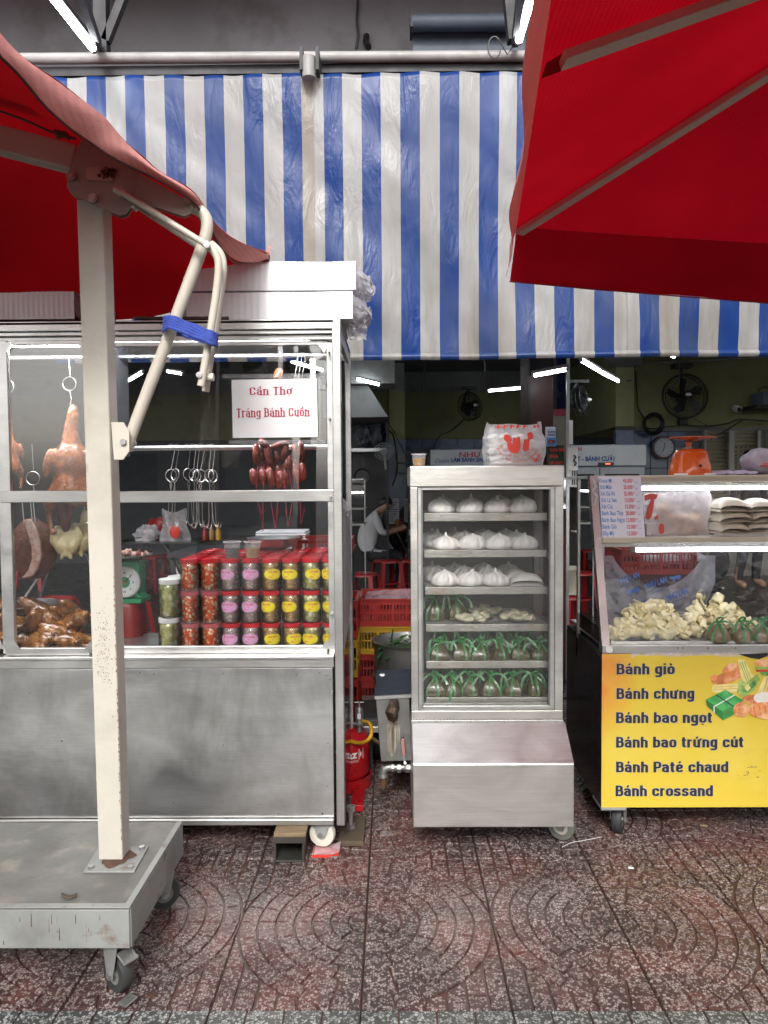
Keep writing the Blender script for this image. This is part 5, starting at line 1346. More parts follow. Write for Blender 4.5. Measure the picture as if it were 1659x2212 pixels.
tm = MB(); serif(tm, 'Cần Thợ', 539, 632, 854, 17.5, 0); tm.build('lettering', M['crimson_ink'], sg)
tm = MB(); serif(tm, 'Tráng Bánh Cuốn', 511, 668, 902, 19.5, 0); tm.build('lettering', M['crimson_ink'], sg)
MB().box(P(601, 800, SY).x, P(611, 800, SY).x, SY - .004, SY - .0035, Z(817, SY), Z(742, SY)).build('tape', M['film'], sg)
for (x0, y0, x1, y1) in ((480, 806, 700, 815), (690, 800, 703, 840), (494, 949, 703, 957)):
    MB().box(P(x0, y0, SY).x, P(x1, y0, SY).x, SY - .0045, SY - .0042, Z(y1, SY), Z(y0, SY)).build('tape', M['film'], sg)

# ------------------------------------------------------------------ meat hooks on the rail
def meat_hook(dx, tilt, label, proto=None):
    return None
hz = Z(967, HY, 480)
hk = thing('meat_hook', 'steel meat hook', 'hook', (0, HY, hz), 'steel hooks hanging on the rail')
rr = .0016
MB().tube([V((.012 * math.cos(a), HY, hz + .004 + .012 * math.sin(a))) for a in [math.pi * (1.25 - 1.35 * k / 9) for k in range(10)]] + [V((.013, HY, hz - .012)), V((.0, HY + .001, hz - .085))], rr, 6).build('top_crook', M['steel'], hk, sm=60)
MB().tube([V((.021 * math.cos(a), HY + .002 * math.sin(a), hz - .108 + .024 * math.sin(a))) for a in [2 * math.pi * k / 22 for k in range(22)]], rr, 6, closed=True).build('ring', M['steel'], hk, sm=60)
for s in (-1, 1):
    MB().tube([V((s * .016, HY, hz - .120)), V((-s * .004, HY + .004 * s, hz - .145)), V((s * .006, HY, hz - .2)), V((s * .009, HY, hz - .28)), V((s * .012, HY, hz - .298)), V((s * .02, HY, hz - .312)), V((s * .03, HY, hz - .31)), V((s * .035, HY, hz - .295))], rr, 6).build('prong', M['steel'], hk, sm=60)
hx = [(370, 0), (381, 1), (404, 0), (416, 2), (425, 1), (434, 0), (449, 3), (458, 1)]
hl = ['leftmost of the eight steel hooks on the rail', 'second steel hook from the left, crossing the leftmost', 'third steel hook from the left, first of the right-hand bunch', 'fourth steel hook from the left in the bunch', 'fifth steel hook from the left in the bunch', 'sixth steel hook from the left in the bunch', 'seventh steel hook from the left', 'rightmost of the eight steel hooks on the rail']
for i, (px, q) in enumerate(hx):
    loc = (P(px, 970, HY).x, HY, hz + random.uniform(-.003, 0)); rz = [0.15, -.5, .7, -.2, 1.1, .4, -.3, .9][i]
    if i == 0: hk.location = loc; hk.rotation_euler = (0, .03, rz); hk['label'] = hl[0]
    else:
        c_ = copy_tree(hk, loc, rz, hl[i]); c_.rotation_euler = (random.uniform(-.05, .05), random.uniform(-.06, .06), rz)
        c_.scale = (1, 1, random.uniform(.96, 1.04))
for i, (px, w) in enumerate(((640, 'left'), (648, 'middle'), (656, 'right'))):
    zz = Z(769, HY); xx = P(px, 770, HY).x
    tag(MB().tube([V((xx - .012, HY, zz - .002)), V((xx - .01, HY, zz + .014)), V((xx + .006, HY - .005, zz + .013)), V((xx + .008, HY - .02, zz - .02)), V((xx - .008, HY - .02, zz - .10))], .0016, 6).build('small_hook', M['steel'], sm=60, loc=(xx, HY, zz)), 'small steel hook on the upper rail, %s of three by the hanger' % w, 'hook', 'small hooks on the upper rail')
# ring handles hanging in the left window
for i, (px, py) in enumerate(((150, 829), (15, 835), (71, 1033))):
    cc = P(px, py, 3.0)
    zt_ = Z(769, 3.0) if py < 900 else Z(960, 3.0)
    t = thing('ring_hook', ['large wire ring hook above the roast duck', 'wire ring hook at the far left above the hanging duck', 'wire ring hook lower down between the two ducks'][i], 'hook', (cc.x, 3.0, zt_), 'wire ring hooks')
    MB().tube([cc + V((.027 * math.cos(a), 0, .027 * math.sin(a))) for a in [2 * math.pi * k / 22 for k in range(22)]], .0022, 6, closed=True).build('ring', M['steel'], t, sm=60)
    MB().tube([(cc.x, 3.0, zt_ + .01), (cc.x + .004, 3.0, cc.z + .027)], .0018, 6).build('shank', M['steel'], t)
    MB().tube([cc + V((0, 0, -.027)), cc + V((.006, 0, -.06)), cc + V((0, 0, -.09))], .0018, 6).build('tail', M['steel'], t)

# ------------------------------------------------------------------ cured sausages
sa = thing('sausage_string', 'bunch of dark red cured sausages tied with red twine on the rail', 'sausages', P(600, 967, HY))
def sausage(p, q, r, m='sausage'):
    p, q = V(p), V(q); mid = (p + q) / 2 + V((0, -.003, 0))
    pts = [p, p.lerp(mid, .25), mid, mid.lerp(q, .75), q]
    return MB().tube(pts, [r * .3, r * .85, r, r * .85, r * .3], 10).build('sausage', M[m], sa, sm=80)
rs_ = random.Random(5)
for (x0, y0, x1, y1) in ((552, 958, 556, 1005), (575, 958, 585, 1006), (560, 950, 580, 968), (585, 968, 625, 955), (598, 972, 604, 1000), (618, 958, 612, 995), (634, 960, 640, 995), (648, 952, 652, 1000), (545, 1012, 552, 1048), (566, 1012, 570, 1050), (580, 1010, 590, 1052), (600, 1000, 596, 1052), (612, 1003, 620, 1050), (592, 1015, 610, 1010), (632, 1000, 645, 1045), (652, 998, 655, 1040), (640, 990, 636, 1030), (564, 966, 566, 1000), (588, 985, 580, 1020), (625, 985, 622, 1018), (606, 1015, 608, 1056), (558, 1008, 574, 1016)):
    yo = HY - .03 - rs_.random() * .03
    sausage(P(x0, y0, yo), P(x1, y1, yo), .0165)
for k in range(7):
    x0 = 560 + k * 14; yo = HY - .065
    MB().tube([P(x0, 965, HY), P(x0 - 4, 1020, yo), P(x0 - 8 + k * 2, 1075, yo), P(x0 + (-1) ** k * 6, 1110 + (k * 37) % 40, yo), P(x0 + (-1) ** k * 14, 1100, yo)], .0014, 5).build('twine', M['twine'], sa)
tag(MB().tube([P(600, 815, HY), P(603, 805, HY), P(598, 815, HY - .01), P(606, 822, HY)], [.01, .02, .016, .006], 8).build('meat_scrap', M['roast'], sm=70), 'piece of orange meat on the cord above the paper sign', 'meat')

# ------------------------------------------------------------------ poultry and pork
def duck(c, k, label, mats='roast', rz=0):
    t = thing('roast_duck', label, 'duck', c)
    me = meta([((0, 0, -.10), (.075, .065, .10)), ((0, .0, -.20), (.085, .07, .07)), ((0, 0, 0), (.03, .03, .08)), ((.01, 0, .07), (.022, .022, .05)),
               ((-.065, -.01, -.23), (.03, .03, .055), (0, 20, 0)), ((.065, -.01, -.23), (.03, .03, .055), (0, -20, 0)),
               ((-.075, -.02, -.10), (.018, .022, .06), (0, 12, 0)), ((.075, -.02, -.10), (.018, .022, .06), (0, -12, 0))], .010)
    o_ = meshobj('body', me, M[mats], t, scale=(k, k, k))
    for s in (-1, 1):
        MB().tube([V(c) + V((s * .075, -.01, -.27)) * k, V(c) + V((s * .07, -.015, -.33)) * k, V(c) + V((s * .06, -.02, -.345)) * k], [.013 * k, .009 * k, .012 * k], 8).build('shank', M[mats], t, sm=70)
    t.rotation_euler.z = rz
    return t
duck(P(153, 940, 2.98), 1.12, 'large roast duck hanging in the left window beside the white post', rz=.25)
duck(P(18, 940, 2.98), .62, 'dark roast duck hanging at the far left of the stall window', rz=1.1)
dk = P(135, 1083, 2.96)
ph_ = thing('roast_meat', 'dark red roast piece hanging below the window bar above the pale chicken', 'meat', dk)
meshobj('flesh', meta([((0, 0, 0), (.055, .04, .05)), ((.005, 0, -.055), (.038, .03, .05)), ((.01, 0, -.1), (.018, .018, .03))], .012), mk('dark_red_roast', (.11, .014, .008), .2, var=.3, coat=.7, bump=.5, bs=60), ph_)
pk = P(72, 1185, 3.02); pkz = thing('roast_pork', 'thick slab of roast pork with a cut edge, hanging over the steel bowl', 'pork', pk)
mb = MB(); rn = random.Random(2)
mb.ell(pk + V((.0, 0, 0)), (.098, .055, .122), 28, 20, jit=.08); o_ = mb.build('crust', M['pork'], pkz, sm=60)
cutp = [(50, 1123), (64, 1122), (76, 1140), (86, 1170), (89, 1200), (82, 1228), (68, 1246), (46, 1250), (60, 1232), (68, 1208), (67, 1180), (58, 1150)]
MB().prism([P(a, b, 2.955) for a, b in cutp], (0, .02, 0)).build('cut_edge', M['pork_cut'], pkz, bev=.004)
for q in (48, 66, 72): MB().tube([P(q, 1086, 3.0), P(q + 4, 1130, 2.98)], .0018, 5).build('skewer', M['steel'], pkz)
def pale_chicken(c, k, label, rz):
    t = thing('boiled_chicken', label, 'chicken', c, 'boiled chickens')
    me = meta([((0, 0, 0), (.065, .06, .085)), ((-.028, -.035, -.03), (.03, .03, .045), (0, -25, 0)), ((.028, -.035, -.03), (.03, .03, .045), (0, 25, 0)), ((-.055, -.02, .02), (.02, .025, .055), (0, 15, 0)), ((.055, -.02, .02), (.02, .025, .055), (0, -15, 0)),
               ((-.012, -.045, -.072), (.012, .012, .026), (0, 35, 0)), ((.012, -.045, -.072), (.012, .012, .026), (0, -35, 0)), ((0, 0, .09), (.022, .022, .05))], .010)
    meshobj('body', me, M['pale_chicken'], t, scale=(k, k, k))
    MB().tube([V(c) + V((0, 0, .10)) * k, (c[0], c[1], Z(1086, c[1]) + .1)], .0018, 5).build('cord', M['steel'], t)
    t.rotation_euler.z = rz
    return t
pale_chicken(P(147, 1165, 3.0), .86, 'boiled pale chicken hanging in the middle of the left window', .2)
pale_chicken(P(184, 1160, 3.04), .86, 'boiled pale chicken hanging half behind the window stile', -.4)
# green scale under the pork
def green_scale(c, label, dial=None, plate=True):
    t = thing('green_scale', label, 'weighing scale', c); c = V(c)
    MB().lathe([(.001, .0), (.085, .0), (.088, .02), (.080, .075), (.05, .095), (.001, .1)], 24, c=c, cap=False, fn=lambda r, z, a: (r / max(abs(math.cos(a)), abs(math.sin(a))) ** .6, z)).build('case', M['green_paint'], t, sm=50)
    for s in (-1, 1): MB().box(c.x + s * .035 - .008, c.x + s * .035 + .008, c.y - .01, c.y + .01, c.z + .085, c.z + .14).build('support', M['green_paint'], t)
    MB().box(c.x - .085, c.x + .085, c.y - .05, c.y + .05, c.z + .14, c.z + .147).build('platform', M['green_paint'], t, bev=.003)
    return t
sc = P(64, 1330, 3.08); sc.z = zS + .002
green_scale(sc, 'green table scale half hidden behind the roast chickens, under the pork')
bw = V((sc.x, 3.08, sc.z + .149))
tag(fixn(MB().lathe([(.001, 0), (.07, 0), (.105, .015), (.128, .034), (.133, .036), (.125, .038), (.1, .02), (.068, .005), (.001, .005)], 30, c=bw, cap=False, fn=lambda r, z, a: (r * (1 + .02 * math.sin(a * 16)), z)).build('fluted_bowl', M['steel'], sm=50, loc=bw)), 'fluted steel bowl under the roast pork, on the green scale', 'bowl')
# roasted chickens piled on the shelf
rp = meta([((0, 0, 0), (.075, .058, .052)), ((-.055, .0, .012), (.04, .042, .036)), ((.062, -.03, .0), (.036, .022, .024), (0, 0, 25)), ((.062, .03, .0), (.036, .022, .024), (0, 0, -25)), ((.10, -.045, -.005), (.03, .012, .012), (0, 0, 25)), ((.10, .045, -.005), (.03, .012, .012), (0, 0, -25)),
           ((-.03, -.055, .0), (.036, .014, .018), (0, 0, 35)), ((-.03, .055, .0), (.036, .014, .018), (0, 0, -35)), ((.0, -.06, -.02), (.03, .01, .012), (0, 0, -40)), ((-.09, 0, .02), (.024, .02, .018))], .009)
pile = [(30, 1350, 2.90, 1.2, .35), (75, 1352, 2.90, 2.0, .5), (138, 1372, 2.88, .4, .3), (160, 1345, 2.93, 2.6, .3), (105, 1365, 2.87, -1.0, .2), (45, 1385, 2.86, .2, .1), (88, 1322, 2.97, .6, .5), (25, 1318, 3.0, -.7, .4), (150, 1322, 2.99, 1.6, .4), (-20, 1340, 2.9, 1.0, .3), (85, 1385, 2.85, 2.9, .1), (165, 1388, 2.86, 1.0, .1), (5, 1384, 2.86, 2.2, .1), (125, 1350, 2.96, 0, .5)]
pl = ['at the left edge of the pile, upper', 'in the middle of the pile, on top', 'front right, by the window stile', 'right end of the pile, upper', 'front centre of the pile', 'front left, lying low', 'behind the top one', 'behind the left one', 'behind the right one', 'beyond the window frame at the far left', 'lowest in the front centre', 'lowest at the front right corner', 'lowest at the far left corner', 'between the top one and the right end']
for i, (px, py, y_, rz, tl) in enumerate(pile):
    c_ = P(px, py, y_ + .04)
    c_.z = max(c_.z, zS + .05)
    o_ = meshobj('roast_chicken', rp, M['roast_gold'], None, c_, (random.uniform(-.4, .4), tl, rz), (.92, .92, .92))
    tag(o_, 'golden brown roast chicken, ' + pl[i], 'chicken', 'roast chickens piled in the left window')
# second green scale with a dial, right of the white post
c = P(283, 1310, 3.38); c.z = zS + .001
s2 = thing('dial_scale', 'green scale with a round white dial just right of the white post', 'weighing scale', c)
yv = 3.30
cd_ = P(268, 1258, yv - .02)
MB().prism([P(228, 1292, yv), P(305, 1292, yv), P(298, 1285, yv), P(300, 1225, yv), P(296, 1212, yv), P(236, 1212, yv), P(230, 1225, yv), P(232, 1285, yv)], (0, .1, 0)).build('case', M['green_paint'], s2, bev=.006)
MB().box(P(226, 1298, yv).x, P(308, 1298, yv).x, yv - .02, yv + .12, Z(1299, yv), Z(1290, yv)).build('foot', M['green_paint'], s2)
rs2 = P(272, 1298, yv + .05); rs2.z = zS
tag(fixn(MB().lathe([(.085, .001), (.078, Z(1299, yv) - zS - .02), (.07, Z(1299, yv) - zS - .001), (.001, Z(1299, yv) - zS - .001)], 20, c=rs2, cap=False, fn=lambda r, z, a: (r / max(abs(math.cos(a)), abs(math.sin(a))) ** .6 * (.82 if abs(math.sin(2 * a)) < .5 and z < .08 else 1), z)).build('red_stand', M['red_plastic'], sm=40, loc=rs2)), 'dark red plastic stand under the dial scale', 'stand')
MB().prism(ngon(cd_, 34 / ppm(yv), 32, yv - .012), (0, .011, 0)).build('bezel', M['steel'], s2)
MB().prism(ngon(cd_, 31.5 / ppm(yv), 32, yv - .015), (0, .003, 0)).build('dial', M['dial'], s2)
MB().prism(ngon(cd_, 12 / ppm(yv), 20, yv - .017), (0, .002, 0)).build('dial_centre', M['green_paint'], s2)
MB().prism(ngon(cd_, 5 / ppm(yv), 14, yv - .019), (0, .002, 0)).build('dial_boss', M['wood'], s2)
dm = MB()
for k in range(40):
    a = 2 * math.pi * k / 40; r_ = 30 / ppm(yv); l_ = (24 if k % 5 == 0 else 27.5) / ppm(yv)
    dm.bar(cd_ + V((r_ * math.cos(a), yv - .0155 - cd_.y, r_ * math.sin(a))), cd_ + V((l_ * math.cos(a), yv - .0155 - cd_.y, l_ * math.sin(a))), .0012, .0006, (0, 1, 0))
dm.build('scale_marks', M['black'], s2)
tm = MB()
for s_, a in (('20', 90), ('5', 0), ('10', -90), ('15', 180), ('2', 45), ('8', -45)):
    q = cd_ + V((20.5 / ppm(yv) * math.cos(R(a)), 0, 20.5 / ppm(yv) * math.sin(R(a))))
    text_into(tm, s_, (q.x - .006, yv - .0157, q.z - .005), (1, 0, 0), (0, 0, 1), .012 if len(s_) > 1 else .006, .009, .02)
tm.build('numerals', M['black'], s2)
MB().bar(cd_ + V((0, -.0, 0)), cd_ + V((24 / ppm(yv) * .7, 0, 24 / ppm(yv) * .7)), .003, .001, (0, 1, 0)).build('pointer', M['black'], s2)
MB().cyl(P(266, 1212, yv + .05), P(266, 1203, yv + .05), .012).build('stem', M['green_paint'], s2)
MB().lathe([(.001, 0), (.10, 0), (.125, .012), (.128, .012), (.128, .01), (.001, -.003)], 24, c=P(266, 1203, yv + .05), cap=False).build('pan', M['steel'], s2, sm=50)
mt = P(270, 1199, yv + .05)
ms = thing('meat_pieces', 'heap of dark chopped meat on the pan of the dial scale', 'meat', mt)
for k in range(22):
    MB().ell(mt + V((random.uniform(-.07, .1), random.uniform(-.05, .05), random.uniform(-.008, .014))), (random.uniform(.01, .02), .012, .007), 8, 5, Euler((random.random() * 3, random.random() * 3, 0)).to_matrix(), jit=.4).build('piece', M[random.choice(['pork', 'pork_cut', 'sausage'])], ms, sm=60)

# ------------------------------------------------------------------ foam tray packs on the roof
def pack(x0, y0, x1, y1, Y, d, label, seed=0, ridges=True):
    a, b = P(x0, (y0 + y1) / 2, Y).x, P(x1, (y0 + y1) / 2, Y).x
    z0, z1 = Z(y1, Y, (x0 + x1) / 2), Z(y0, Y, (x0 + x1) / 2)
    z0 = max(z0, zT + .001)
    t = thing('foam_tray_pack', label, 'pack', ((a + b) / 2, Y + d / 2, z0), 'packs of white foam trays on the stall roof')
    rnd_ = .018
    def sec(u, v):   # u along x, v round
        an = v * 2 * math.pi
        cy, czv = math.cos(an), math.sin(an)
        k = 1 / max(abs(cy), abs(czv)) ** .97
        yy = Y + d / 2 + cy * k * d / 2 * (1 if abs(cy) < .999 else 1)
        zz = (z0 + z1) / 2 + czv * k * (z1 - z0) / 2
        zz = min(max(zz, z0), z1); yy = min(max(yy, Y), Y + d)
        xx = a + (b - a) * u
        rip = .0012 * math.sin(u * 160) if ridges and 0.02 < u < .98 else 0
        n = noise.noise(V((xx * 6, yy * 5, zz * 5 + seed))) * .004
        return V((xx, yy + (rip + n) * cy, zz + (rip * .4 + n) * (1 if zz > z0 + .01 else 0) * abs(czv) - (.004 if zz > z0 + .01 else 0)))
    MB().grid(sec, 90, 32).build('trays', M['foam'], t, sm=60)
    for s, xe in ((-1, a), (1, b)):
        def endf(u, v):
            an = v * 2 * math.pi; k = 1 / max(abs(math.cos(an)), abs(math.sin(an))) ** .6
            sh_ = (1 - u) ** .6
            j = noise.noise(V((math.cos(an) * 3, math.sin(an) * 3, u * 5 + seed + s))) * .05 * u
            return V((xe + s * (.055 * u + .03 * abs(noise.noise(V((an * 1.5, u * 3, seed)))) * u), Y + d / 2 + math.cos(an) * k * d / 2 * sh_ * 1.01 + j, (z0 + z1) / 2 + math.sin(an) * k * (z1 - z0) / 2 * sh_ * 1.0 + j))
        MB().grid(endf, 8, 44).build('wrapped_end', M['film_white'], t, sm=25)
    return t
pack(402, 628, 762, 690, 2.84, .42, 'pack of white foam trays on the stall roof, lower of the two bright ones', 1)
pack(402, 563, 768, 627, 2.84, .42, 'pack of white foam trays on the stall roof, topmost and blown bright', 4)
pack(-120, 628, 160, 690, 2.84, .40, 'pack of white foam trays in the red shade behind the white post', 7)
# crumpled film hanging over the right corner of the roof
fm_ = MB()
base = P(765, 690, 2.86)
fm_.grid(lambda u, v: P(752 + 40 * u + 14 * noise.noise(V((u * 4, v * 5, 2))), 600 + 135 * v + 10 * noise.noise(V((u * 3, v * 3, 8))), 2.88 + .12 * u + .05 * noise.noise(V((u * 5, v * 9, 5)))), 14, 22)
fo = fm_.build('loose_film', M['film_white'], sm=25, loc=base)
tag(fo, 'crumpled milky plastic film drooping over the right corner of the stall roof', 'film')
tag(MB().tube([P(290 + 12 * k, 688 - .5 * (k % 2), 2.80) for k in range(18)], .007, 6).build('rope', M['wood_dark'], sm=60), 'dark twisted rope lying along the stall roof edge under the packs', 'rope')

# ------------------------------------------------------------------ supports under the stall
wb = thing('wooden_spacer', 'rough wooden block under the stall, lying on a square steel tube', 'block', P(627, 1808, 2.70))
a, b = P(591, 1800, 2.69).x, P(661, 1800, 2.69).x
MB().box(a, b, 2.69, 2.86, Z(1808, 2.69), zB - .0005).build('timber', M['wood'], wb, bev=.003)
ch_ = thing('steel_tube_block', 'short square steel tube standing under the wooden block, open end to the front', 'tube', P(625, 1880, 2.69))
a, b = P(591, 1845, 2.69).x, P(656, 1845, 2.69).x; z1 = Z(1808.5, 2.69); th = .007
m_ = MB().box(a, a + th, 2.70, 2.95, 0.002, z1).box(b - th, b, 2.70, 2.95, 0.002, z1).box(a + th, b - th, 2.70, 2.95, z1 - .012, z1).box(a + th, b - th, 2.70, 2.95, 0.002, .009)
m_.box(a - .003, b + .003, 2.693, 2.6998, z1 - .024, z1 - .001)
m_.build('tube', mk('blackened_steel', (.085, .082, .07), .5, metal=.5, var=.4, dirt=.4), ch_, bev=.001)
def caster(c, r, w, yaw, wheel_m, fork_m, label=None, parent=None, tread=None, top=None, lab2=None):
    """c = wheel centre; part of parent"""
    c = V(c); q = Matrix.Rotation(yaw, 3, 'Z')
    def W(x, y, z): return c + q @ V((x, y, z))      # x = axle direction, y = rolling direction
    h = MB(); prof = [(r * .55, -w / 2), (r * .94, -w / 2), (r, -w * .3), (r, w * .3), (r * .94, w / 2), (r * .55, w / 2)]
    n = 28; vs = []
    def ring(prof):
        vs = []
        for rr, xx in prof:
            for j in range(n):
                a = 2 * math.pi * j / n; vs.append(W(xx, rr * math.cos(a), rr * math.sin(a)))
        return vs, [(i * n + j, i * n + (j + 1) % n, (i + 1) * n + (j + 1) % n, (i + 1) * n + j) for i in range(len(prof) - 1) for j in range(n)]
    root_ = MB(); v_, f_ = ring([(.001, -w * .42), (r * .2, -w * .52), (r * .24, -w * .4), (r * .5, -w * .36), (r * .62, -w * .48), (r * .62, w * .48), (r * .5, w * .36), (r * .24, w * .4), (r * .2, w * .52), (.001, w * .42)])
    fork = MB()
    ht = (top if top is not None else c.z + r * 1.35) - c.z
    off = -r * .45
    for s in (-1, 1):
        fork.prism([W(s * w * .72, -.012, -.012), W(s * w * .72, .014, -.008), W(s * w * .72, .03 + off * 0, ht * .7), W(s * w * .72, r * .55, ht - .004), W(s * w * .72, -r * .55 - .01, ht - .004), W(s * w * .72, -.03, ht * .6)], (q @ V((s * .003, 0, 0))))
    fork.obox(W(0, 0, ht - .006), q @ V((w * .76, 0, 0)), q @ V((0, r * .6, 0)), (0, 0, .003))
    fork.obox(W(0, 0, ht - .0015), q @ V((w * 1.0, 0, 0)), q @ V((0, r * .75, 0)), (0, 0, .0015))
    fk = fixn(fork.build('caster', M[fork_m], parent, bev=.001))
    if lab2: fk['label'] = lab2
    fixn(root_.add(v_, f_).build('hub', M[wheel_m], fk, sm=40))
    v_, f_ = ring(prof); fixn(MB().add(v_, f_).build('tyre', M[tread or wheel_m], fk, sm=40))
    ax = MB().cyl(W(-w * .85, 0, 0), W(w * .85, 0, 0), .006, n=10).cyl(W(-w * .95, 0, 0), W(-w * .78, 0, 0), .011, n=6).cyl(W(w * .78, 0, 0), W(w * .95, 0, 0), .011, n=6)
    ax.build('axle', M['zinc'], fk)
    return fk
wc = P(697, 1822, 2.80); caster((wc.x, 2.80, .066), .050, .030, R(78), 'white_wheel', 'galv', parent=S1, top=zB)
caster((xR - .09, 3.3, .066), .050, .030, R(60), 'white_wheel', 'galv', parent=S1, top=zB)
pt = thing('folded_packet', 'flattened red and white packet under the white stall wheel', 'packet', P(702, 1862, 2.77))
a = P(702, 1862, 2.76)
for k in range(3):
    MB().grid(lambda u, v: V((a.x - .048 + .096 * u + .004 * k, 2.735 + .085 * v, .003 + .004 * k + .004 * noise.noise(V((u * 6, v * 6, k))) + (.012 * u ** 4 if k == 2 else 0))), 10, 8).build('fold', M['film_white'] if k != 1 else M['bag_red'], pt, sm=60)
MB().box(a.x - .046, a.x + .02, 2.7325, 2.7345, .003, .013).build('print', M['bag_red'], pt)
jb = thing('jack_block', 'dark wooden block beside the stall wheel, under the levelling bolt', 'block', P(757, 1840, 2.85))
a, b = P(731, 1838, 2.82).x, P(786, 1838, 2.82).x
zj = Z(1817, 2.82)
MB().box(a, b, 2.82, 3.04, .002, zj).build('timber', M['wood_dark'], jb, bev=.003)
jl = P(758, 1802, 2.93)
jk = MB().cyl((jl.x, 2.93, zj + .0), (jl.x, 2.93, Z(1752, 2.93)), .009, n=12).cyl((jl.x, 2.93, zj), (jl.x, 2.93, zj + .016), .019, n=6).cyl((jl.x, 2.93, Z(1752, 2.93)), (jl.x, 2.93, Z(1740, 2.93)), .019, n=6)
for k in range(18): jk.cyl((jl.x, 2.93, zj + .02 + k * .0042), (jl.x, 2.93, zj + .0215 + k * .0042), .0102, n=10)
tag(jk.build('levelling_bolt', M['zinc'], loc=(jl.x, 2.93, zj)), 'thick threaded bolt with hexagon head standing on the dark block', 'bolt')
# ================================================================== middle gap
# crates
cy_ = 4.25
cxc = P(777, 1320, cy_ - .2).x + .27
hC = .132
zc0 = Z(1294, 4.05) - .13
cols = ['red_crate', 'yellow_crate', 'red_crate', 'red_crate', 'red_crate']
cn = ['top red crate', 'yellow crate, second from the top', 'red crate right under the yellow one', 'red crate, second from the floor', 'red crate at the floor']
n_ = 5; hC = (zc0 + .13) / n_
for k in range(n_):
    crate((cxc + .004 * (k % 2), cy_, (n_ - 1 - k) * hC + .001), .54, .38, hC - .004, cols[k], cn[k] + ' of the stack behind the steaming pot', 'stacked plastic crates')
tag(MB().grid(lambda u, v: V((cxc - .24 + .46 * u, cy_ - .17 + .3 * v, zc0 + .125 + .03 * math.sin(math.pi * u) * math.sin(math.pi * v) + .014 * noise.noise(V((u * 7, v * 5, 3))))), 22, 14).build('milky_bags', M['film_frost'], sm=30, loc=(cxc, cy_, zc0 + .13)), 'folded milky plastic bags lying in the top red crate', 'bags')
for k in range(4):
    crate((P(768, 1400, 3.85).x - .19, 3.95, k * .2 + .001), .40, .34, .19, 'red_crate' if k != 2 else 'yellow_crate', ['red crate on the floor', 'red crate, second from the floor', 'yellow crate', 'topmost red crate'][k] + ' of the stack hidden behind the stall corner', 'stacked plastic crates')
# steaming pot
py_ = 3.78; pc = V((P(886, 1381, py_).x, py_, 0)); pr = P(886, 1381, py_).x - P(802, 1381, py_).x; pz = Z(1381, py_)
pot = thing('steamer_pot', 'wide double-deck aluminium steamer pot filled with leaves, left of the steamer cabinet', 'pot', (pc.x, py_, pz - .34))
fixn(MB().lathe([(.001, pz - .33), (pr * .9, pz - .33), (pr * .93, pz - .20), (pr * .98, pz - .19), (pr * .98, pz - .175), (pr * .93, pz - .165), (pr * .93, pz - .02), (pr * .98, pz - .01), (pr, pz), (pr * .97, pz), (pr * .9, pz - .02), (pr * .89, pz - .12), (.001, pz - .12)], 40, c=(pc.x, py_, 0), cap=False).build('pan', M['tank'], pot, sm=40))
lm = thing('leaf_bundle', 'tangle of dark green leaves and ribbons in the steamer pot', 'leaves', (pc.x, py_, pz - .1))
rn = random.Random(4); mb = MB()
for k in range(70):
    c = V((pc.x + rn.uniform(-1, 1) * pr * .62, py_ + rn.uniform(-1, 1) * pr * .62, pz - .06 + rn.uniform(-.03, .05)))
    d = V((rn.uniform(-1, 1), rn.uniform(-1, 1), rn.uniform(-.2, .3))).normalized() * rn.uniform(.04, .1); w = d.cross(V((0, 0, 1))).normalized() * rn.uniform(.005, .012)
    mb.add([c - d - w, c - d + w, c + w + V((0, 0, .015)), c - w + V((0, 0, .015)), c + d + w * .6, c + d - w * .6], [(0, 1, 2, 3), (3, 2, 4, 5)])
stuff(mb.build('leaves', mk('dark_leaves', (.02, .11, .03), .35, var=.5, vs=20, coat=.4), lm))
sd_ = thing('burner_stand', 'dark iron burner stand with a grey shelf under the steamer pot', 'stand', (pc.x, py_, 0))
zs_ = pz - .335
MB().box(P(772, 1460, 3.5).x, pc.x + .25, 3.5, 4.02, zs_ - .05, zs_ - .02).build('shelf', M['zinc'], sd_, bev=.003)
for sx in (P(790, 1460, 3.55).x, pc.x + .2):
    for yy in (3.55, 3.95): MB().box(sx, sx + .03, yy, yy + .03, 0, zs_ - .051).build('leg', M['dark_iron'], sd_)
MB().cyl((pc.x, py_, zs_ - .0199), (pc.x, py_, zs_ + .004), pr * .7, n=24).build('ring', M['dark_iron'], sd_)
MB().tube([(P(805, 1530, 3.6).x, 3.6, zs_ - .1), (P(815, 1545, 3.6).x, 3.62, zs_ - .16), (pc.x, 3.7, zs_ - .17)], .035, 10).build('burner', M['dark_iron'], sd_, sm=60)
MB().box(P(770, 1580, 3.6).x, pc.x + .2, 3.6, 3.9, .23, .25).build('lower_shelf', M['dark_iron'], sd_)
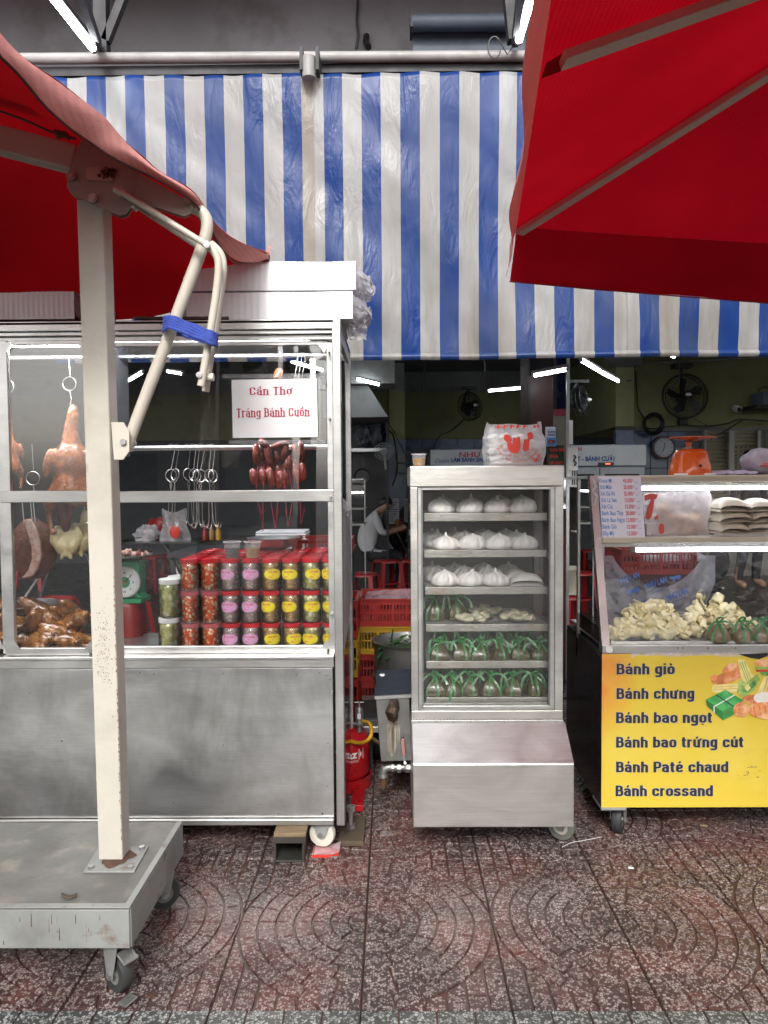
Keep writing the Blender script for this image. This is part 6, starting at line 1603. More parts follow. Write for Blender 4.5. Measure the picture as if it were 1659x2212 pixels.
# gas bottle
gy = 3.42; gcx = P(746, 1600, gy).x; g0 = V((gcx, gy, 0)); grr = .112
gb = thing('gas_bottle', 'red gas bottle with a grey regulator and white lettering, beside the stall', 'gas bottle', g0)
gt = Z(1566, gy)
MB().lathe([(.001, .05), (grr * .9, .05), (grr, .07), (grr, gt - .09), (grr * .93, gt - .04), (grr * .7, gt - .012), (grr * .3, gt), (.001, gt)], 32, c=g0, cap=False).build('bottle', M['gas_red'], gb, sm=50)
fixn(MB().lathe([(grr * 1.06, .002), (grr * 1.06, .05), (grr * 1.08, .055), (grr * 1.02, .055), (grr * 1.02, .002)], 32, c=g0, cap=False).build('foot_ring', M['gas_red'], gb, sm=50))
vx = V((P(776, 1560, gy - .06).x, gy - .05, gt - .015))
MB().lathe([(.001, 0), (.012, 0), (.012, .03), (.028, .035), (.030, .042), (.016, .046), (.015, .052), (.019, .056), (.019, .10), (.015, .112), (.005, .114), (.004, .14), (.001, .14)], 16, c=vx, cap=False).build('regulator', M['zinc'], gb, sm=40)
MB().cyl(vx + V((-.022, 0, .136)), vx + V((.022, 0, .136)), .003).build('tap', M['zinc'], gb)
MB().box(vx.x - .008, vx.x + .008, vx.y - .0205, vx.y - .0195, vx.z + .066, vx.z + .09).build('sticker', M['paper_blue'], gb)
tm = MB()
lz = Z(1640, gy - grr)
text_into(tm, 'Vgaz', (0, 0, 0), (1, 0, 0), (0, 0, 1), .105, .035, .03, .1, bend=lambda x, y: g0 + V(((grr + .001) * math.sin((x - .062) / grr + .18), -(grr + .001) * math.cos((x - .062) / grr + .18), lz + y)))
for r_ in range(2):
    for s_ in range(14):
        a0_, a1_ = (s_ - 8) * .07 + .2, (s_ - 7.2) * .07 + .2
        tm.add([g0 + V(((grr + .001) * math.sin(a), -(grr + .001) * math.cos(a), lz - .012 - r_ * .006 + z_)) for a, z_ in ((a0_, 0), (a1_, 0), (a1_, .002), (a0_, .002))], [(0, 1, 2, 3)])
for a0_ in (.62, .82):
    tm.add([g0 + V(((grr + .001) * math.sin(a), -(grr + .001) * math.cos(a), z_)) for a, z_ in ((a0_, lz - .008), (a0_ + .03, lz - .008), (a0_ + .03, lz + .04), (a0_, lz + .04))], [(0, 1, 2, 3)])
tm.add([g0 + V(((grr + .001) * math.sin(a), -(grr + .001) * math.cos(a), z_)) for a, z_ in ((.72, lz), (.76, lz + .012), (.72, lz + .03), (.68, lz + .012))], [(0, 1, 2, 3)])
tm.build('lettering', M['paper'], gb)
hp = [vx + V((.012, 0, .05)), P(797, 1562, gy - .1), P(803, 1577, gy - .15), P(799, 1594, gy - .18), P(787, 1603, gy - .16), P(772, 1605, gy - .12), P(755, 1600, gy - .1)]
cable('gas_hose', hp, .0085, M['hose'], 'yellow rubber hose looping from the gas regulator behind the stall', 'hose')
cable('gas_hose', [P(802, 1594, gy + .1), P(815, 1603, gy + .05), P(832, 1609, gy)], .010, M['wood'], 'brown hose running from the gas bottle to the tank', 'hose')
tag(MB().box(P(760, 1728, 3.2).x, P(786, 1728, 3.2).x, 3.12, 3.3, .003, .03).build('red_offcut', M['gas_red'], loc=P(772, 1726, 3.2), bev=.002), 'small red plastic offcut on the pavement behind the levelling bolt', 'offcut')
# steel water tank with valve, hung on the cabinet's left side
wy = 3.05
wt = thing('water_tank', 'grey steel box tank with a dark lid and limescale stain, beside the steamer cabinet', 'tank', P(855, 1644, wy))
fr_ = [P(811, 1503, wy), P(884, 1499, wy), P(889, 1643, wy), P(823, 1645, wy)]
MB().prism(fr_, (0, .22, 0)).build('body', M['tank'], wt, bev=.002)
lid = [P(809, 1503, wy - .012), P(886.5, 1499, wy - .012), P(885, 1446, wy + .27), P(814.5, 1449, wy + .27)]
MB().prism(lid, (0, 0, .003)).build('lid', mk('dark_blue_steel_lid', (.05, .06, .085), .4, metal=.4, var=.2), wt)
MB().prism([P(809, 1504, wy - .013), P(886.5, 1500, wy - .013), P(886.5, 1507, wy - .013), P(809.5, 1511, wy - .013)], (0, .01, 0)).build('lid_edge', M['steel'], wt)
MB().ell(P(825.5, 1461, wy + .2) + V((0, 0, .006)), (.012, .02, .004), 12, 6, jit=.3).build('white_blob', M['foam'], wt, sm=60)
q = MB()
q.tube([P(853, 1516, wy - .005), P(851, 1528, wy - .035), P(846, 1540, wy - .05), P(849, 1552, wy - .045), P(851, 1559, wy - .03)], [.018, .024, .028, .02, .005], 12)
for i in range(len(q.v)): q.v[i] += V((noise.noise(q.v[i] * 60), noise.noise(q.v[i] * 60 + V((5, 0, 0))), noise.noise(q.v[i] * 50 + V((0, 7, 0))))) * .008
q.build('rag_plug', mk('charred_rag', (.045, .028, .018), .6, var=.6, vs=40, col2=(.16, .07, .04), f2=(.55, .65), s2=40, bump=1, bs=80), wt, sm=60)
sb_ = MB(); rn = random.Random(8)
for k in range(26):
    x_ = 836 + rn.random() * 28; ln = 50 * (1 - abs(x_ - 848) / 22) + rn.uniform(-12, 12)
    w_ = rn.uniform(.6, 2.2); y0_ = 1556 + rn.uniform(0, 16)
    sb_.add([P(x_, y0_, wy - .0012), P(x_ + w_, y0_, wy - .0012), P(x_ + w_ * .6, min(1640, y0_ + 20 + ln), wy - .0012), P(x_ + w_ * .2, min(1640, y0_ + 20 + ln), wy - .0012)], [(0, 1, 2, 3)])
sb_.build('limescale_streaks', M['scale_stain'], wt)
# pipe and valve
pp_ = MB().tube([P(893, 1657, wy + .08), P(862, 1657, wy + .08), P(840, 1656, wy + .08), P(831, 1659, wy + .08), P(827, 1668, wy + .08), P(827, 1674, wy + .08)], [.017, .017, .019, .021, .019, .017], 14)
pp_.cyl(P(827, 1672, wy + .08), P(828, 1678, wy + .08), .022, n=14).cyl(P(846, 1656, wy + .08), P(851, 1656, wy + .08), .023, n=8).cyl(P(858, 1657, wy + .08), P(866, 1657, wy + .08), .024, n=8).cyl(P(876, 1657, wy + .08), P(886, 1657, wy + .08), .024, n=8)
pp_.build('elbow_pipe', M['zinc'], wt, sm=40)
MB().cyl(P(828, 1676, wy + .08), P(828.5, 1700, wy + .08), .0125, n=12).build('outlet_pipe', M['rust'], wt, sm=40)
MB().cyl(P(862, 1645, wy + .1), P(862, 1656, wy + .1), .010, n=10).build('neck', M['zinc'], wt)
MB().prism([P(870, 1634, wy - .02), P(874, 1632, wy - .02), P(878, 1650, wy - .02), P(873, 1652, wy - .02)], (0, .003, 0)).build('valve_lever', M['steel'], wt)
MB().prism([P(866, 1600, wy - .022), P(869, 1596, wy - .022), P(873, 1597, wy - .022), P(876, 1632, wy - .022), P(869, 1634, wy - .022)], (0, .006, 0)).build('lever_grip', mk('faded_pink_grip', (.45, .22, .2), .5, var=.2, dirt=.3), wt, bev=.002)
MB().cyl(P(875, 1648, wy - .03), P(875, 1648, wy + .08), .006, n=6).build('lever_bolt', M['zinc'], wt)

# ================================================================== right red umbrella
ru = thing('market_umbrella', 'bright red market umbrella at the right, seen from below', 'umbrella', (1.5, 1.6, 1.9))
Cn = P(1116, 490, 2.72); Cm = P(1172, 121, 1.62)
d_left = (Cm - Cn); d_left.z = 0
Near = Cn + d_left * 2.0
side_len = d_left.length * 2
d_r = V((-d_left.y, d_left.x, 0)).normalized() * side_len
if d_r.x < 0: d_r = -d_r
Far = Cn + d_r + V((0, .28, -.13))
Hub = P(2315, -282, 1.62)
def sag(p, q, u, s): a = p.lerp(q, u); return a + V((0, 0, -s * 4 * u * (1 - u)))
def tri_panel(name, a, b, h, sg=.002, n=18):
    def fn(u, v):
        e_ = sag(a, b, u, .012) if True else a.lerp(b, u)
        p = e_.lerp(h, v)
        bow = -sg * math.sin(math.pi * u) * math.sin(math.pi * min(1, v * 1.1))
        return p + V((0, 0, bow + .006 * min(1, v * 3) * noise.noise(V((p.x * 5, p.y * 5, 3)))))
    return MB().grid(fn, n, n).build(name, M['red_canvas_r'], ru, sm=180)
NR = Near + d_r
tri_panel('canopy_panel', Cn, Near, Hub); tri_panel('canopy_panel', Far, Cn, Hub); tri_panel('canopy_panel', Near, NR, Hub); tri_panel('canopy_panel', NR, Far, Hub)
for o in ru.children:
    fixn(o)
def rib(a, h, t0, t1, w=.03, hh=.014, name='rib', off=-.018, mat='bracket'):
    p, q = a.lerp(h, t0) + V((0, 0, off)), a.lerp(h, t1) + V((0, 0, off))
    return MB().bar(p, q, w, hh).build(name, M[mat], ru, bev=.002)
ribm = mk('pale_umbrella_rib', (.62, .56, .5), .5, var=.1); M['ribm'] = ribm
rib(Cn, Hub, .008, 1, .034, .02, off=-.026, mat='ribm')
Mid = Cn.lerp(Near, .5)
rib(P(1215, 112, 1.60), Hub, 0, .97, .048, .02, off=-.018, mat='ribm')
rib(Cn.lerp(Far, .5), Hub, .02, 1, .026, .02, off=-.05, mat='ribm')
# reinforcing patch where the middle rib ends
u_d = (Hub - Mid).normalized()
pa = P(1215, 112, 1.605)
dv = (P(1530, 0, 1.65) - pa).normalized(); dn_ = V((dv.y, -dv.x, 0)).normalized()
# frayed patch edge
MB().prism([P(1180, 138, 1.618), P(1170, 170, 1.622), P(1318, 112, 1.632), P(1322, 52, 1.634)], (0, 0, .002)).build('patch', mk('darker_red_patch', (.30, .006, .012), .8, var=.1), ru)
# hanging valances
def valance(a, b, off0, off1, name, m, n=40, wav=.012, thick=.0):
    def fn(u, v):
        p = sag(a, b, u, .012); o = off0.lerp(off1, u)
        w = wav * math.sin(u * 23 + 1) * v + .02 * noise.noise(V((u * 5, v * 2, 4))) * v
        nrm = V((b - a).cross(V((0, 0, 1)))).normalized()
        return p + o * v + nrm * w
    g2 = MB().grid(fn, n, 8).build(name, m, ru, sm=180); return g2
vl = valance(Cn, Near, P(1095, 600, 2.70) - Cn, V((-.062, 0, -.15)), 'side_valance', M['red_valance'], wav=.006)
vr = valance(Cn, Far, P(1101, 608, 2.83) - Cn, V((0, .12, -.20)), 'front_valance', M['red_canvas_r'], wav=.010)
MB().tube([sag(Cn, Far, u / 20, .012) + (P(1101, 608, 2.83) - Cn).lerp(V((0, .12, -.20)), u / 20) for u in range(21)], .0028, 5).build('hem_cord', M['red_canvas_r'], ru)
MB().tube([Hub + V((0, 0, .05)), (Hub.x, Hub.y, 0)], .022, 12).build('pole', M['ribm'], ru)

# ================================================================== left parasol on its trolley
pf = thing('parasol_trolley', 'grey steel trolley with rubber casters carrying the cream parasol post', 'trolley', (-1.2, 2.25, .15))
zp = .262; xp = G(285, 1961, zp).x; yp0 = G(285, 1961, zp).y; yp1 = G(388, 1776, zp).y; xp2 = G(388, 1776, zp).x
xp = (xp + xp2) / 2
zpb = Z(2047, yp0, 284)
MB().box(-1.75, xp, yp0, yp1, zp - .004, zp).build('deck', M['plate_top'], pf)
MB().box(-1.75, xp, yp0 - .003, yp0 + .004, zpb, zp - .0045).build('front_skirt', M['galv'], pf, bev=.001)
rsk = MB(); rn = random.Random(21)
for k in range(46):
    x_ = -1.5 + rn.random() * (xp + 1.48); z_ = zpb + .004 + rn.random() * .08; w_ = rn.uniform(.0006, .003); h_ = min(rn.uniform(.004, .04), zp - .006 - z_)
    if h_ > 0: rsk.prism([(x_, yp0 - .0034, z_), (x_ + w_, yp0 - .0034, z_ + .002), (x_ + w_ * .8, yp0 - .0034, z_ + h_), (x_ + w_ * .2, yp0 - .0034, z_ + h_ * .9)], (0, .0003, 0))
rsk.build('rust_streaks', M['rust'], pf)['kind'] = 'stuff'
MB().box(xp - .004, xp + .003, yp0 + .005, yp1, zpb, zp - .0045).build('side_skirt', M['galv'], pf)
MB().box(-1.75, xp, yp1 - .004, yp1 + .003, zpb, zp - .0045).build('back_skirt', M['galv'], pf)
MB().box(-1.75, xp + .002, yp0 - .002, yp0 + .018, zp + .0002, zp + .003).build('deck_lip', M['galv'], pf, bev=.001)
MB().box(xp - .016, xp + .002, yp0 + .019, yp1, zp + .0002, zp + .003).build('deck_lip', M['galv'], pf, bev=.001)
cst = mk('galvanised_fork', (.36, .37, .36), .45, metal=.5, var=.2, dirt=.3); M['fork'] = cst
c1 = G(240, 2150, 0)
def platform_caster(x, y, yaw):
    fk = caster((x, y, .052), .052, .034, yaw, 'grey_rubber', 'fork', parent=pf, tread='rubber', top=zpb - .001)
    q = Matrix.Rotation(yaw, 3, 'Z')
    MB().obox(V((x, y, .112)) + q @ V((0, -.045, 0)), q @ V((.022, 0, 0)), q @ V((0, .020, .008)), q @ V((0, -.001, .003))).build('brake_pedal', M['zinc'], fk, bev=.002)
    MB().obox(V((x, y, .012)) + q @ V((-.02, -.075, 0)), q @ V((.018, 0, .004)), q @ V((0, .02, -.004)), (0, 0, .003)).build('brake_foot', M['zinc'], fk, bev=.002)
platform_caster(c1.x + .012, c1.y + .025, R(52))
c2 = G(352, 1935, 0); platform_caster(xp - .05, yp1 - .05, R(-60))
# flange plate
flp = [G(180, 1882, zp + .006), G(290, 1882, zp + .006), G(321, 1828, zp + .006), G(214, 1827, zp + .006)]
MB().prism(flp, (0, 0, -.0055)).build('flange', M['galv'], pf, bev=.001)
for q in flp:
    cc = q.lerp(sum(flp, V()) / 4, .22); MB().cyl(cc, cc + V((0, 0, .008)), .009, n=6).build('flange_bolt', M['zinc'], pf)
pl_o = MB().lathe([(.001, 0), (.047, 0), (.049, .0008), (.001, .001)], 24, c=sum(flp, V()) / 4 + V((0, 0, .0004)), cap=False, fn=lambda r, z, a: (r * (1 + .18 * math.sin(3 * a) + .1 * math.sin(7 * a)), z)).build('rust_ring', mk('rust_ring', (.10, .055, .035), .85, var=.4, vs=40), pf)
tag(MB().grid(lambda u, v: G(132 + 34 * u, 1935 - 8 * v + 6 * math.sin(u * 3), zp + .004 + .003 * math.sin(v * 3.1)), 8, 3).build('dead_leaf', M['wood_dark'], loc=G(150, 1930, zp)), 'small dark dead leaf lying on the trolley deck', 'leaf')

um = thing('parasol', 'faded red parasol with a cream steel post, crank frame and blue strap', 'umbrella', (G(248, 1858, zp).x, 2.27, zp + .007))
# post: front face edges measured at the foot and at the head
Yf, Yt = G(240, 1860, zp).y, 2.10
wpost = .071
fl, fr0 = G(213, 1858, zp + .007), G(265, 1858, zp + .007)
tl, tr_ = P(165, 430, Yt), P(222, 430, Yt)
dY = .068
bot = [fl, fr0, fr0 + V((0, dY, 0)), fl + V((0, dY, 0))]
top_ = [tl, tr_, tr_ + V((0, dY, 0)), tl + V((0, dY, 0))]
pm = MB(); N_ = 12
for i in range(N_ + 1):
    t = i / N_
    for a, b in zip(bot, top_): pm.v.append(a.lerp(b, t))
for i in range(N_):
    for j in range(4): pm.f.append((i * 4 + j, i * 4 + (j + 1) % 4, i * 4 + 4 + (j + 1) % 4, i * 4 + 4 + j)); pm.m.append(0)
pm.f.append((3, 2, 1, 0)); pm.m.append(0); pm.f.append(tuple(N_ * 4 + j for j in range(4))); pm.m.append(0)
fixn(pm.build('post', M['cream_rust'], um, bev=.004))
fk_ = MB(); rn = random.Random(31)
for k in range(330):
    edge = k > 200
    t_ = .34 + rn.gauss(0, .034) if not edge else rn.uniform(.03, .45)
    q_ = .5 + rn.gauss(0, .19) if not edge else 1 - abs(rn.gauss(0, .018))
    if not .04 < q_ < .995: continue
    s_ = rn.uniform(.0006, .0022) if not edge else rn.uniform(.0008, .0022)
    c = fl.lerp(fr0, q_).lerp(tl.lerp(tr_, q_), t_) + V((0, -.0005 - k * 1e-6, 0))
    fk_.add([c + V((s_ * math.cos(a) * rn.uniform(.5, 1.2), 0, s_ * (1 if not edge else 2.5) * math.sin(a) * rn.uniform(.5, 1.2))) for a in [j * 1.05 for j in range(6)]], [tuple(range(6))])
fk_.build('rust_flecks', mk('rust_flecks', (.30, .19, .10), .8, var=.4, vs=50, col2=(.07, .04, .03), f2=(.55, .6), s2=60), um)['kind'] = 'stuff'
# head plates
hpz = [(175, 300), (145, 380), (144, 405), (156, 420), (168, 426), (258, 466), (272, 462), (283, 446), (296, 432), (300, 374)]
MB().prism([P(a, b, 2.06) for a, b in hpz], (0, .004, 0)).build('head_plate', M['bracket'], um, bev=.001)
MB().prism([P(a + 4, b + 6, 2.17) for a, b in hpz], (0, .004, 0)).build('head_plate', M['bracket'], um, bev=.001)
ap = [(290, 432), (300, 374), (415, 437), (418, 448), (410, 462), (398, 467), (380, 462)]
MB().prism([P(a, b, 2.055) for a, b in ap], (0, .004, 0)).build('arm_plate', M['bracket'], um, bev=.001)
MB().prism([P(a, b + 4, 2.12) for a, b in ap], (0, .004, 0)).build('arm_plate', M['bracket'], um, bev=.001)
MB().prism([P(186, 362, 2.056), P(190, 361, 2.056), P(212, 360, 2.056), P(245, 388, 2.056), P(240, 392, 2.056), P(186, 388, 2.056)], (0, .0015, 0)).build('torn_sticker', mk('torn_sticker', (.50, .38, .33), .5, var=.2), um)
rp_ = MB(); rn = random.Random(3)
for k in range(26):
    c = P(232 + rn.gauss(0, 8), 374 + rn.gauss(0, 6), 2.0545); s_ = rn.uniform(.002, .008)
    rp_.prism([c + V((s_ * math.cos(a) * rn.uniform(.6, 1.3), 0, s_ * .7 * math.sin(a) * rn.uniform(.6, 1.3))) for a in [k2 * .9 for k2 in range(7)]], (0, .001 + .0001 * k / 26, 0))
rp_.build('rust_patch', M['rust'], um)
for (px, py, yy) in ((154, 381, 2.055), (201, 428, 2.055), (261, 415, 2.03), (407, 431, 2.05)):
    c = P(px, py, yy); MB().cyl(c + V((0, -.006, 0)), c + V((0, .12, 0)), .0095, n=6).cyl(c + V((0, -.004, 0)), c + V((0, -.002, 0)), .0125, n=16).build('bolt', M['zinc'], um)
# main arm going left, second rib
b0, b1 = P(168, 348, 2.12), P(-60, 288, 2.12)
MB().bar(b0, b1 + (b1 - b0), .06, .068).build('arm', M['cream'], um, bev=.004)
MB().bar(P(60, 200, 1.95), P(-60, 150, 1.95), .02, .03).build('canopy_rib', M['bracket'], um)
MB().tube([P(0, 240, 1.98), P(60, 262, 1.98), P(110, 285, 2.0), P(165, 300, 2.02)], .003, 5).build('cord', M['black'], um)
MB().tube([P(118, 283, 2.0), P(128, 292, 2.0), P(140, 290, 2.0), P(150, 300, 2.0)], [.006, .012, .008, .006], 6).build('rusty_link', M['rust'], um)
# crank linkage: bent tube, twin bars, hanging twin tubes
def smooth_path(pts, n=6):
    q = [V(p) for p in pts]; out = []
    for i in range(len(q) - 1):
        p0, p1, p2, p3 = q[max(i - 1, 0)], q[i], q[i + 1], q[min(i + 2, len(q) - 1)]
        for s in range(n):
            t = s / n; out.append(.5 * ((2 * p1) + (p2 - p0) * t + (2 * p0 - 5 * p1 + 4 * p2 - p3) * t * t + (3 * p1 - p0 - 3 * p2 + p3) * t ** 3))
    return out + [q[-1]]
MB().tube(smooth_path([P(412, 448, 2.09), P(432, 455, 2.09), P(446, 475, 2.09), P(446, 500, 2.09), P(436, 535, 2.09), P(400, 632, 2.09), P(350, 765, 2.09), P(300, 895, 2.09), P(272, 972, 2.09)]), .0165, 16).build('crank_tube', M['cream'], um, sm=60)
MB().tube([P(247, 408, 2.025), P(262, 415, 2.025), P(448, 530, 2.025)], .0085, 10).build('link_bar', M['cream'], um, sm=60)
MB().tube([P(290, 440, 2.13), P(440, 540, 2.13)], .009, 10).build('link_bar', M['cream'], um, sm=60)
MB().tube(smooth_path([P(444, 526, 2.03), P(458, 538, 2.03), P(469, 555, 2.03), P(472, 580, 2.03), P(466, 640, 2.03), P(447, 760, 2.03), P(434, 834, 2.03)]), .0105, 12).build('lever_tube', M['cream'], um, sm=60)
MB().tube(smooth_path([P(455, 526, 2.09), P(474, 545, 2.09), P(482, 570, 2.09), P(480, 610, 2.09), P(468, 700, 2.09), P(452, 790, 2.09), P(444, 846, 2.09)]), .0105, 12).build('lever_tube', M['cream'], um, sm=60)
for (px, py, yy) in ((447, 530, 2.01), (431, 810, 2.02)):
    c = P(px, py, yy); MB().cyl(c + V((0, -.006, 0)), c + V((0, .10, 0)), .008, n=10).cyl(c + V((0, -.008, 0)), c + V((0, -.005, 0)), .0045, n=8).build('bolt', M['zinc'], um)
c = P(447, 815, 2.05); MB().cyl(c + V((-.004, 0, 0)), c + V((.018, 0, 0)), .011, n=12).build('spacer', M['white_wheel'], um, sm=40)
# blue strap wound round both
sr = random.Random(6)
for k in range(5):
    o1 = -13 + 6 * k
    loop = [P(352, 700 + o1 + 4, 2.05), P(368, 697 + o1, 2.03), P(400, 709 + o1, 2.02), P(435, 722 + o1, 2.0), P(462, 733 + o1, 2.0), P(472, 738 + o1, 2.05), P(464, 736 + o1, 2.12), P(420, 722 + o1, 2.12), P(372, 704 + o1, 2.13), P(354, 699 + o1, 2.11)]
    mb = MB(); pts = smooth_path(loop + [loop[0]], 4)[:-1]; n2 = len(pts); w_ = .0052
    vs = []
    for i, p in enumerate(pts):
        j = V((0, -.0015 * k, .0012 * math.sin(i * 1.3 + k)))
        vs += [p + j + V((0, 0, w_)), p + j + V((0, 0, -w_))]
    mb.add(vs, [(2 * i, 2 * i + 1, 2 * ((i + 1) % n2) + 1, 2 * ((i + 1) % n2)) for i in range(n2)])
    s_ = mb.build('strap', M['strap'], um, sm=60); s_.modifiers.new('t', 'SOLIDIFY').thickness = .002
# lower lug on the post
lg_ = [(240, 912), (266, 912), (279, 932), (279, 975), (266, 993), (246, 993)]
MB().prism([P(a, b, 2.055) for a, b in lg_], (0, .005, 0)).build('lug', M['cream'], um, bev=.001)
MB().prism([P(a, b, 2.125) for a, b in lg_], (0, .005, 0)).build('lug', M['cream'], um, bev=.001)
c = P(267, 955, 2.055); MB().cyl(c + V((0, -.008, 0)), c + V((0, .085, 0)), .009, n=6).build('bolt', M['zinc'], um)
# canopy: outer faded edge and dark underside
Up = [(-2200, -500, 1.0), (-1200, -300, 1.15), (-500, -150, 1.3), (-60, -10, 1.40), (0, 75, 1.50), (60, 135, 1.57), (120, 172, 1.64), (190, 225, 1.72), (235, 258, 1.78), (262, 300, 1.82), (320, 350, 1.9), (345, 376, 1.93), (407, 401, 2.0), (435, 432, 2.06), (460, 480, 2.2), (498, 513, 2.4), (540, 533, 2.62), (578, 543, 2.80), (583, 552, 2.84)]
Lo = [(-2200, -410, 1.0), (-1200, -210, 1.15), (-500, -65, 1.3), (-60, 70, 1.40), (0, 122, 1.50), (50, 172, 1.57), (100, 232, 1.64), (160, 284, 1.72), (205, 315, 1.78), (250, 344, 1.82), (300, 370, 1.9), (335, 386, 1.93), (396, 420, 2.0), (426, 446, 2.06), (448, 480, 2.2), (474, 530, 2.4), (505, 567, 2.62), (545, 566, 2.80), (582, 562, 2.84)]
mb = MB(); vs = []; nv = 8
for (a, b) in zip(Up, Lo):
    A, B = P(*a), P(*b)
    for j in range(nv + 1):
        t = j / nv; p = A.lerp(B, t)
        p += V((0, -.022 * math.sin(t * math.pi), 0)) + V((0, .01 * math.sin(a[0] * .05 + t * 4), 0))
        vs.append(p)
k_ = nv + 1
mb.add(vs, [(i * k_ + j, i * k_ + j + 1, (i + 1) * k_ + j + 1, (i + 1) * k_ + j) for i in range(len(Up) - 1) for j in range(nv)])
ve = mb.build('valance', M['red_valance'], um, sm=180); ss = ve.modifiers.new('s', 'SUBSURF'); ss.levels = 1; ss.render_levels = 2
MB().tube(smooth_path([P(a, b, y - .006) for a, b, y in Lo], 3), .0032, 6).build('valance_hem', mk('dark_hem', (.06, .012, .015), .8), um, sm=60)
fr2_ = MB()
for k in range(6): fr2_.tube([P(578, 548, 2.83), P(581 + k * .6, 545 - 3 * k, 2.82), P(576 + 3 * k, 538 - (k * 7) % 9, 2.82)], .0012, 4)
fr2_.build('frayed_thread', M['red_valance'], um)
# underside: from the upper edge back to the hanging far edge
Fa = [(-1400, 705, 3.4), (-1000, 703, 3.35), (-700, 701, 3.32), (-500, 700, 3.3), (-420, 700, 3.28), (-340, 699, 3.26), (-250, 698, 3.25), (-150, 697, 3.24), (-60, 696, 3.22), (20, 695, 3.2), (120, 694, 3.18), (200, 692, 3.16), (280, 690, 3.14), (350, 680, 3.1), (420, 660, 3.06), (480, 630, 3.0), (530, 600, 2.95), (570, 575, 2.9), (583, 562, 2.86)]
mb = MB(); vs = []; nv = 14
for (a, b) in zip(Up, Fa):
    A, B = P(*a), P(*b); k2 = (B - A).length
    for j in range(nv + 1):
        t = j / nv; p = A.lerp(B, t)
        p += V((0, 0, .14 * k2 * math.sin(t * math.pi) * (1 - .3 * t))) + V((0, 0, .012 * noise.noise(V((t * 5, a[0] * .02, 1)))))
        vs.append(p)
k_ = nv + 1
mb.add(vs, [(i * k_ + j, (i + 1) * k_ + j, (i + 1) * k_ + j + 1, i * k_ + j + 1) for i in range(len(Up) - 1) for j in range(nv)])
cp = mb.build('canopy', M['red_canvas'], um, sm=180)
s3 = cp.modifiers.new('s', 'SUBSURF'); s3.levels = 1; s3.render_levels = 2
# ================================================================== steamer cabinet
FU, FL = 2.87, 2.725                                  # upper front, lower front
BKC = 3.36
cxL, cxR = P(887, 1200, FU).x, P(1217, 1200, FU).x
lz0, lz1 = Z(1787, FL, 1065), Z(1650, FL, 1065)
uz1 = Z(1006, FU, 1050); uz0 = Z(1561, FU, 1060)
SC = thing('steamer_cabinet', 'tall stainless steel steamer cabinet with a steamed-up glass door full of buns', 'cabinet', ((cxL + cxR) / 2, 3.05, lz0))
def cx_(px, Y=FU, py=1300): return P(px, py, Y).x
def cz2(py, Y=FU, px=1050): return Z(py, Y, px)
MB().box(cxL - .002, cxR + .002, FU - .004, BKC, cz2(1051), uz1).build('top_box', M['steel_clean'], SC, bev=.004)
MB().box(cxL, cx_(903), FU, FU + .035, cz2(1535), cz2(1051.5)).build('stile', M['steel_clean'], SC, bev=.002)
MB().box(cx_(1199), cxR, FU, FU + .035, cz2(1535), cz2(1051.5)).build('stile', M['steel_clean'], SC, bev=.002)
MB().box(cxL, cxR, FU - .001, FU + .035, cz2(1554), cz2(1535.3)).build('bottom_rail', M['steel_clean'], SC, bev=.002)
MB().box(cxL, cxL + .004, FU + .036, BKC, uz0, cz2(1051.5)).build('side_pane', M['glass'], SC)
MB().box(cxR - .004, cxR, FU + .036, BKC, uz0, cz2(1051.5)).build('side_pane', M['glass'], SC)
for xx in (cxL + .0045, cxR - .0245): MB().box(xx, xx + .02, BKC - .026, BKC - .007, uz0, cz2(1051.5)).build('back_post', M['steel'], SC)
MB().box(cxL + .005, cxR - .005, BKC - .006, BKC - .002, uz0, cz2(1052)).build('back_panel', mk('dull_inner_steel', (.24, .235, .22), .45, metal=.3, var=.25), SC)
gk = mk('grey_door_seal', (.20, .21, .20), .5, var=.3, dirt=.4)
d0, d1 = cx_(903.5), cx_(1198.5)
fr3 = MB().box(d0, cx_(911), FU + .006, FU + .02, cz2(1534.5), cz2(1052)).box(cx_(1189.5), d1, FU + .006, FU + .02, cz2(1534.5), cz2(1052)).box(cx_(911) + .0005, cx_(1189.5) - .0005, FU + .006, FU + .02, cz2(1058), cz2(1052)).box(cx_(911) + .0005, cx_(1189.5) - .0005, FU + .006, FU + .02, cz2(1534.5), cz2(1526))
door = fr3.build('door_frame', M['alu'], SC, bev=.001)
MB().box(cx_(911), cx_(914), FU + .005, FU + .021, cz2(1526), cz2(1058)).box(cx_(1186.5), cx_(1189.5), FU + .005, FU + .021, cz2(1526), cz2(1058)).build('seal', gk, door)
MB().box(cx_(911) + .001, cx_(1189.5) - .001, FU + .012, FU + .015, cz2(1526), cz2(1058)).build('pane', M['glass_fog'], door)
rv = random.Random(2)
sm_ = MB()
for k in range(44):
    q = P(893 + k * 7.3, 1554.5 + rv.uniform(-.6, .6), FU - .004); sm_.ell(q, (.0022 + rv.random() * .0012, .0015, .0022), 8, 5)
stuff(sm_.build('weld_beads', M['zinc'], SC))
MB().box(cxL - .001, cxR + .001, FU - .006, FU + .035, cz2(1561.5), cz2(1554.8)).build('joint_strip', M['steel'], SC, bev=.001)
for k in range(9):
    q = P(905 + k * 37, 1559, FU - .006); MB().cyl(q, q + V((0, -.002, 0)), .0035, n=8).build('rivet', M['zinc'], SC)
hz1, hz0 = uz0, lz1
hl_, hr_ = cx_(890, FL), cx_(1240, FL, 1700)
ul, ur = cxL, cxR + .004
hoodm = steel_mat('polished_hood_steel', (.72, .71, .70), rough=.33, stain=.05, brush=(2, 2, 140), seed=4.2, stc=(.4, .35, .3), bmp=.08)
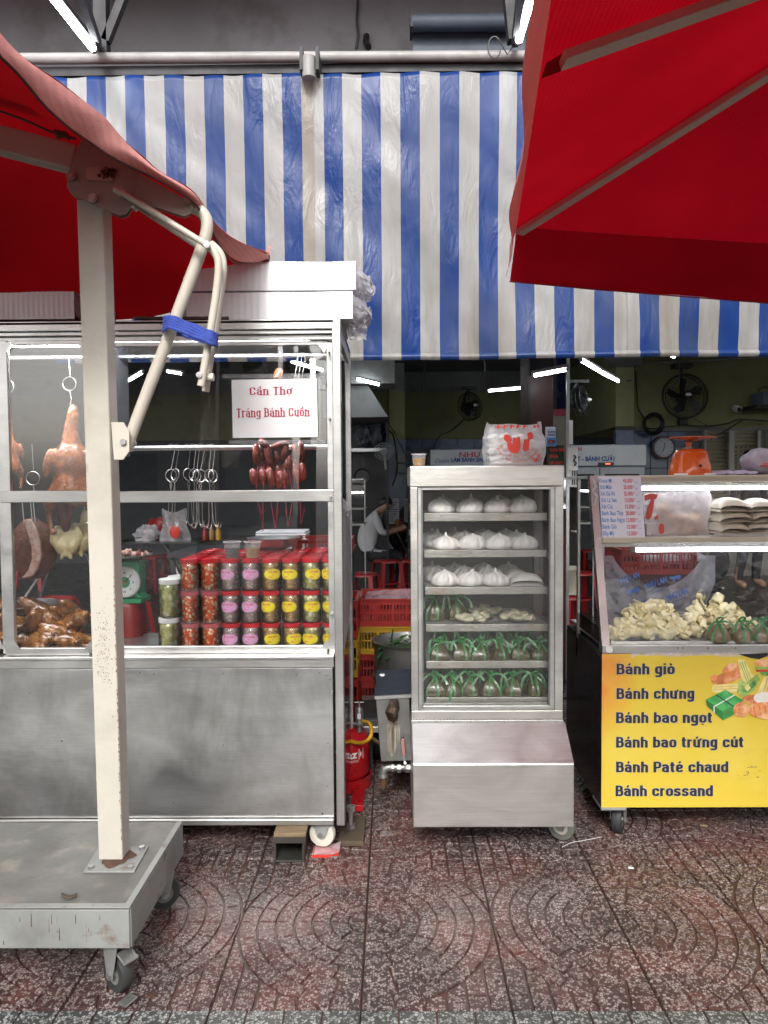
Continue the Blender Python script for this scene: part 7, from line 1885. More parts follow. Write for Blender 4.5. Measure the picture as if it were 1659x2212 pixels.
MB().prism([(hl_, FL, hz0), (hl_, FU - .004, hz1), (hl_, BKC, hz1), (hl_, BKC, hz0)], (hr_ - hl_, 0, 0)).build('hood', hoodm, SC, bev=.002)
MB().box(hl_, hr_, FL - .001, BKC, lz0, lz1 - .001).build('base_box', M['steel_clean'], SC, bev=.003)
caster((P(941, 1790, 3.08).x, 3.08, .052), .052, .028, R(35), 'grey_rubber', 'fork', parent=SC, top=lz0)
caster((P(1213, 1790, 2.88).x, 2.88, .052), .052, .028, R(60), 'white_wheel', 'fork', parent=SC, tread='grey_rubber', top=lz0)
caster((P(1213, 1790, 2.88).x, 3.25, .052), .052, .028, R(20), 'grey_rubber', 'fork', parent=SC, top=lz0)
caster((P(941, 1790, 3.08).x, 3.29, .052), .052, .028, R(20), 'grey_rubber', 'fork', parent=SC, top=lz0)
TY_ = 2.945
trays = [(916, 1182, 1108.5, 1125.5), (916, 1181, 1188.5, 1204), (918, 1184, 1268, 1284), (920, 1185, 1348.5, 1364), (921, 1187, 1428, 1443.5), (921, 1185, 1506.5, 1521.5)]
traym = mk('wet_alu_tray', (.50, .49, .45), .35, metal=.55, var=.2, vs=12, col2=(.42, .25, .14), f2=(.6, .75), s2=7, bump=.6, bs=90)
tz = []
for i, (x0, x1, y0, y1) in enumerate(trays):
    a, b = P(x0, y0, TY_).x, P(x1, y0, TY_).x; zt_, zb_ = Z(y0, TY_, 1050), Z(y1, TY_, 1050)
    tz.append(zt_ - .004)
    t = MB().box(a, b, TY_, TY_ + .006, zb_, zt_).box(a, b, TY_ + .37, TY_ + .376, zb_, zt_).box(a, a + .005, TY_ + .0061, TY_ + .3699, zb_, zt_ - .001).box(b - .005, b, TY_ + .0061, TY_ + .3699, zb_, zt_ - .001)
    t.build('tray', traym, SC, bev=.0015)
    sl = MB()
    for k in range(22): sl.box(a + .005, b - .005, TY_ + .012 + k * .0165, TY_ + .020 + k * .0165, zt_ - .0065, zt_ - .0042)
    stuff(sl.build('rack_wire', M['steel'], SC))
    for s, xx in ((1, cxL + .004), (-1, cxR - .004)):
        MB().box(min(xx, xx + s * .03), max(xx, xx + s * .03), TY_ + .02, BKC - .02, zb_ - .012, zb_ - .009).build('runner', M['steel'], SC)
MB().box(cx_(914), cx_(1186), FU + .03, FU + .06, cz2(1533), cz2(1523)).build('inner_sill', M['steel'], SC)
# buns
def bun_mesh(r, h, pleats, tip, seed, bulge=1.0):
    rn = random.Random(seed); ph = rn.random() * 6; pleats = pleats - 4; lean = V((rn.uniform(-.1, .1), rn.uniform(-.1, .1), 0)) * r * 1.5
    prof = [(.0, .0), (.75, .0), (.93, .06), (1.02, .2), (1.03, .36), (.98, .52), (.85, .67), (.66, .80), (.42, .89), (.22, .94), (.12, .98), (.09, 1.0 + tip * .6), (.07, 1.0 + tip), (.0, 1.02 + tip)]
    n = 72; mb = MB(); vs = []
    for (q, z) in prof:
        for j in range(n):
            a = 2 * math.pi * j / n + z * .5
            d = max(0, (z - .12)) * .38 * min(1, q * 3)
            k = 1 - d * (abs(math.sin(a * pleats / 2 + ph + .5 * math.sin(a))) ** .6 < .5) * .5 - d * .7 * (1 - abs(math.sin(a * pleats / 2 + ph + .3 * math.sin(2 * a)))) ** 1.4
            w = 1 + .03 * noise.noise(V((math.cos(a), math.sin(a), z + seed)))
            vs.append(V((q * r * k * w * math.cos(a), q * r * k * w * math.sin(a), z * h)) + lean * z)
    mb.add(vs, [(i * n + j, i * n + (j + 1) % n, (i + 1) * n + (j + 1) % n, (i + 1) * n + j) for i in range(len(prof) - 1) for j in range(n)])
    me = mb.mesh('bun', (0, 0, 0), 180); me.materials.append(M['bun']); return me
bm1 = [bun_mesh(.0535, .064, 13, .03, 1), bun_mesh(.0535, .060, 15, .12, 2), bun_mesh(.053, .057, 12, .25, 3), bun_mesh(.0535, .064, 14, .02, 4)]
def folded_bun_mesh(w, d, h, seed):
    mb = MB(); n = 20
    for (s, zb, zh) in ((1.0, 0, .30), (.97, .22, .80)):
        mb.grid(lambda u, v: V((w * s * math.cos(math.pi * u), d * s * (.5 - v), h * (zb + zh * (max(0, math.sin(math.pi * u)) ** .95) * (max(0, math.sin(math.pi * (.04 + .92 * v))) ** .5)))), n, 14)
        mb.grid(lambda u, v: V((w * s * math.cos(math.pi * u), d * s * (.5 - v), h * zb)), n, 4)
    me = mb.mesh('bun', (0, 0, 0), 180); return me
fb_white = folded_bun_mesh(.066, .10, .05, 1); fb_white.materials.append(M['bun'])
rows = ['top', 'second', 'third']
def put_bun(me, x, y, z, rz, label, grp='white steamed buns in the cabinet', name='steamed_bun', s=1.0):
    o = meshobj(name, me, M['bun'], None, (x, y, z), (0, 0, rz), (s, s, s)); return tag(o, label, 'bun', grp)
bx_ = [[954, 1014, 1073, 1129], [964, 1019, 1076, 1132], [959, 1015, 1071, 1137]]
pos4 = ['leftmost', 'second from the left', 'third from the left', 'rightmost']
for r_ in range(3):
    for k, px in enumerate(bx_[r_]):
        fold = (r_ == 2 and k == 3)
        c = P(px, trays[r_][2], TY_ + .062)
        put_bun(fb_white if fold else bm1[(k + r_ * 2) % 4], c.x, TY_ + .066, tz[r_] + .001, random.uniform(-.3, .3) if fold else random.random() * 6, ('folded half-moon bun at the right end of the third tray' if fold else '%s pleated white bun in the front row of the %s tray' % (pos4[k], rows[r_])))
    for k in range(4):
        px = [938, 992, 1050, 1104][k] + (25 if r_ == 0 else 8)
        c = P(px, trays[r_][2], TY_ + .19)
        put_bun(bm1[(k + 1 + r_) % 4] if not (r_ == 2 and k == 3) else fb_white, c.x, TY_ + .18, tz[r_] + .001, random.random() * 6, '%s bun in the misty middle row of the %s tray' % (pos4[k], rows[r_]), s=1.08)
        if r_: put_bun(bm1[(k + r_) % 4], c.x - .02, TY_ + .30, tz[r_] + .001, random.random() * 6, '%s bun in the hazy back row of the %s tray' % (pos4[k], rows[r_]), s=1.05)
# leaf parcels tied with green ribbon
def parcel_mesh(w, h, seed):
    rn = random.Random(seed); n = 24
    prof = [(0, 0), (.8, 0), (1.0, .05), (1.04, .22), (.96, .42), (.76, .64), (.5, .82), (.24, .94), (0, 1.0)]
    mb = MB(); sk = rn.uniform(-.2, .2)
    def fn(r, z, a): 
        sq = 1 / max(abs(math.cos(a + sk)), abs(math.sin(a + sk))) ** .75
        return (r * sq * .88 * (1 + .13 * noise.noise(V((math.cos(a) * 2.2, math.sin(a) * 2.2, z * 30 + seed)))), z)
    mb.lathe([(q * w, z * h) for q, z in prof], n, fn=fn, cap=False)
    me = mb.mesh('leaf_wrap', (0, 0, 0), 40); return me
def ribbon_strip(mb, pts, w=.0042, nrm=None):
    pts = smooth_path(pts, 4); vs = []
    for i, p in enumerate(pts):
        t = (pts[min(i + 1, len(pts) - 1)] - pts[max(i - 1, 0)]).normalized()
        s_ = t.cross(V((0, -1, .25))).normalized() if nrm is None else t.cross(nrm).normalized()
        vs += [p + s_ * w, p - s_ * w]
    mb.add(vs, [(2 * i, 2 * i + 1, 2 * i + 3, 2 * i + 2) for i in range(len(pts) - 1)])
def parcel(c, w, h, seed, label, mats='leafwrap', grp='leaf parcels tied with green ribbon in the cabinet', rn=None, long_tail=False):
    rn = random.Random(seed * 7 + 1); t = thing('leaf_parcel', label, 'parcel', c, grp); c = V(c)
    me = parcel_mesh(w, h, seed); meshobj('leaf_wrap', me, M[mats], t)
    def S(a, q):  # point on the skin: direction a, fraction up q
        rr = w * (1.01 - .85 * q ** 2.2); sq = 1 / max(abs(math.cos(a)), abs(math.sin(a))) ** .5
        return c + V((rr * sq * math.cos(a), rr * sq * math.sin(a), q * h + .003))
    rb = MB(); a0 = -math.pi / 2 + rn.uniform(-.35, .35)
    ribbon_strip(rb, [S(a0, .02), S(a0 + .03, .3), S(a0, .6), S(a0, .86), c + V((0, -.004, h * 1.04))])
    for s in ((-1, 1)[seed % 2],):
        ribbon_strip(rb, [S(a0 + s * 1.0, .05), S(a0 + s * 1.0, .4), S(a0 + s * .8, .75), c + V((0, -.005, h * 1.05))], .004)
    kx = c + V((0, -.008, h * 1.05))
    for s in (-1, 1):
        ln = rn.uniform(.035, .075)
        ribbon_strip(rb, [kx, kx + V((s * ln * .4, -.01, ln * rn.uniform(.05, .35))), kx + V((s * ln * .85, -.018, rn.uniform(-.02, .012))), kx + V((s * ln, -.026, -.035 * rn.random() - .012))], .0042)
    ribbon_strip(rb, [kx, kx + V((.012, -.006, .016)), kx + V((.0, -.012, .022)), kx + V((-.012, -.006, .012)), kx], .004)
    if long_tail: ribbon_strip(rb, [kx, kx + V((.002, -.03, -.02)), kx + V((-.008, -.045, -.06)), kx + V((-.012, -.048, -.088))], .005)
    rb.build('ribbon', M['ribbon'], t, sm=60)
    return t
p6 = ['leftmost', 'second from the left', 'third from the left', 'third from the right', 'second from the right', 'rightmost']
for r_, xs_ in ((4, [950, 998, 1038, 1078, 1122, 1166]), (5, [940, 976, 1017, 1060, 1109, 1156])):
    for k, px in enumerate(xs_):
        c = P(px, trays[r_][2], TY_ + .05)
        parcel((c.x, TY_ + .05, tz[r_] + .001), .045, .066 if r_ == 4 else .074, r_ * 10 + k, '%s leaf parcel with green ribbon in front on the %s tray' % (p6[k], {4: 'fifth', 5: 'lowest'}[r_]), long_tail=(r_ == 5 and k == 1))
    for k in range(5):
        c = P(960 + k * 46, trays[r_][2], TY_ + .17)
        parcel((c.x, TY_ + .15, tz[r_] + .001), .042, .084, r_ * 10 + k + 50, '%s leaf parcel of the back row on the %s tray' % (ORD[k], {4: 'fifth', 5: 'lowest'}[r_]))
for k, px in enumerate((940, 984)):
    c = P(px, trays[3][2], TY_ + .12); parcel((c.x, TY_ + .12, tz[3] + .001), .045, .088, 90 + k, ['leaf parcel in the left corner of the fourth tray', 'leaf parcel next to the dumpling plates on the fourth tray'][k])
def plate(px, yy, label, r=.075, seed=0):
    c = P(px, trays[3][2], yy); c = V((c.x, yy, tz[3] + .001))
    t = thing('dumpling_plate', label, 'plate', c, 'plates of dumplings in the cabinet')
    fixn(MB().lathe([(.001, 0), (r * .6, 0), (r, .012), (r, .0135), (r * .6, .003), (.001, .003)], 28, c=c, cap=False).build('plate', M['zinc'], t, sm=50))
    rn = random.Random(seed)
    for k in range(20):
        a = rn.random() * 6.28; q = rn.random() ** .5 * r * .75
        MB().ell(c + V((q * math.cos(a), q * math.sin(a), .014 + rn.random() * .018 * (1 - q / r))), (.027, .020, .013), 12, 8, Euler((rn.uniform(-.4, .4), rn.uniform(-.4, .4), rn.random() * 6)).to_matrix(), jit=.15).build('dumpling', M['dumpling'], t, sm=80)
plate(1025, TY_ + .08, 'plate of pale dumplings in front on the fourth tray', seed=1)
plate(1118, TY_ + .09, 'plate of pale dumplings at the right on the fourth tray', seed=2)
plate(1046, TY_ + .25, 'plate of pale dumplings at the back of the fourth tray', seed=3)
# on top: cup and carrier bag
cup((P(905, 1000, 2.97).x, 2.97, uz1 + .0008), 'tea', .66, 'clear cup of amber tea on top of the steamer cabinet', r0=.024, r1=.028, h=.048)
bgY = 3.0; bz = uz1 + .001
bc = V((P(1115, 950, bgY).x, bgY + .08, bz))
bag = thing('carrier_bag', 'milky plastic bag stuffed with buns, red print, on top of the steamer cabinet', 'bag', bc)
bw_, bh_ = 68 / ppm(bgY), 88 / ppm(bgY)
def bagf(u, v):
    a = 2 * math.pi * u
    prof = (.97 + .05 * math.sin(v * 3.0)) * (1.02 if v < .75 else 1 - .07 * (v - .75) * 4)
    k = 1 / max(abs(math.cos(a)), abs(math.sin(a))) ** .75
    n = noise.noise(V((math.cos(a) * 2.4, math.sin(a) * 2.4, v * 3.4))) * .010 + noise.noise(V((math.cos(a) * 6, math.sin(a) * 6, v * 7))) * .005
    x = bw_ * prof * k * math.cos(a) * .93; y = .09 * prof * k * math.sin(a)
    z = bh_ * v + (.012 * noise.noise(V((u * 9, 4, 1))) + .020 * abs(math.cos(a)) ** 3) * (v > .85) * (v - .85) * 6
    return bc + V((x + n * math.cos(a) + .004 * math.sin(v * 4), y + n * math.sin(a), min(z, bh_ * 1.1)))
MB().grid(bagf, 72, 22).build('film', film_mat('bun_bag_film', (.86, .84, .85), op=.62, rough=.25, bump=.8, bs=26), bag, sm=60)
rn = random.Random(9)
for k in range(46):
    a = rn.uniform(-1, 1); lay = rn.randint(0, 6)
    c = bc + V((a * bw_ * .74, -.045 + rn.uniform(-.014, .05), .012 + lay * .0175))
    fo = MB().ell(c, (.030, .016, .011), 14, 8, Euler((rn.uniform(-.3, .3), rn.uniform(-.5, .5), rn.uniform(-.6, .6))).to_matrix())
    tag(fo.build('packed_bun', M['bun'], sm=80, loc=c), 'small white bun packed inside the red printed bag', 'bun', 'buns packed in the printed bag')
def on_bag(px, py, off=.003):
    p = P(px, py, bgY - .012); u = (p.x - bc.x) / bw_
    return V((p.x, bc.y - .0945 - .004 + .035 * abs(u) ** 4 + off * 0 - .006, p.z))
pr = MB()
def blobp(pts, m=0): pr.add([on_bag(a, b) for a, b in pts], [tuple(range(len(pts)))])
blobp([(1087, 942), (1092, 938), (1098, 940), (1104, 946), (1106, 952), (1100, 957), (1094, 956), (1088, 950)])
blobp([(1094, 958), (1103, 955), (1106, 960), (1107, 946), (1116, 947), (1117, 944), (1122, 944), (1124, 960), (1122, 972), (1116, 980), (1105, 979), (1097, 972)])
blobp([(1127, 972), (1131, 950), (1139, 948), (1138, 936), (1147, 933), (1151, 940), (1150, 948), (1143, 950), (1141, 972), (1134, 976)])
pr.build('mascot_free_print', M['bag_red'], bag) if False else pr.build('red_print', M['bag_red'], bag)
tm = MB()
def arc_text(s, cx0, cy0, r, a0, a1, cap):
    vs, fs, tw = text_pts(s, .0, .15, 2)
    def bend(q):
        t = q.x / tw; a = a0 + (a1 - a0) * t; rr = r - q.y * cap / CAP
        return on_bag(cx0 + rr * math.cos(a), cy0 + rr * math.sin(a))
    tm.add([bend(q) for q in vs], fs)
arc_text('Bánh Trung Thu * Bánh Mì Thịt', 1118, 948, 41, R(158), R(28), 5)
arc_text('Jambon · Patê · Giò Chả · Nem Chua', 1118, 950, 49, R(158), R(24), 5)
for k in range(5):
    a = 1071 + k * 14; tm.add([on_bag(a, 926), on_bag(a + 5, 926), on_bag(a + 8, 918), on_bag(a + 3, 918)], [(0, 1, 2, 3)])
    tm.add([on_bag(a + 4, 920), on_bag(a + 12, 921), on_bag(a + 12, 923), on_bag(a + 4, 922)], [(0, 1, 2, 3)])
for (a, b) in ((1150, 921), (1158, 920)): tm.add([on_bag(a, b + 3), on_bag(a + 7, b + 4), on_bag(a + 6, b - 3), on_bag(a + 2, b - 2)], [(0, 1, 2, 3)])
for rr in (11.5, 9):
    n = 26
    for k in range(n):
        a, b = 2 * math.pi * k / n, 2 * math.pi * (k + 1) / n
        tm.add([on_bag(1157 + q * math.cos(w), 989 + q * .82 * math.sin(w)) for q, w in ((rr, a), (rr, b), (rr - .8, b), (rr - .8, a))], [(0, 1, 2, 3)])
tm.add([on_bag(a, b) for a, b in ((1152, 988), (1156, 993), (1167, 978), (1168, 980), (1157, 998), (1150, 990))], [(0, 1, 2, 3, 4, 5)])
tm.build('lettering', M['bag_red'], bag)

# ================================================================== right stall with the yellow banner
FR = 2.87
xl = P(1300, 1500, FR).x; xr = 2.7
zrb, zrt = Z(1744, FR, 1300), Z(1412, FR, 1301)
zg0 = Z(1394, FR, 1310)                               # foot of the sloping glass
YT = xl * FOC / (P(1273, 1027, 1).x * FOC) if False else None
# distance at which the post's head stands, from its picture position
d_ = ray(1273, 1030); YT = xl / d_.x * d_.y
zg1 = P(1273, 1028, YT).z
SR = thing('bun_stall', 'steel bun and cassava stall with a yellow menu banner at the right', 'stall', (1.7, 3.15, zrb))
def sl(u, w, off=0.0):
    """point on the sloping front: u metres to the right of the post, w = 0 foot .. 1 head, off = towards the street"""
    p = V((xl + u, FR + (YT - FR) * w, zg0 + (zg1 - zg0) * w))
    nrm = V((0, -(zg1 - zg0), (YT - FR))).normalized()
    return p + nrm * off
def on_slope(px, py, off=0.0):
    d = ray(px, py); n = V((0, -(zg1 - zg0), (YT - FR))).normalized(); o = V((0, FR, zg0)) + n * off
    t = (o - CAM_POS).dot(n) / d.dot(n); return CAM_POS + d * t
BR = 3.45
xb_ = xl
MB().box(xl + .0015, xr, FR + .003, BR, zrb + .002, zrt).build('body', M['dark_iron'], SR)
MB().box(xl, xl + .0012, FR + .003, BR, zrb, zrt - .02).build('side_sheet', M['black_panel'], SR)
ban = thing('menu_banner', 'yellow banner listing six kinds of bánh in navy letters with food pictures', 'banner', (1.6, FR, zrb))
# banner cloth with an orange corner fading to yellow
bm_y, nt, b = base_mat('yellow_banner')
p_ = pos(nt); sx = nd(nt, 'ShaderNodeSeparateXYZ', {0: p_})
fx_ = nd(nt, 'ShaderNodeMapRange', {'Value': sx.outputs[0], 'From Min': xl, 'From Max': xl + .17}).outputs[0]
fzv = nd(nt, 'ShaderNodeMapRange', {'Value': sx.outputs[2], 'From Min': zrt - .38, 'From Max': zrt}).outputs[0]
f_ = math_(nt, 'SUBTRACT', math_(nt, 'MULTIPLY', math_(nt, 'SUBTRACT', 1.0, fx_), math_(nt, 'ADD', fzv, .15)), math_(nt, 'MULTIPLY', tnoise(nt, p_, 6, 4), .35))
cc_ = mixc(nt, ramp(nt, f_, [(0, 0.0), (.65, 1.0)]), (.68, .51, .055), (.70, .20, .03))
cc_ = mixc(nt, ramp(nt, tnoise(nt, p_, 3.2, 5), [(.5, 0.0), (.72, .6)]), cc_, (.72, .60, .12))
cc_ = mixc(nt, ramp(nt, tnoise(nt, pos(nt, (1, 1, 3)), 9, 7, .7), [(.58, 0.0), (.8, .3)]), cc_, (.35, .26, .08))
nt.links.new(cc_, b.inputs['Base Color']); b.inputs['Roughness'].default_value = .42
yb = FR
MB().box(xl, xr, yb - .0012, yb + .0022, zrb, zrt - .001).build('sheet', bm_y, ban)
def bt(s, x0, x1, y, cap=24):
    tm = MB(); pen(tm, s, P(x0, y, yb - .0032), (1, 0, 0), (0, 0, 1), (x1 - x0) / ppm(yb), cap / ppm(yb), .215, .17)
    tm.build('lettering', M['navy_ink'], ban)
    th_ = MB(); pen(th_, s, P(x0, y, yb - .0015), (1, 0, 0), (0, 0, 1), (x1 - x0) / ppm(yb), cap / ppm(yb), .25, .22)
    th_.build('lettering_edge', M['paper_blue'], ban)
for s, x0, x1, y in (('Bánh giò', 1332, 1457, 1457), ('Bánh chưng', 1332, 1500, 1510), ('Bánh bao ngọt', 1331, 1539, 1562), ('Bánh bao trứng cút', 1331, 1607, 1615), ('Bánh Paté chaud', 1331, 1574, 1668.5), ('Bánh crossand', 1330, 1541, 1720)):
    bt(s, x0, x1, y)
# printed food pictures
pic_n = [0]
def pic(pts, m, name='picture'):
    pic_n[0] += 1
    o = MB().add([P(a, b, yb - .002 - .00012 * pic_n[0]) for a, b in pts], [tuple(range(len(pts)))]); return o.build(name, m, ban)
def ellp(cx0, cy0, rx, ry, rot=0, n=22, wob=0): return [(cx0 + rx * math.cos(a) * math.cos(rot) - ry * math.sin(a) * math.sin(rot) + wob * math.sin(5 * a), cy0 + rx * math.cos(a) * math.sin(rot) + ry * math.sin(a) * math.cos(rot)) for a in [2 * math.pi * k / n for k in range(n)]]
inkC = lambda nme, c, v=.3, c2=None: mk(nme, c, .42, var=v, vs=28, col2=c2, f2=(.45, .6), s2=22)
br1, br2 = inkC('print_bread', (.78, .30, .12), .3, (.85, .50, .28)), inkC('print_bread_dark', (.62, .20, .07), .3, (.8, .42, .2))
crn, lef, lef2 = inkC('print_corn', (.82, .74, .30), .15, (.70, .60, .2)), inkC('print_leaf', (.07, .26, .07), .3, (.22, .42, .12)), inkC('print_leaf_light', (.30, .45, .10), .3, (.5, .6, .2))
whp = inkC('print_bun', (.80, .78, .72), .1); redp = inkC('print_tomato', (.6, .05, .03))
pic(ellp(1578, 1446, 19, 12, -.5), br1); pic(ellp(1571, 1464, 36, 12, -.25, wob=1), br2); pic(ellp(1600, 1450, 14, 9, -.9), br1)
pic(ellp(1542, 1464, 8, 7), br1)
pic([(1594, 1424), (1608, 1425), (1632, 1470), (1628, 1482), (1610, 1480), (1600, 1460)], crn)
for k in range(3): pic([(1597 + 5 * k, 1430), (1599 + 5 * k, 1430), (1616 + 5 * k, 1476), (1614 + 5 * k, 1476)], lef2)
pic([(1538, 1482), (1545, 1479), (1594, 1477), (1595, 1494), (1545, 1497), (1537, 1493)], crn)
for k in range(2): pic([(1542, 1484 + 5.5 * k), (1592, 1481 + 5.5 * k), (1592, 1482 + 5.5 * k), (1542, 1485 + 5.5 * k)], br2)
pic(ellp(1653, 1432, 24, 8), br1); pic([(1631, 1440), (1675, 1440), (1673, 1446), (1632, 1447)], lef2); pic([(1632, 1447), (1673, 1446), (1672, 1452), (1634, 1451)], redp); pic([(1640, 1451), (1672, 1452), (1672, 1460), (1646, 1459)], lef)
pic([(1597, 1467), (1612, 1475), (1636, 1455), (1642, 1468), (1630, 1490), (1612, 1505), (1600, 1505), (1592, 1495)], lef2)
pic([(1600, 1478), (1612, 1484), (1630, 1470), (1634, 1478), (1616, 1496), (1604, 1495)], lef)
pic([(1608, 1484), (1616, 1477), (1622, 1486), (1614, 1494)], crn)
pic([(1650, 1462), (1680, 1460), (1680, 1500), (1634, 1500)], crn)
for k in range(3): pic([(1657 + 6 * k, 1464), (1659 + 6 * k, 1464), (1650 + 6 * k, 1498), (1648 + 6 * k, 1498)], br2)
pic(ellp(1630, 1512, 26, 11, .1), br2)
pic(ellp(1650, 1508, 22, 13), whp)
pic([(1525, 1511), (1567, 1490), (1605, 1512), (1561, 1537)], inkC('print_leaf_top', (.05, .36, .09), .25, (.10, .46, .14)))
pic([(1525, 1511), (1561, 1537), (1562, 1556), (1527, 1524)], inkC('print_leaf_side', (.035, .20, .05), .25))
pic([(1605, 1512), (1561, 1537), (1562, 1556), (1584, 1545)], inkC('print_leaf_side2', (.06, .28, .07), .25))
pic([(1541, 1526), (1543.5, 1527.5), (1588, 1502), (1585.5, 1500.5)], whp); pic([(1545, 1501), (1547.5, 1500), (1585, 1525), (1583, 1526.5)], M['navy_ink']); pic([(1541, 1526), (1543.5, 1527.5), (1544, 1541), (1541.5, 1539)], whp)
pic(ellp(1601, 1533, 17, 16), br2); pic(ellp(1601, 1532, 11, 9), br1); pic(ellp(1602, 1532, 5, 3.5), br2)
pic([(1618, 1526), (1632, 1518), (1668, 1516), (1680, 1530), (1680, 1554), (1650, 1554), (1624, 1546), (1616, 1536)], br1)
for k in range(4): pic([(1626 + 12 * k, 1524), (1629 + 12 * k, 1523), (1634 + 12 * k, 1550), (1631 + 12 * k, 1549)], br2)
sm_ = MB(); rn = random.Random(12)
for k in range(14):
    a, b = 1765 - 5 * rn.random() * 40, 1850
    px, py = 1590 + rn.random() * 60, 1655 + rn.random() * 25
    w_ = rn.uniform(1, 7); q = P(px, py, yb - .002); sm_.box(q.x, q.x + w_ / ppm(yb), yb - .0022, yb - .0018, q.z, q.z + .0012 + rn.random() * .001)
stuff(sm_.build('scuff_marks', M['navy_ink'], ban))
MB().prism([P(1595, 1413, yb - .0035), P(1659, 1411, yb - .0035), P(1659, 1417, yb - .0035), P(1640, 1424, yb - .0035), P(1620, 1421, yb - .0035)], (0, .0005, 0)).build('torn_edge', M['black'], ban)
tm = MB(); rn = random.Random(4); ptsT = [(1364 + k * 12, 1415 + (rn.random() * 4 if k else 5)) for k in range(24)]
for k in range(23): tm.add([P(ptsT[k][0], 1409, yb - .0033), P(ptsT[k + 1][0], 1409, yb - .0033), P(*ptsT[k + 1], yb - .0033), P(*ptsT[k], yb - .0033)], [(0, 1, 2, 3)])
tm.build('peeled_foil', M['film_white'], ban, sm=60)
# band, posts and beams
MB().box(xl + .001, xr, FR - .003, FR + .05, zrt, zg0).build('front_band', M['steel'], SR, bev=.002)
for px in (1464, 1475, 1530, 1589): MB().cyl(P(px, 1400, FR - .0035), P(px, 1400, FR - .0045), .0028, n=8).build('rivet', M['black'], SR)
MB().cyl(P(1316, 1403, FR - .003), P(1316, 1403, FR - .010), .0145, n=20).build('washer', M['zinc'], SR, bev=.001)
wp = .030
MB().prism([sl(0, 0), sl(wp, 0), sl(wp, 1), sl(0, 1)], (0, .004, .001)).build('corner_post', mk('pinkish_stained_steel', (.50, .42, .42), .42, metal=.3, var=.15, col2=(.30, .2, .15), f2=(.6, .72), s2=14, bump=.4, dirt=.3), SR)
MB().prism([sl(0, 0), sl(0, 1), sl(0, 1) + V((0, .03, 0)), sl(0, 0) + V((0, .03, 0))], (.003, 0, 0)).build('post_flange', M['steel'], SR)
BT = 3.26
MB().box(xl, xl + .012, BT - .01, BT + .012, zrt - .1, zg1 - .002).build('back_post', M['steel'], SR)
ztp = zg1
MB().box(xl, xr, YT + .002, BR, ztp - .014, ztp).build('top_shelf', M['white_frame'], SR, bev=.002)
MB().box(xl + wp, xr, YT - .006, YT + .016, Z(1042, YT, 1500), ztp - .001).build('top_rail', mk('cream_shelf_edge', (.58, .54, .42), .4, var=.1, dirt=.2), SR, bev=.003)
MB().box(xl + .005, xr, YT + .03, YT + .10, Z(1050, YT, 1500), Z(1044, YT, 1500)).build('lamp_hood', M['steel'], SR)
Ym = 2.99
zms = Z(1160.5, Ym, 1500)
MB().box(xl + .012, xr, Ym + .001, BR - .02, zms - .006, zms).build('middle_shelf', M['white_frame'], SR)
MB().box(xl + wp, xr, Ym - .012, Ym, Z(1172, Ym, 1500), Z(1159.5, Ym, 1500)).build('middle_rail', bpy.data.materials['cream_shelf_edge'], SR, bev=.003)
MB().box(xl + .004, xr, Ym + .012, Ym + .06, Z(1181, Ym, 1500), Z(1173, Ym, 1500)).build('lamp_hood', M['steel'], SR)
MB().add([sl(wp, .002, .003), sl(xr - xl, .002, .003), sl(xr - xl, .985, .003), sl(wp, .985, .003)], [(0, 1, 2, 3)]).build('front_pane', M['glass_fog2'], SR)
MB().box(xl + .0035, xl + .006, FR + .05, BT - .011, zg0 + .002, Z(1394, FR, 1310) + .06).build('side_pane', M['glass_side'], SR)
MB().add([sl(.005, 0) + V((0, .032, 0)), V((xl + .005, BT - .012, zg0)), V((xl + .005, BT - .012, ztp - .016)), sl(.005, .97) + V((0, .032, 0))], [(0, 1, 2, 3)]).build('side_pane', M['glass_side'], SR)
zds = Z(1391, FR + .03, 1500) - .0
MB().box(xl + .012, xr, FR + .012, BR - .02, zds - .012, zds).build('display_deck', M['steel'], SR)
for (nm, y0, YY, x0) in (('upper', 1054.5, YT + .04, 1384), ('lower', 1187.5, Ym + .03, 1372)):
    a = P(x0, y0, YY); MB().cyl(a, (xr, YY, a.z), .0085, n=12).build('tube_light', M['lamp_case'], SR, sm=60)
    MB().cyl(a + V((-.02, 0, 0)), a, .010, n=10).build('tube_cap', M['pipe'], SR)
# stall wheels
fk = caster((P(1336, 1795, 2.94).x, 2.94, .055), .055, .034, R(-28), 'zinc', 'fork', parent=SR, tread='rubber', top=zrb - .012)
MB().box(P(1298, 1750, FR).x, P(1353, 1750, FR).x, FR - .002, FR + .12, zrb - .012, zrb + .006 if False else zrb - .0005).build('wheel_plate', M['galv'], SR, bev=.002)
caster((xl + .1, 3.36, .055), .055, .034, R(30), 'zinc', 'fork', parent=SR, tread='rubber', top=zrb - .001)
MB().box(xl + .05, xl + .15, 3.3, 3.42, zrb - .0009, zrb + .001).build('wheel_plate', M['galv'], SR)
# crumpled tape at the post's head
MB().tube([sl(.012, .98, .004), sl(.02, .93, .012), sl(.006, .90, .006), sl(.018, .87, .014), sl(.012, .82, .004)], [.003, .006, .004, .007, .003], 6).build('tape_twist', M['film_white'], SR, sm=40)
MB().tube([sl(.03, .60, .004), sl(.16, .595, .008), sl(.3, .600, .003), sl(.36, .57, .01)], [.002, .004, .003, .005], 5).build('tape_twist', M['film'], SR, sm=40)
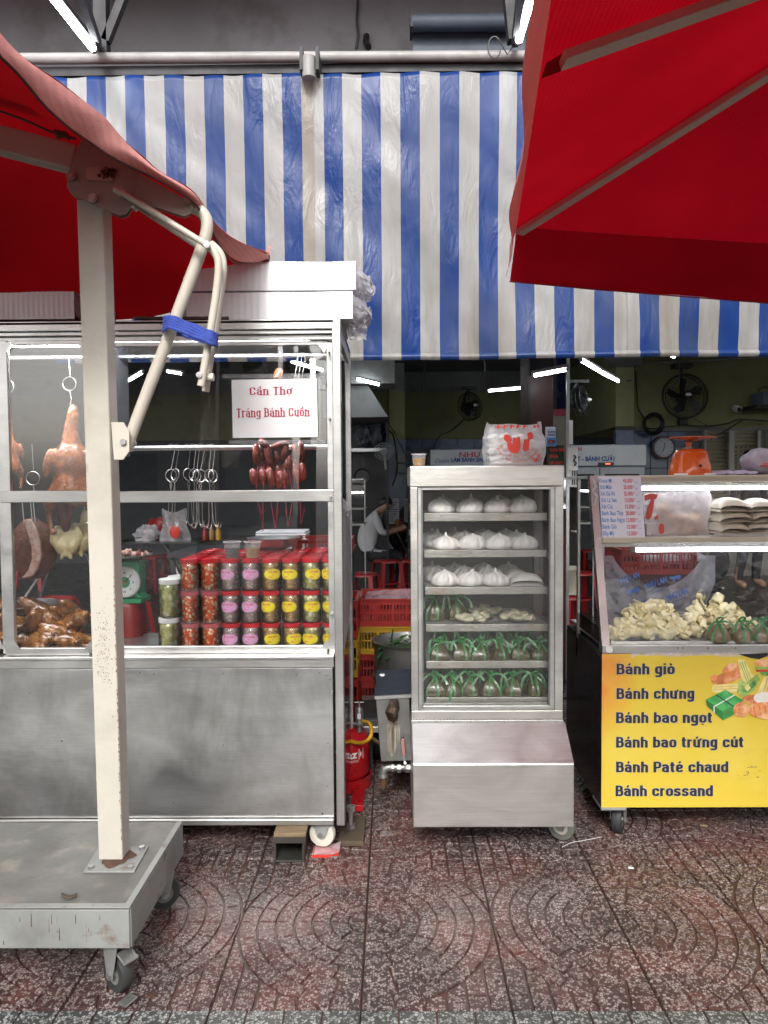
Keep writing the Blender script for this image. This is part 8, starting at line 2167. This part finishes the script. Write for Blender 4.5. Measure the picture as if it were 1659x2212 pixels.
# price list
pls = thing('price_list', 'white price list in blue and red lettering taped to the sloping stall glass', 'sign', sl(.05, .8, .006))
pc_ = [on_slope(1292.5, 1030, .006), on_slope(1384, 1030, .006), on_slope(1394.5, 1173, .006), on_slope(1302, 1171, .006)]
MB().prism(pc_, V((0, -1, .3)).normalized() * .001).build('sheet', M['paper_blue'], pls)
us = V((1, 0, 0)); vsn = (sl(0, 1) - sl(0, 0)).normalized()
kk_ = lambda py: ppm(FR + (YT - FR) * (1394 - py) / 366)
rows_ = [('Khoai Mì', '45.000', 'kg', 1042.5, 1295, 1322, 1346), ('Xôi Mặn', '25.000', 'hộp', 1056.5, 1296, 1321, 1347), ('Xôi Gà Xé', '25.000', 'hộp', 1070.5, 1297, 1328, 1348), ('Xôi Lá Sen', '15.000', 'cái', 1084.5, 1298, 1332, 1350), ('Xôi Cúc', '12.000', 'cái', 1098.5, 1299, 1324, 1351), ('Bánh Bao Thịt', '20.000', 'cái', 1113, 1300, 1346, 1352), ('Bánh Bao Ngọt', '12.000', 'cái', 1127.5, 1301, 1350, 1353.5), ('Bánh Giò', '12.000', 'cái', 1142, 1302, 1332, 1355), ('Bắp Mỹ', '12.000', 'trái', 1156.5, 1303, 1327, 1356)]
tr2 = MB()
for (nm, pr_, un, y, x0, x1, xp_) in rows_:
    k = kk_(y); tb_ = MB(); tp_ = MB()
    text_into(tb_, nm, on_slope(x0, y, .0078), us, vsn, (x1 - x0) / k, 9.0 / k, .012)
    text_into(tp_, pr_, on_slope(xp_, y, .0078), us, vsn, 19.0 / k, 8.6 / k, .012)
    text_into(tp_, 'đ', on_slope(xp_ + 20, y - 4, .0078), us, vsn, 3.2 / k, 4.2 / k, 0, .2)
    text_into(tb_, un, on_slope(xp_ + 25, y, .0078), us, vsn, 6 / k, 3.0 / k, .0)
    tb_.build('item_name', M['blue_ink'], pls); tp_.build('price', M['red_ink'], pls)
text_into(tr2, 'Như Lan Kính Mời', on_slope(1331, 1168.5, .0078), us, vsn, 54 / kk_(1168), 5.4 / kk_(1168), .01, .25)
q0, q1 = on_slope(1331, 1170.5, .0078), on_slope(1385, 1170.5, .0078); tr2.add([q0, q1, q1 + vsn * .0012, q0 + vsn * .0012], [(0, 1, 2, 3)])
tr2.build('greeting', M['red_ink'], pls)

# goods: upper shelf
fbc = folded_bun_mesh(.068, .12, .052, 2); fbc.materials.append(M['bun_cream'])
trz = zms + .004
tr_t = thing('steel_tray', 'flat steel tray under the stacked cream buns', 'tray', (1.75, 3.1, zms + .001))
MB().box(P(1535, 1158, 3.05).x, 2.6, 3.02, 3.26, zms + .001, zms + .004).box(P(1535, 1158, 3.05).x, 2.6, 3.016, 3.02, zms + .001, zms + .012).build('tray', M['steel'], tr_t, bev=.001)
lay = ['bottom', 'middle', 'top']
for r_, y in enumerate((1152, 1124, 1101)):
    for k in range(4):
        px = [1577, 1641, 1706, 1770][k] + (4 if r_ == 1 else -1); zz = zms + .006 + r_ * .046
        for yy, wh in ((3.075, 'front'), (3.19, 'back')):
            c = P(px - (8 if wh == 'back' else 0), y, yy)
            tag(meshobj('folded_bun', fbc, M['bun_cream'], None, (c.x, yy, zz), (random.uniform(-.05, .05), random.uniform(-.06, .06), random.uniform(-.12, .12)), (1, 1, random.uniform(.93, 1.08))), 'cream folded bun, %s of the row from the left, %s layer, %s file' % (ORD[k], lay[r_], wh), 'bun', 'cream folded buns stacked on the upper shelf')
bb = thing('bread_bag', 'milky carrier bag of wrapped bread with red print on the upper shelf', 'bag', (P(1468, 1158, 3.06).x, 3.13, zms + .001))
bc2 = V((P(1470, 1110, 3.06).x, 3.14, zms + .001)); w2, h2 = 70 / ppm(3.06), 96 / ppm(3.06)
def bag2(u, v):
    a = 2 * math.pi * u; k = 1 / max(abs(math.cos(a)), abs(math.sin(a))) ** .7
    n = noise.noise(V((math.cos(a) * 2, math.sin(a) * 2, v * 3 + 5))) * .016 + noise.noise(V((math.cos(a) * 5, math.sin(a) * 5, v * 6 + 5))) * .008
    pz_ = (1 - .25 * max(0, v - .75)); return bc2 + V((w2 * k * math.cos(a) * pz_ + n * math.cos(a) + .006 * v, .085 * k * math.sin(a) * pz_ + n * math.sin(a), h2 * v * (1 + .05 * math.cos(a))))
MB().grid(bag2, 60, 20).build('film', film_mat('bread_bag_film', (.80, .76, .78), op=.62, rough=.25, bump=.9, bs=20), bb, sm=60)
for k in range(9):
    c = bc2 + V((-.055 + .045 * (k % 4), -.045 + .02 * (k % 2), .022 + .042 * (k // 4)))
    t_ = MB().ell(c, (.036, .03, .022), 14, 8, Euler((random.uniform(-.4, .4), .2, random.random())).to_matrix(), jit=.2).build('bread_roll', mk('pale_bread_%d' % k, (.58, .40, .24), .6, var=.3, vs=20), sm=80, loc=c)
    tag(t_, 'pale bread roll inside the milky bag on the upper shelf', 'bread', 'bread rolls inside the milky bag')
def on_b2(px, py): 
    p = P(px, py, 3.04); return V((p.x, 3.045 + .02 * ((px - 1470) / 75) ** 2, p.z))
pr = MB(); pr.add([on_b2(a, b) for a, b in ((1396, 1072), (1406, 1066), (1424, 1068), (1420, 1078), (1404, 1080), (1397, 1084))], [(0, 1, 2, 3, 4, 5)])
pr.add([on_b2(a, b) for a, b in ((1398, 1120), (1402, 1098), (1410, 1078), (1416, 1080), (1415, 1096), (1410, 1118), (1404, 1123))], [tuple(range(7))]); pr.add([on_b2(a, b) for a, b in ((1417, 1116), (1424, 1112), (1423, 1122), (1416, 1122))], [(0, 1, 2, 3)])
pr.add([on_b2(1431 + 6 * math.cos(a), 1143 + 12 * math.sin(a)) for a in [k * .4 for k in range(16)]], [tuple(range(16))])
pr.build('red_print', M['bag_red'], bb)
tag(MB().box(P(1389, 1150, 3.1).x, P(1432, 1150, 3.1).x, 3.06, 3.3, zms + .001, zms + .05).build('white_carton', M['white_frame'], bev=.003, loc=(1.05, 3.2, zms)), 'low white carton beside the bread bag on the upper shelf', 'carton')
# goods: lower deck
hbag = thing('hanging_bag', 'frosted plastic bag with blue NHƯ LAN print hanging behind the cassava', 'bag', P(1425, 1260, 3.3))
def hb_p(px, py, dy=0): return P(px, py, 3.28 + dy)
def hbf(u, v):
    x0 = 1306 + 6 * v; x1 = 1545 - 60 * max(0, v - .4)
    top_y = 1200 + 70 * math.sin(math.pi * min(1, max(0, (u - .08) / .8))) ** .7 * (1 if u < .9 else .5)
    px = x0 + (x1 - x0) * u; py = top_y + (1345 - top_y) * v
    return hb_p(px, py, .02 * noise.noise(V((u * 4, v * 3, 2))) + .01 * math.sin(u * 17 + v * 3))
MB().grid(hbf, 40, 20).build('film', M['film_frost'], hbag, sm=60)
tm = MB()
def ht(s, px, py, w, cap, ang=R(20)):
    k = ppm(3.24); u_ = V((math.cos(ang), 0, math.sin(ang))); v_ = V((-math.sin(ang), 0, math.cos(ang)))
    text_into(tm, s, P(px, py, 3.245), u_, v_, w / k, cap / k, .04, .15)
ht('NHƯ LAN', 1338, 1262, 48, 11); ht('NHƯ LAN', 1394, 1274, 52, 12); ht('NHƯ LAN', 1441, 1298, 50, 12); ht('NHƯ LAN', 1352, 1322, 52, 11)
for (a, b, w) in ((1340, 1268, 40), (1342, 1273, 38), (1396, 1281, 46), (1398, 1286, 40), (1444, 1305, 42)):
    q = P(a, b, 3.245); e2 = V((math.cos(R(20)), 0, math.sin(R(20)))) * w / ppm(3.24); tm.add([q, q + e2, q + e2 + V((0, 0, .0022)), q + V((0, 0, .0022))], [(0, 1, 2, 3)])
def cow(px, py, s, m=None):
    k = s
    sh = [(0, 4), (2, 1), (6, 0), (9, 2), (26, -1), (30, 2), (31, 10), (29, 10), (28, 6), (26, 14), (23, 14), (23, 8), (13, 9), (12, 15), (9, 15), (9, 9), (6, 7), (2, 8)]
    tm.add([P(px + a * k * math.cos(.2) + b * k * .1, py + b * k - a * k * .18, 3.245) for a, b in sh], [tuple(range(len(sh)))])
cow(1350, 1274, 1.05); cow(1404, 1303, .9); cow(1446, 1246, .8)
tm.build('lettering', M['bag_blue'], hbag)
crate((P(1422, 1240, 3.62).x, 3.75, Z(1245, 3.6)), 159 / ppm(3.6), .28, .12, 'red_crate', 'red crate with white slots seen through the glass behind the frosted bag')
tag(MB().box(P(1345, 1240, 3.62).x, P(1500, 1240, 3.6).x, 3.63, 3.9, 0, Z(1245, 3.6) - .001).build('counter_box', M['dark_wood'], loc=(1.3, 3.75, 0)), 'dark box under the red crate behind the right stall', 'box')
tag(MB().ell(P(1452, 1203, 3.75), (.16, .1, .03), 20, 8, jit=.4).build('white_bag', M['film_white'], sm=40, loc=P(1452, 1203, 3.75)), 'white bag heaped on the red crate behind the right stall', 'bag')
def cassava_mesh(seed):
    rn = random.Random(seed); mb = MB(); n = 16; L = 7
    r0 = rn.uniform(.016, .021); ln = rn.uniform(.035, .055)
    for j in range(1): pass
    gap = rn.uniform(.5, 1.1)
    def fn(u, v):
        a = gap + (2 * math.pi - gap * 1.2) * u; q = v
        # closed strip: outer skin then inner hollow
        if v <= .62: t = v / .62; rr = r0 * (1 + .15 * noise.noise(V((math.cos(a) * 2, math.sin(a) * 2, t * 2 + seed)))) ; x = -ln / 2 + ln * t
        else: t = (v - .62) / .38; rr = r0 * (.92 - .5 * t); x = ln / 2 - ln * .55 * t
        w = .004 * noise.noise(V((a * 1.5, v * 4, seed)))
        return V((x + w, (rr + w) * math.cos(a), (rr + w) * math.sin(a)))
    mb.grid(fn, n, 10)
    mb.ell((-.004, 0, -r0 * .3), (ln * .46, r0 * .75, r0 * .7), 12, 8, jit=.3)
    me = mb.mesh('cassava', (0, 0, 0), 70); me.materials.append(M['cassava']); return me
cas = [cassava_mesh(k) for k in range(8)]
def cassava_pile(px0, px1, pyb, pyt, Y, n, side_, peak, seed):
    rn = random.Random(seed); c0, c1 = P(px0, pyb, Y).x, P(px1, pyb, Y).x; zb_ = zds + .006; H = (pyb - pyt) / ppm(Y)
    zones = ['low in front', 'halfway up', 'near the top', 'at the back']
    for k in range(n):
        u = (k * .618034 + rn.random() * .1) % 1; hmax = max(.1, 1 - (abs(u - peak) / max(peak, 1 - peak)) ** 1.6)
        v = rn.random() * hmax
        yy = Y + .01 + v * .16 + rn.uniform(-.01, .02)
        zz = zb_ + .017 + v * (H - .02)
        o = meshobj('cassava_piece', cas[k % 8], M['cassava'], None, (c0 + (c1 - c0) * u, yy, zz), (rn.random() * 6, rn.uniform(-.7, .7), rn.random() * 6), (1.05,) * 3)
        zone = zones[0] if v < .25 else zones[1] if v < .55 else zones[2]
        hor = ['left end', 'left of centre', 'centre', 'right of centre', 'right end'][min(4, int(u * 5))]
        tag(o, 'boiled cassava piece %s, %s of the %s pile' % (zone, hor, side_), 'cassava', 'boiled cassava pieces, %s pile' % side_)
cassava_pile(1330, 1484, 1384, 1306, 2.93, 64, 'left', .62, 3)
cassava_pile(1498, 1640, 1384, 1302, 2.99, 52, 'right', .45, 8)
for k, (a, b, nm) in enumerate(((1322, 1492, 'left'), (1494, 1664, 'right'))):
    t = thing('steel_tray', 'shallow steel tray under the %s pile of cassava' % nm, 'tray', (P((a + b) / 2, 1390, 2.93).x, 3.0, zds + .001), 'steel trays of cassava')
    x0, x1 = P(a, 1388, 2.92).x, P(b, 1388, 2.92).x
    MB().box(x0, x1, 2.915, 3.2, zds + .0008, zds + .003).box(x0, x1, 2.905, 2.9149, zds + .0008, zds + .010).box(x0 - .008, x0 - .0001, 2.905, 3.2, zds + .0008, zds + .014).box(x1 + .0001, x1 + .006, 2.905, 3.2, zds + .0008, zds + .014).build('tray', M['steel'], t, bev=.001)
cup((P(1468, 1350, 3.06).x, 3.06, zds + .012), None, 0, 'empty clear plastic cup between the two cassava piles', h=.078, r0=.027, r1=.036)
for k, px in enumerate((1557, 1605, 1650, 1700)):
    parcel((P(px, 1390, 2.90).x, 2.925, zds + .004), .041, .072, 200 + k, '%s pale leaf parcel with green ribbon on the right cassava tray' % ['leftmost', 'second', 'third', 'fourth'][k], 'leafwrap_pale', 'pale leaf parcels on the right stall')
# on the top shelf: orange scale, cloth, tied bag
osx = P(1490.5, 1000, 3.16).x; oz = ztp + .0008
os_ = thing('orange_scale', 'glossy orange weighing scale with a flat round pan on top of the right stall', 'weighing scale', (osx, 3.17, oz))
hb_ = Z(969, 3.12, 1490) - oz; wb_ = 44 / ppm(3.12)
fixn(MB().lathe([(.001, 0), (1.0, 0), (1.02, .012), (1.0, .03), (.93, hb_ * .55), (.84, hb_ * .85), (.74, hb_ * .97), (.5, hb_ * 1.0), (.001, hb_)], 40, c=(osx, 3.17, oz), cap=False,
    fn=lambda r, z, a: (r * (wb_ * .93 if r > .01 else 1) * (1 / max(abs(math.cos(a)), abs(math.sin(a))) ** .45) * (1 - .22 * (z / hb_) * (math.cos(a) < -.2) * abs(math.cos(a))), z)).build('case', M['orange_paint'], os_, sm=50))
MB().box(osx - wb_, osx + wb_, 3.095, 3.11, oz, oz + .007).build('base_edge', M['paper'], os_)
MB().lathe([(.012, 0), (.010, .02), (.014, .03)], 14, c=(osx - .003, 3.17, oz + hb_ - .002)).build('stem', M['orange_paint'], os_, sm=50)
MB().cyl((osx - .004, 3.17, oz + hb_), (osx - .004, 3.17, oz + hb_ + .008), .017, n=14).build('collar', M['pipe'], os_)
pw = 48.5 / ppm(3.17); zpn = Z(948, 3.17, 1500)
fixn(MB().lathe([(.001, -.010), (.02, -.009), (pw * .55, -.003), (pw, .004), (pw, .0065), (.001, -.004)], 44, c=(osx + .012, 3.17, zpn), cap=False).build('pan', M['orange_paint'], os_, sm=40))
MB().cyl(P(1513.5, 1006, 3.088), P(1513.5, 1006, 3.10), .006, n=14).build('hole', M['black'], os_)
cl_c = P(1583, 1022, 3.14)
tag(MB().grid(lambda u, v: V((P(1536, 1000, 3.12).x + (P(1634, 1000, 3.12).x - P(1536, 1000, 3.12).x) * u, 3.09 + .14 * v, oz + .004 + .014 * math.sin(math.pi * v) * (1 + .5 * noise.noise(V((u * 6, v * 3, 2)))) + .004 * noise.noise(V((u * 12, v * 8, 2))))), 40, 14).build('folded_cloth', M['lilac_cloth'], sm=180, loc=cl_c), 'folded lilac cloth lying between the orange scale and the tied bag', 'cloth')
tbc = P(1652, 1000, 3.16); tbg = thing('tied_bag', 'lilac tied plastic bag with red print at the right end of the top shelf', 'bag', (tbc.x, 3.18, oz))
tg = MB().ell((tbc.x, 3.18, oz + .054), (.09, .075, .056), 30, 20, jit=.0)
for i in range(len(tg.v)):
    p = tg.v[i]; tg.v[i] = p + V((noise.noise(p * 22), noise.noise(p * 22 + V((4, 0, 0))), .6 * noise.noise(p * 22 + V((0, 4, 0))))) * .016; tg.v[i].z = max(tg.v[i].z, oz + .0005)
tg.build('film', mk('lilac_bag_film', (.40, .36, .42), .3, var=.2, vs=14, bump=.8, bs=24), tbg, sm=45)
q = P(1645, 1008, 3.09); MB().box(q.x, q.x + .05, 3.098, 3.1, q.z, q.z + .006).box(q.x + .01, q.x + .05, 3.098, 3.1, q.z + .01, q.z + .014).build('red_print', M['bag_red'], tbg)
# small litter on the pavement
for i, (px, py, w, lb) in enumerate(((1363, 1877, .018, 'tiny white scrap on the tile joint right of the cabinet'), (835, 1802, .045, 'wet crumpled clear film on the pavement left of the cabinet'), (1743, 1800, .02, 'x'), (1738, 1812, .03, 'pale cigarette end on the pavement under the right stall'))):
    if i == 2: continue
    if i == 3: g_ = G(1512, 1783, .003); tag(MB().cyl((g_.x, g_.y, .004), (g_.x + .028, g_.y - .006, .004), .004, n=8).build('cigarette_end', M['wood'], loc=g_), lb, 'litter'); continue
    g_ = G(px, py, 0); tag(MB().grid(lambda u, v: g_ + V(((u - .5) * w, (v - .5) * w * .7, .003 + .006 * abs(noise.noise(V((u * 4 + i, v * 4, 1)))))), 8, 6).build('scrap', M['foam'] if i == 0 else M['film'], sm=30, loc=g_), lb, 'litter')
tag(MB().tube(smooth_path([G(1214, 1830, .004), G(1235, 1820, .004), G(1258, 1816, .006), G(1300, 1808, .004), G(1338, 1796, .004)][:4]), .0012, 5).build('string', M['white_frame'], loc=G(1260, 1815, 0)), 'thin white string curling on the pavement by the cabinet wheel', 'string')
bpy.context.view_layer.update()
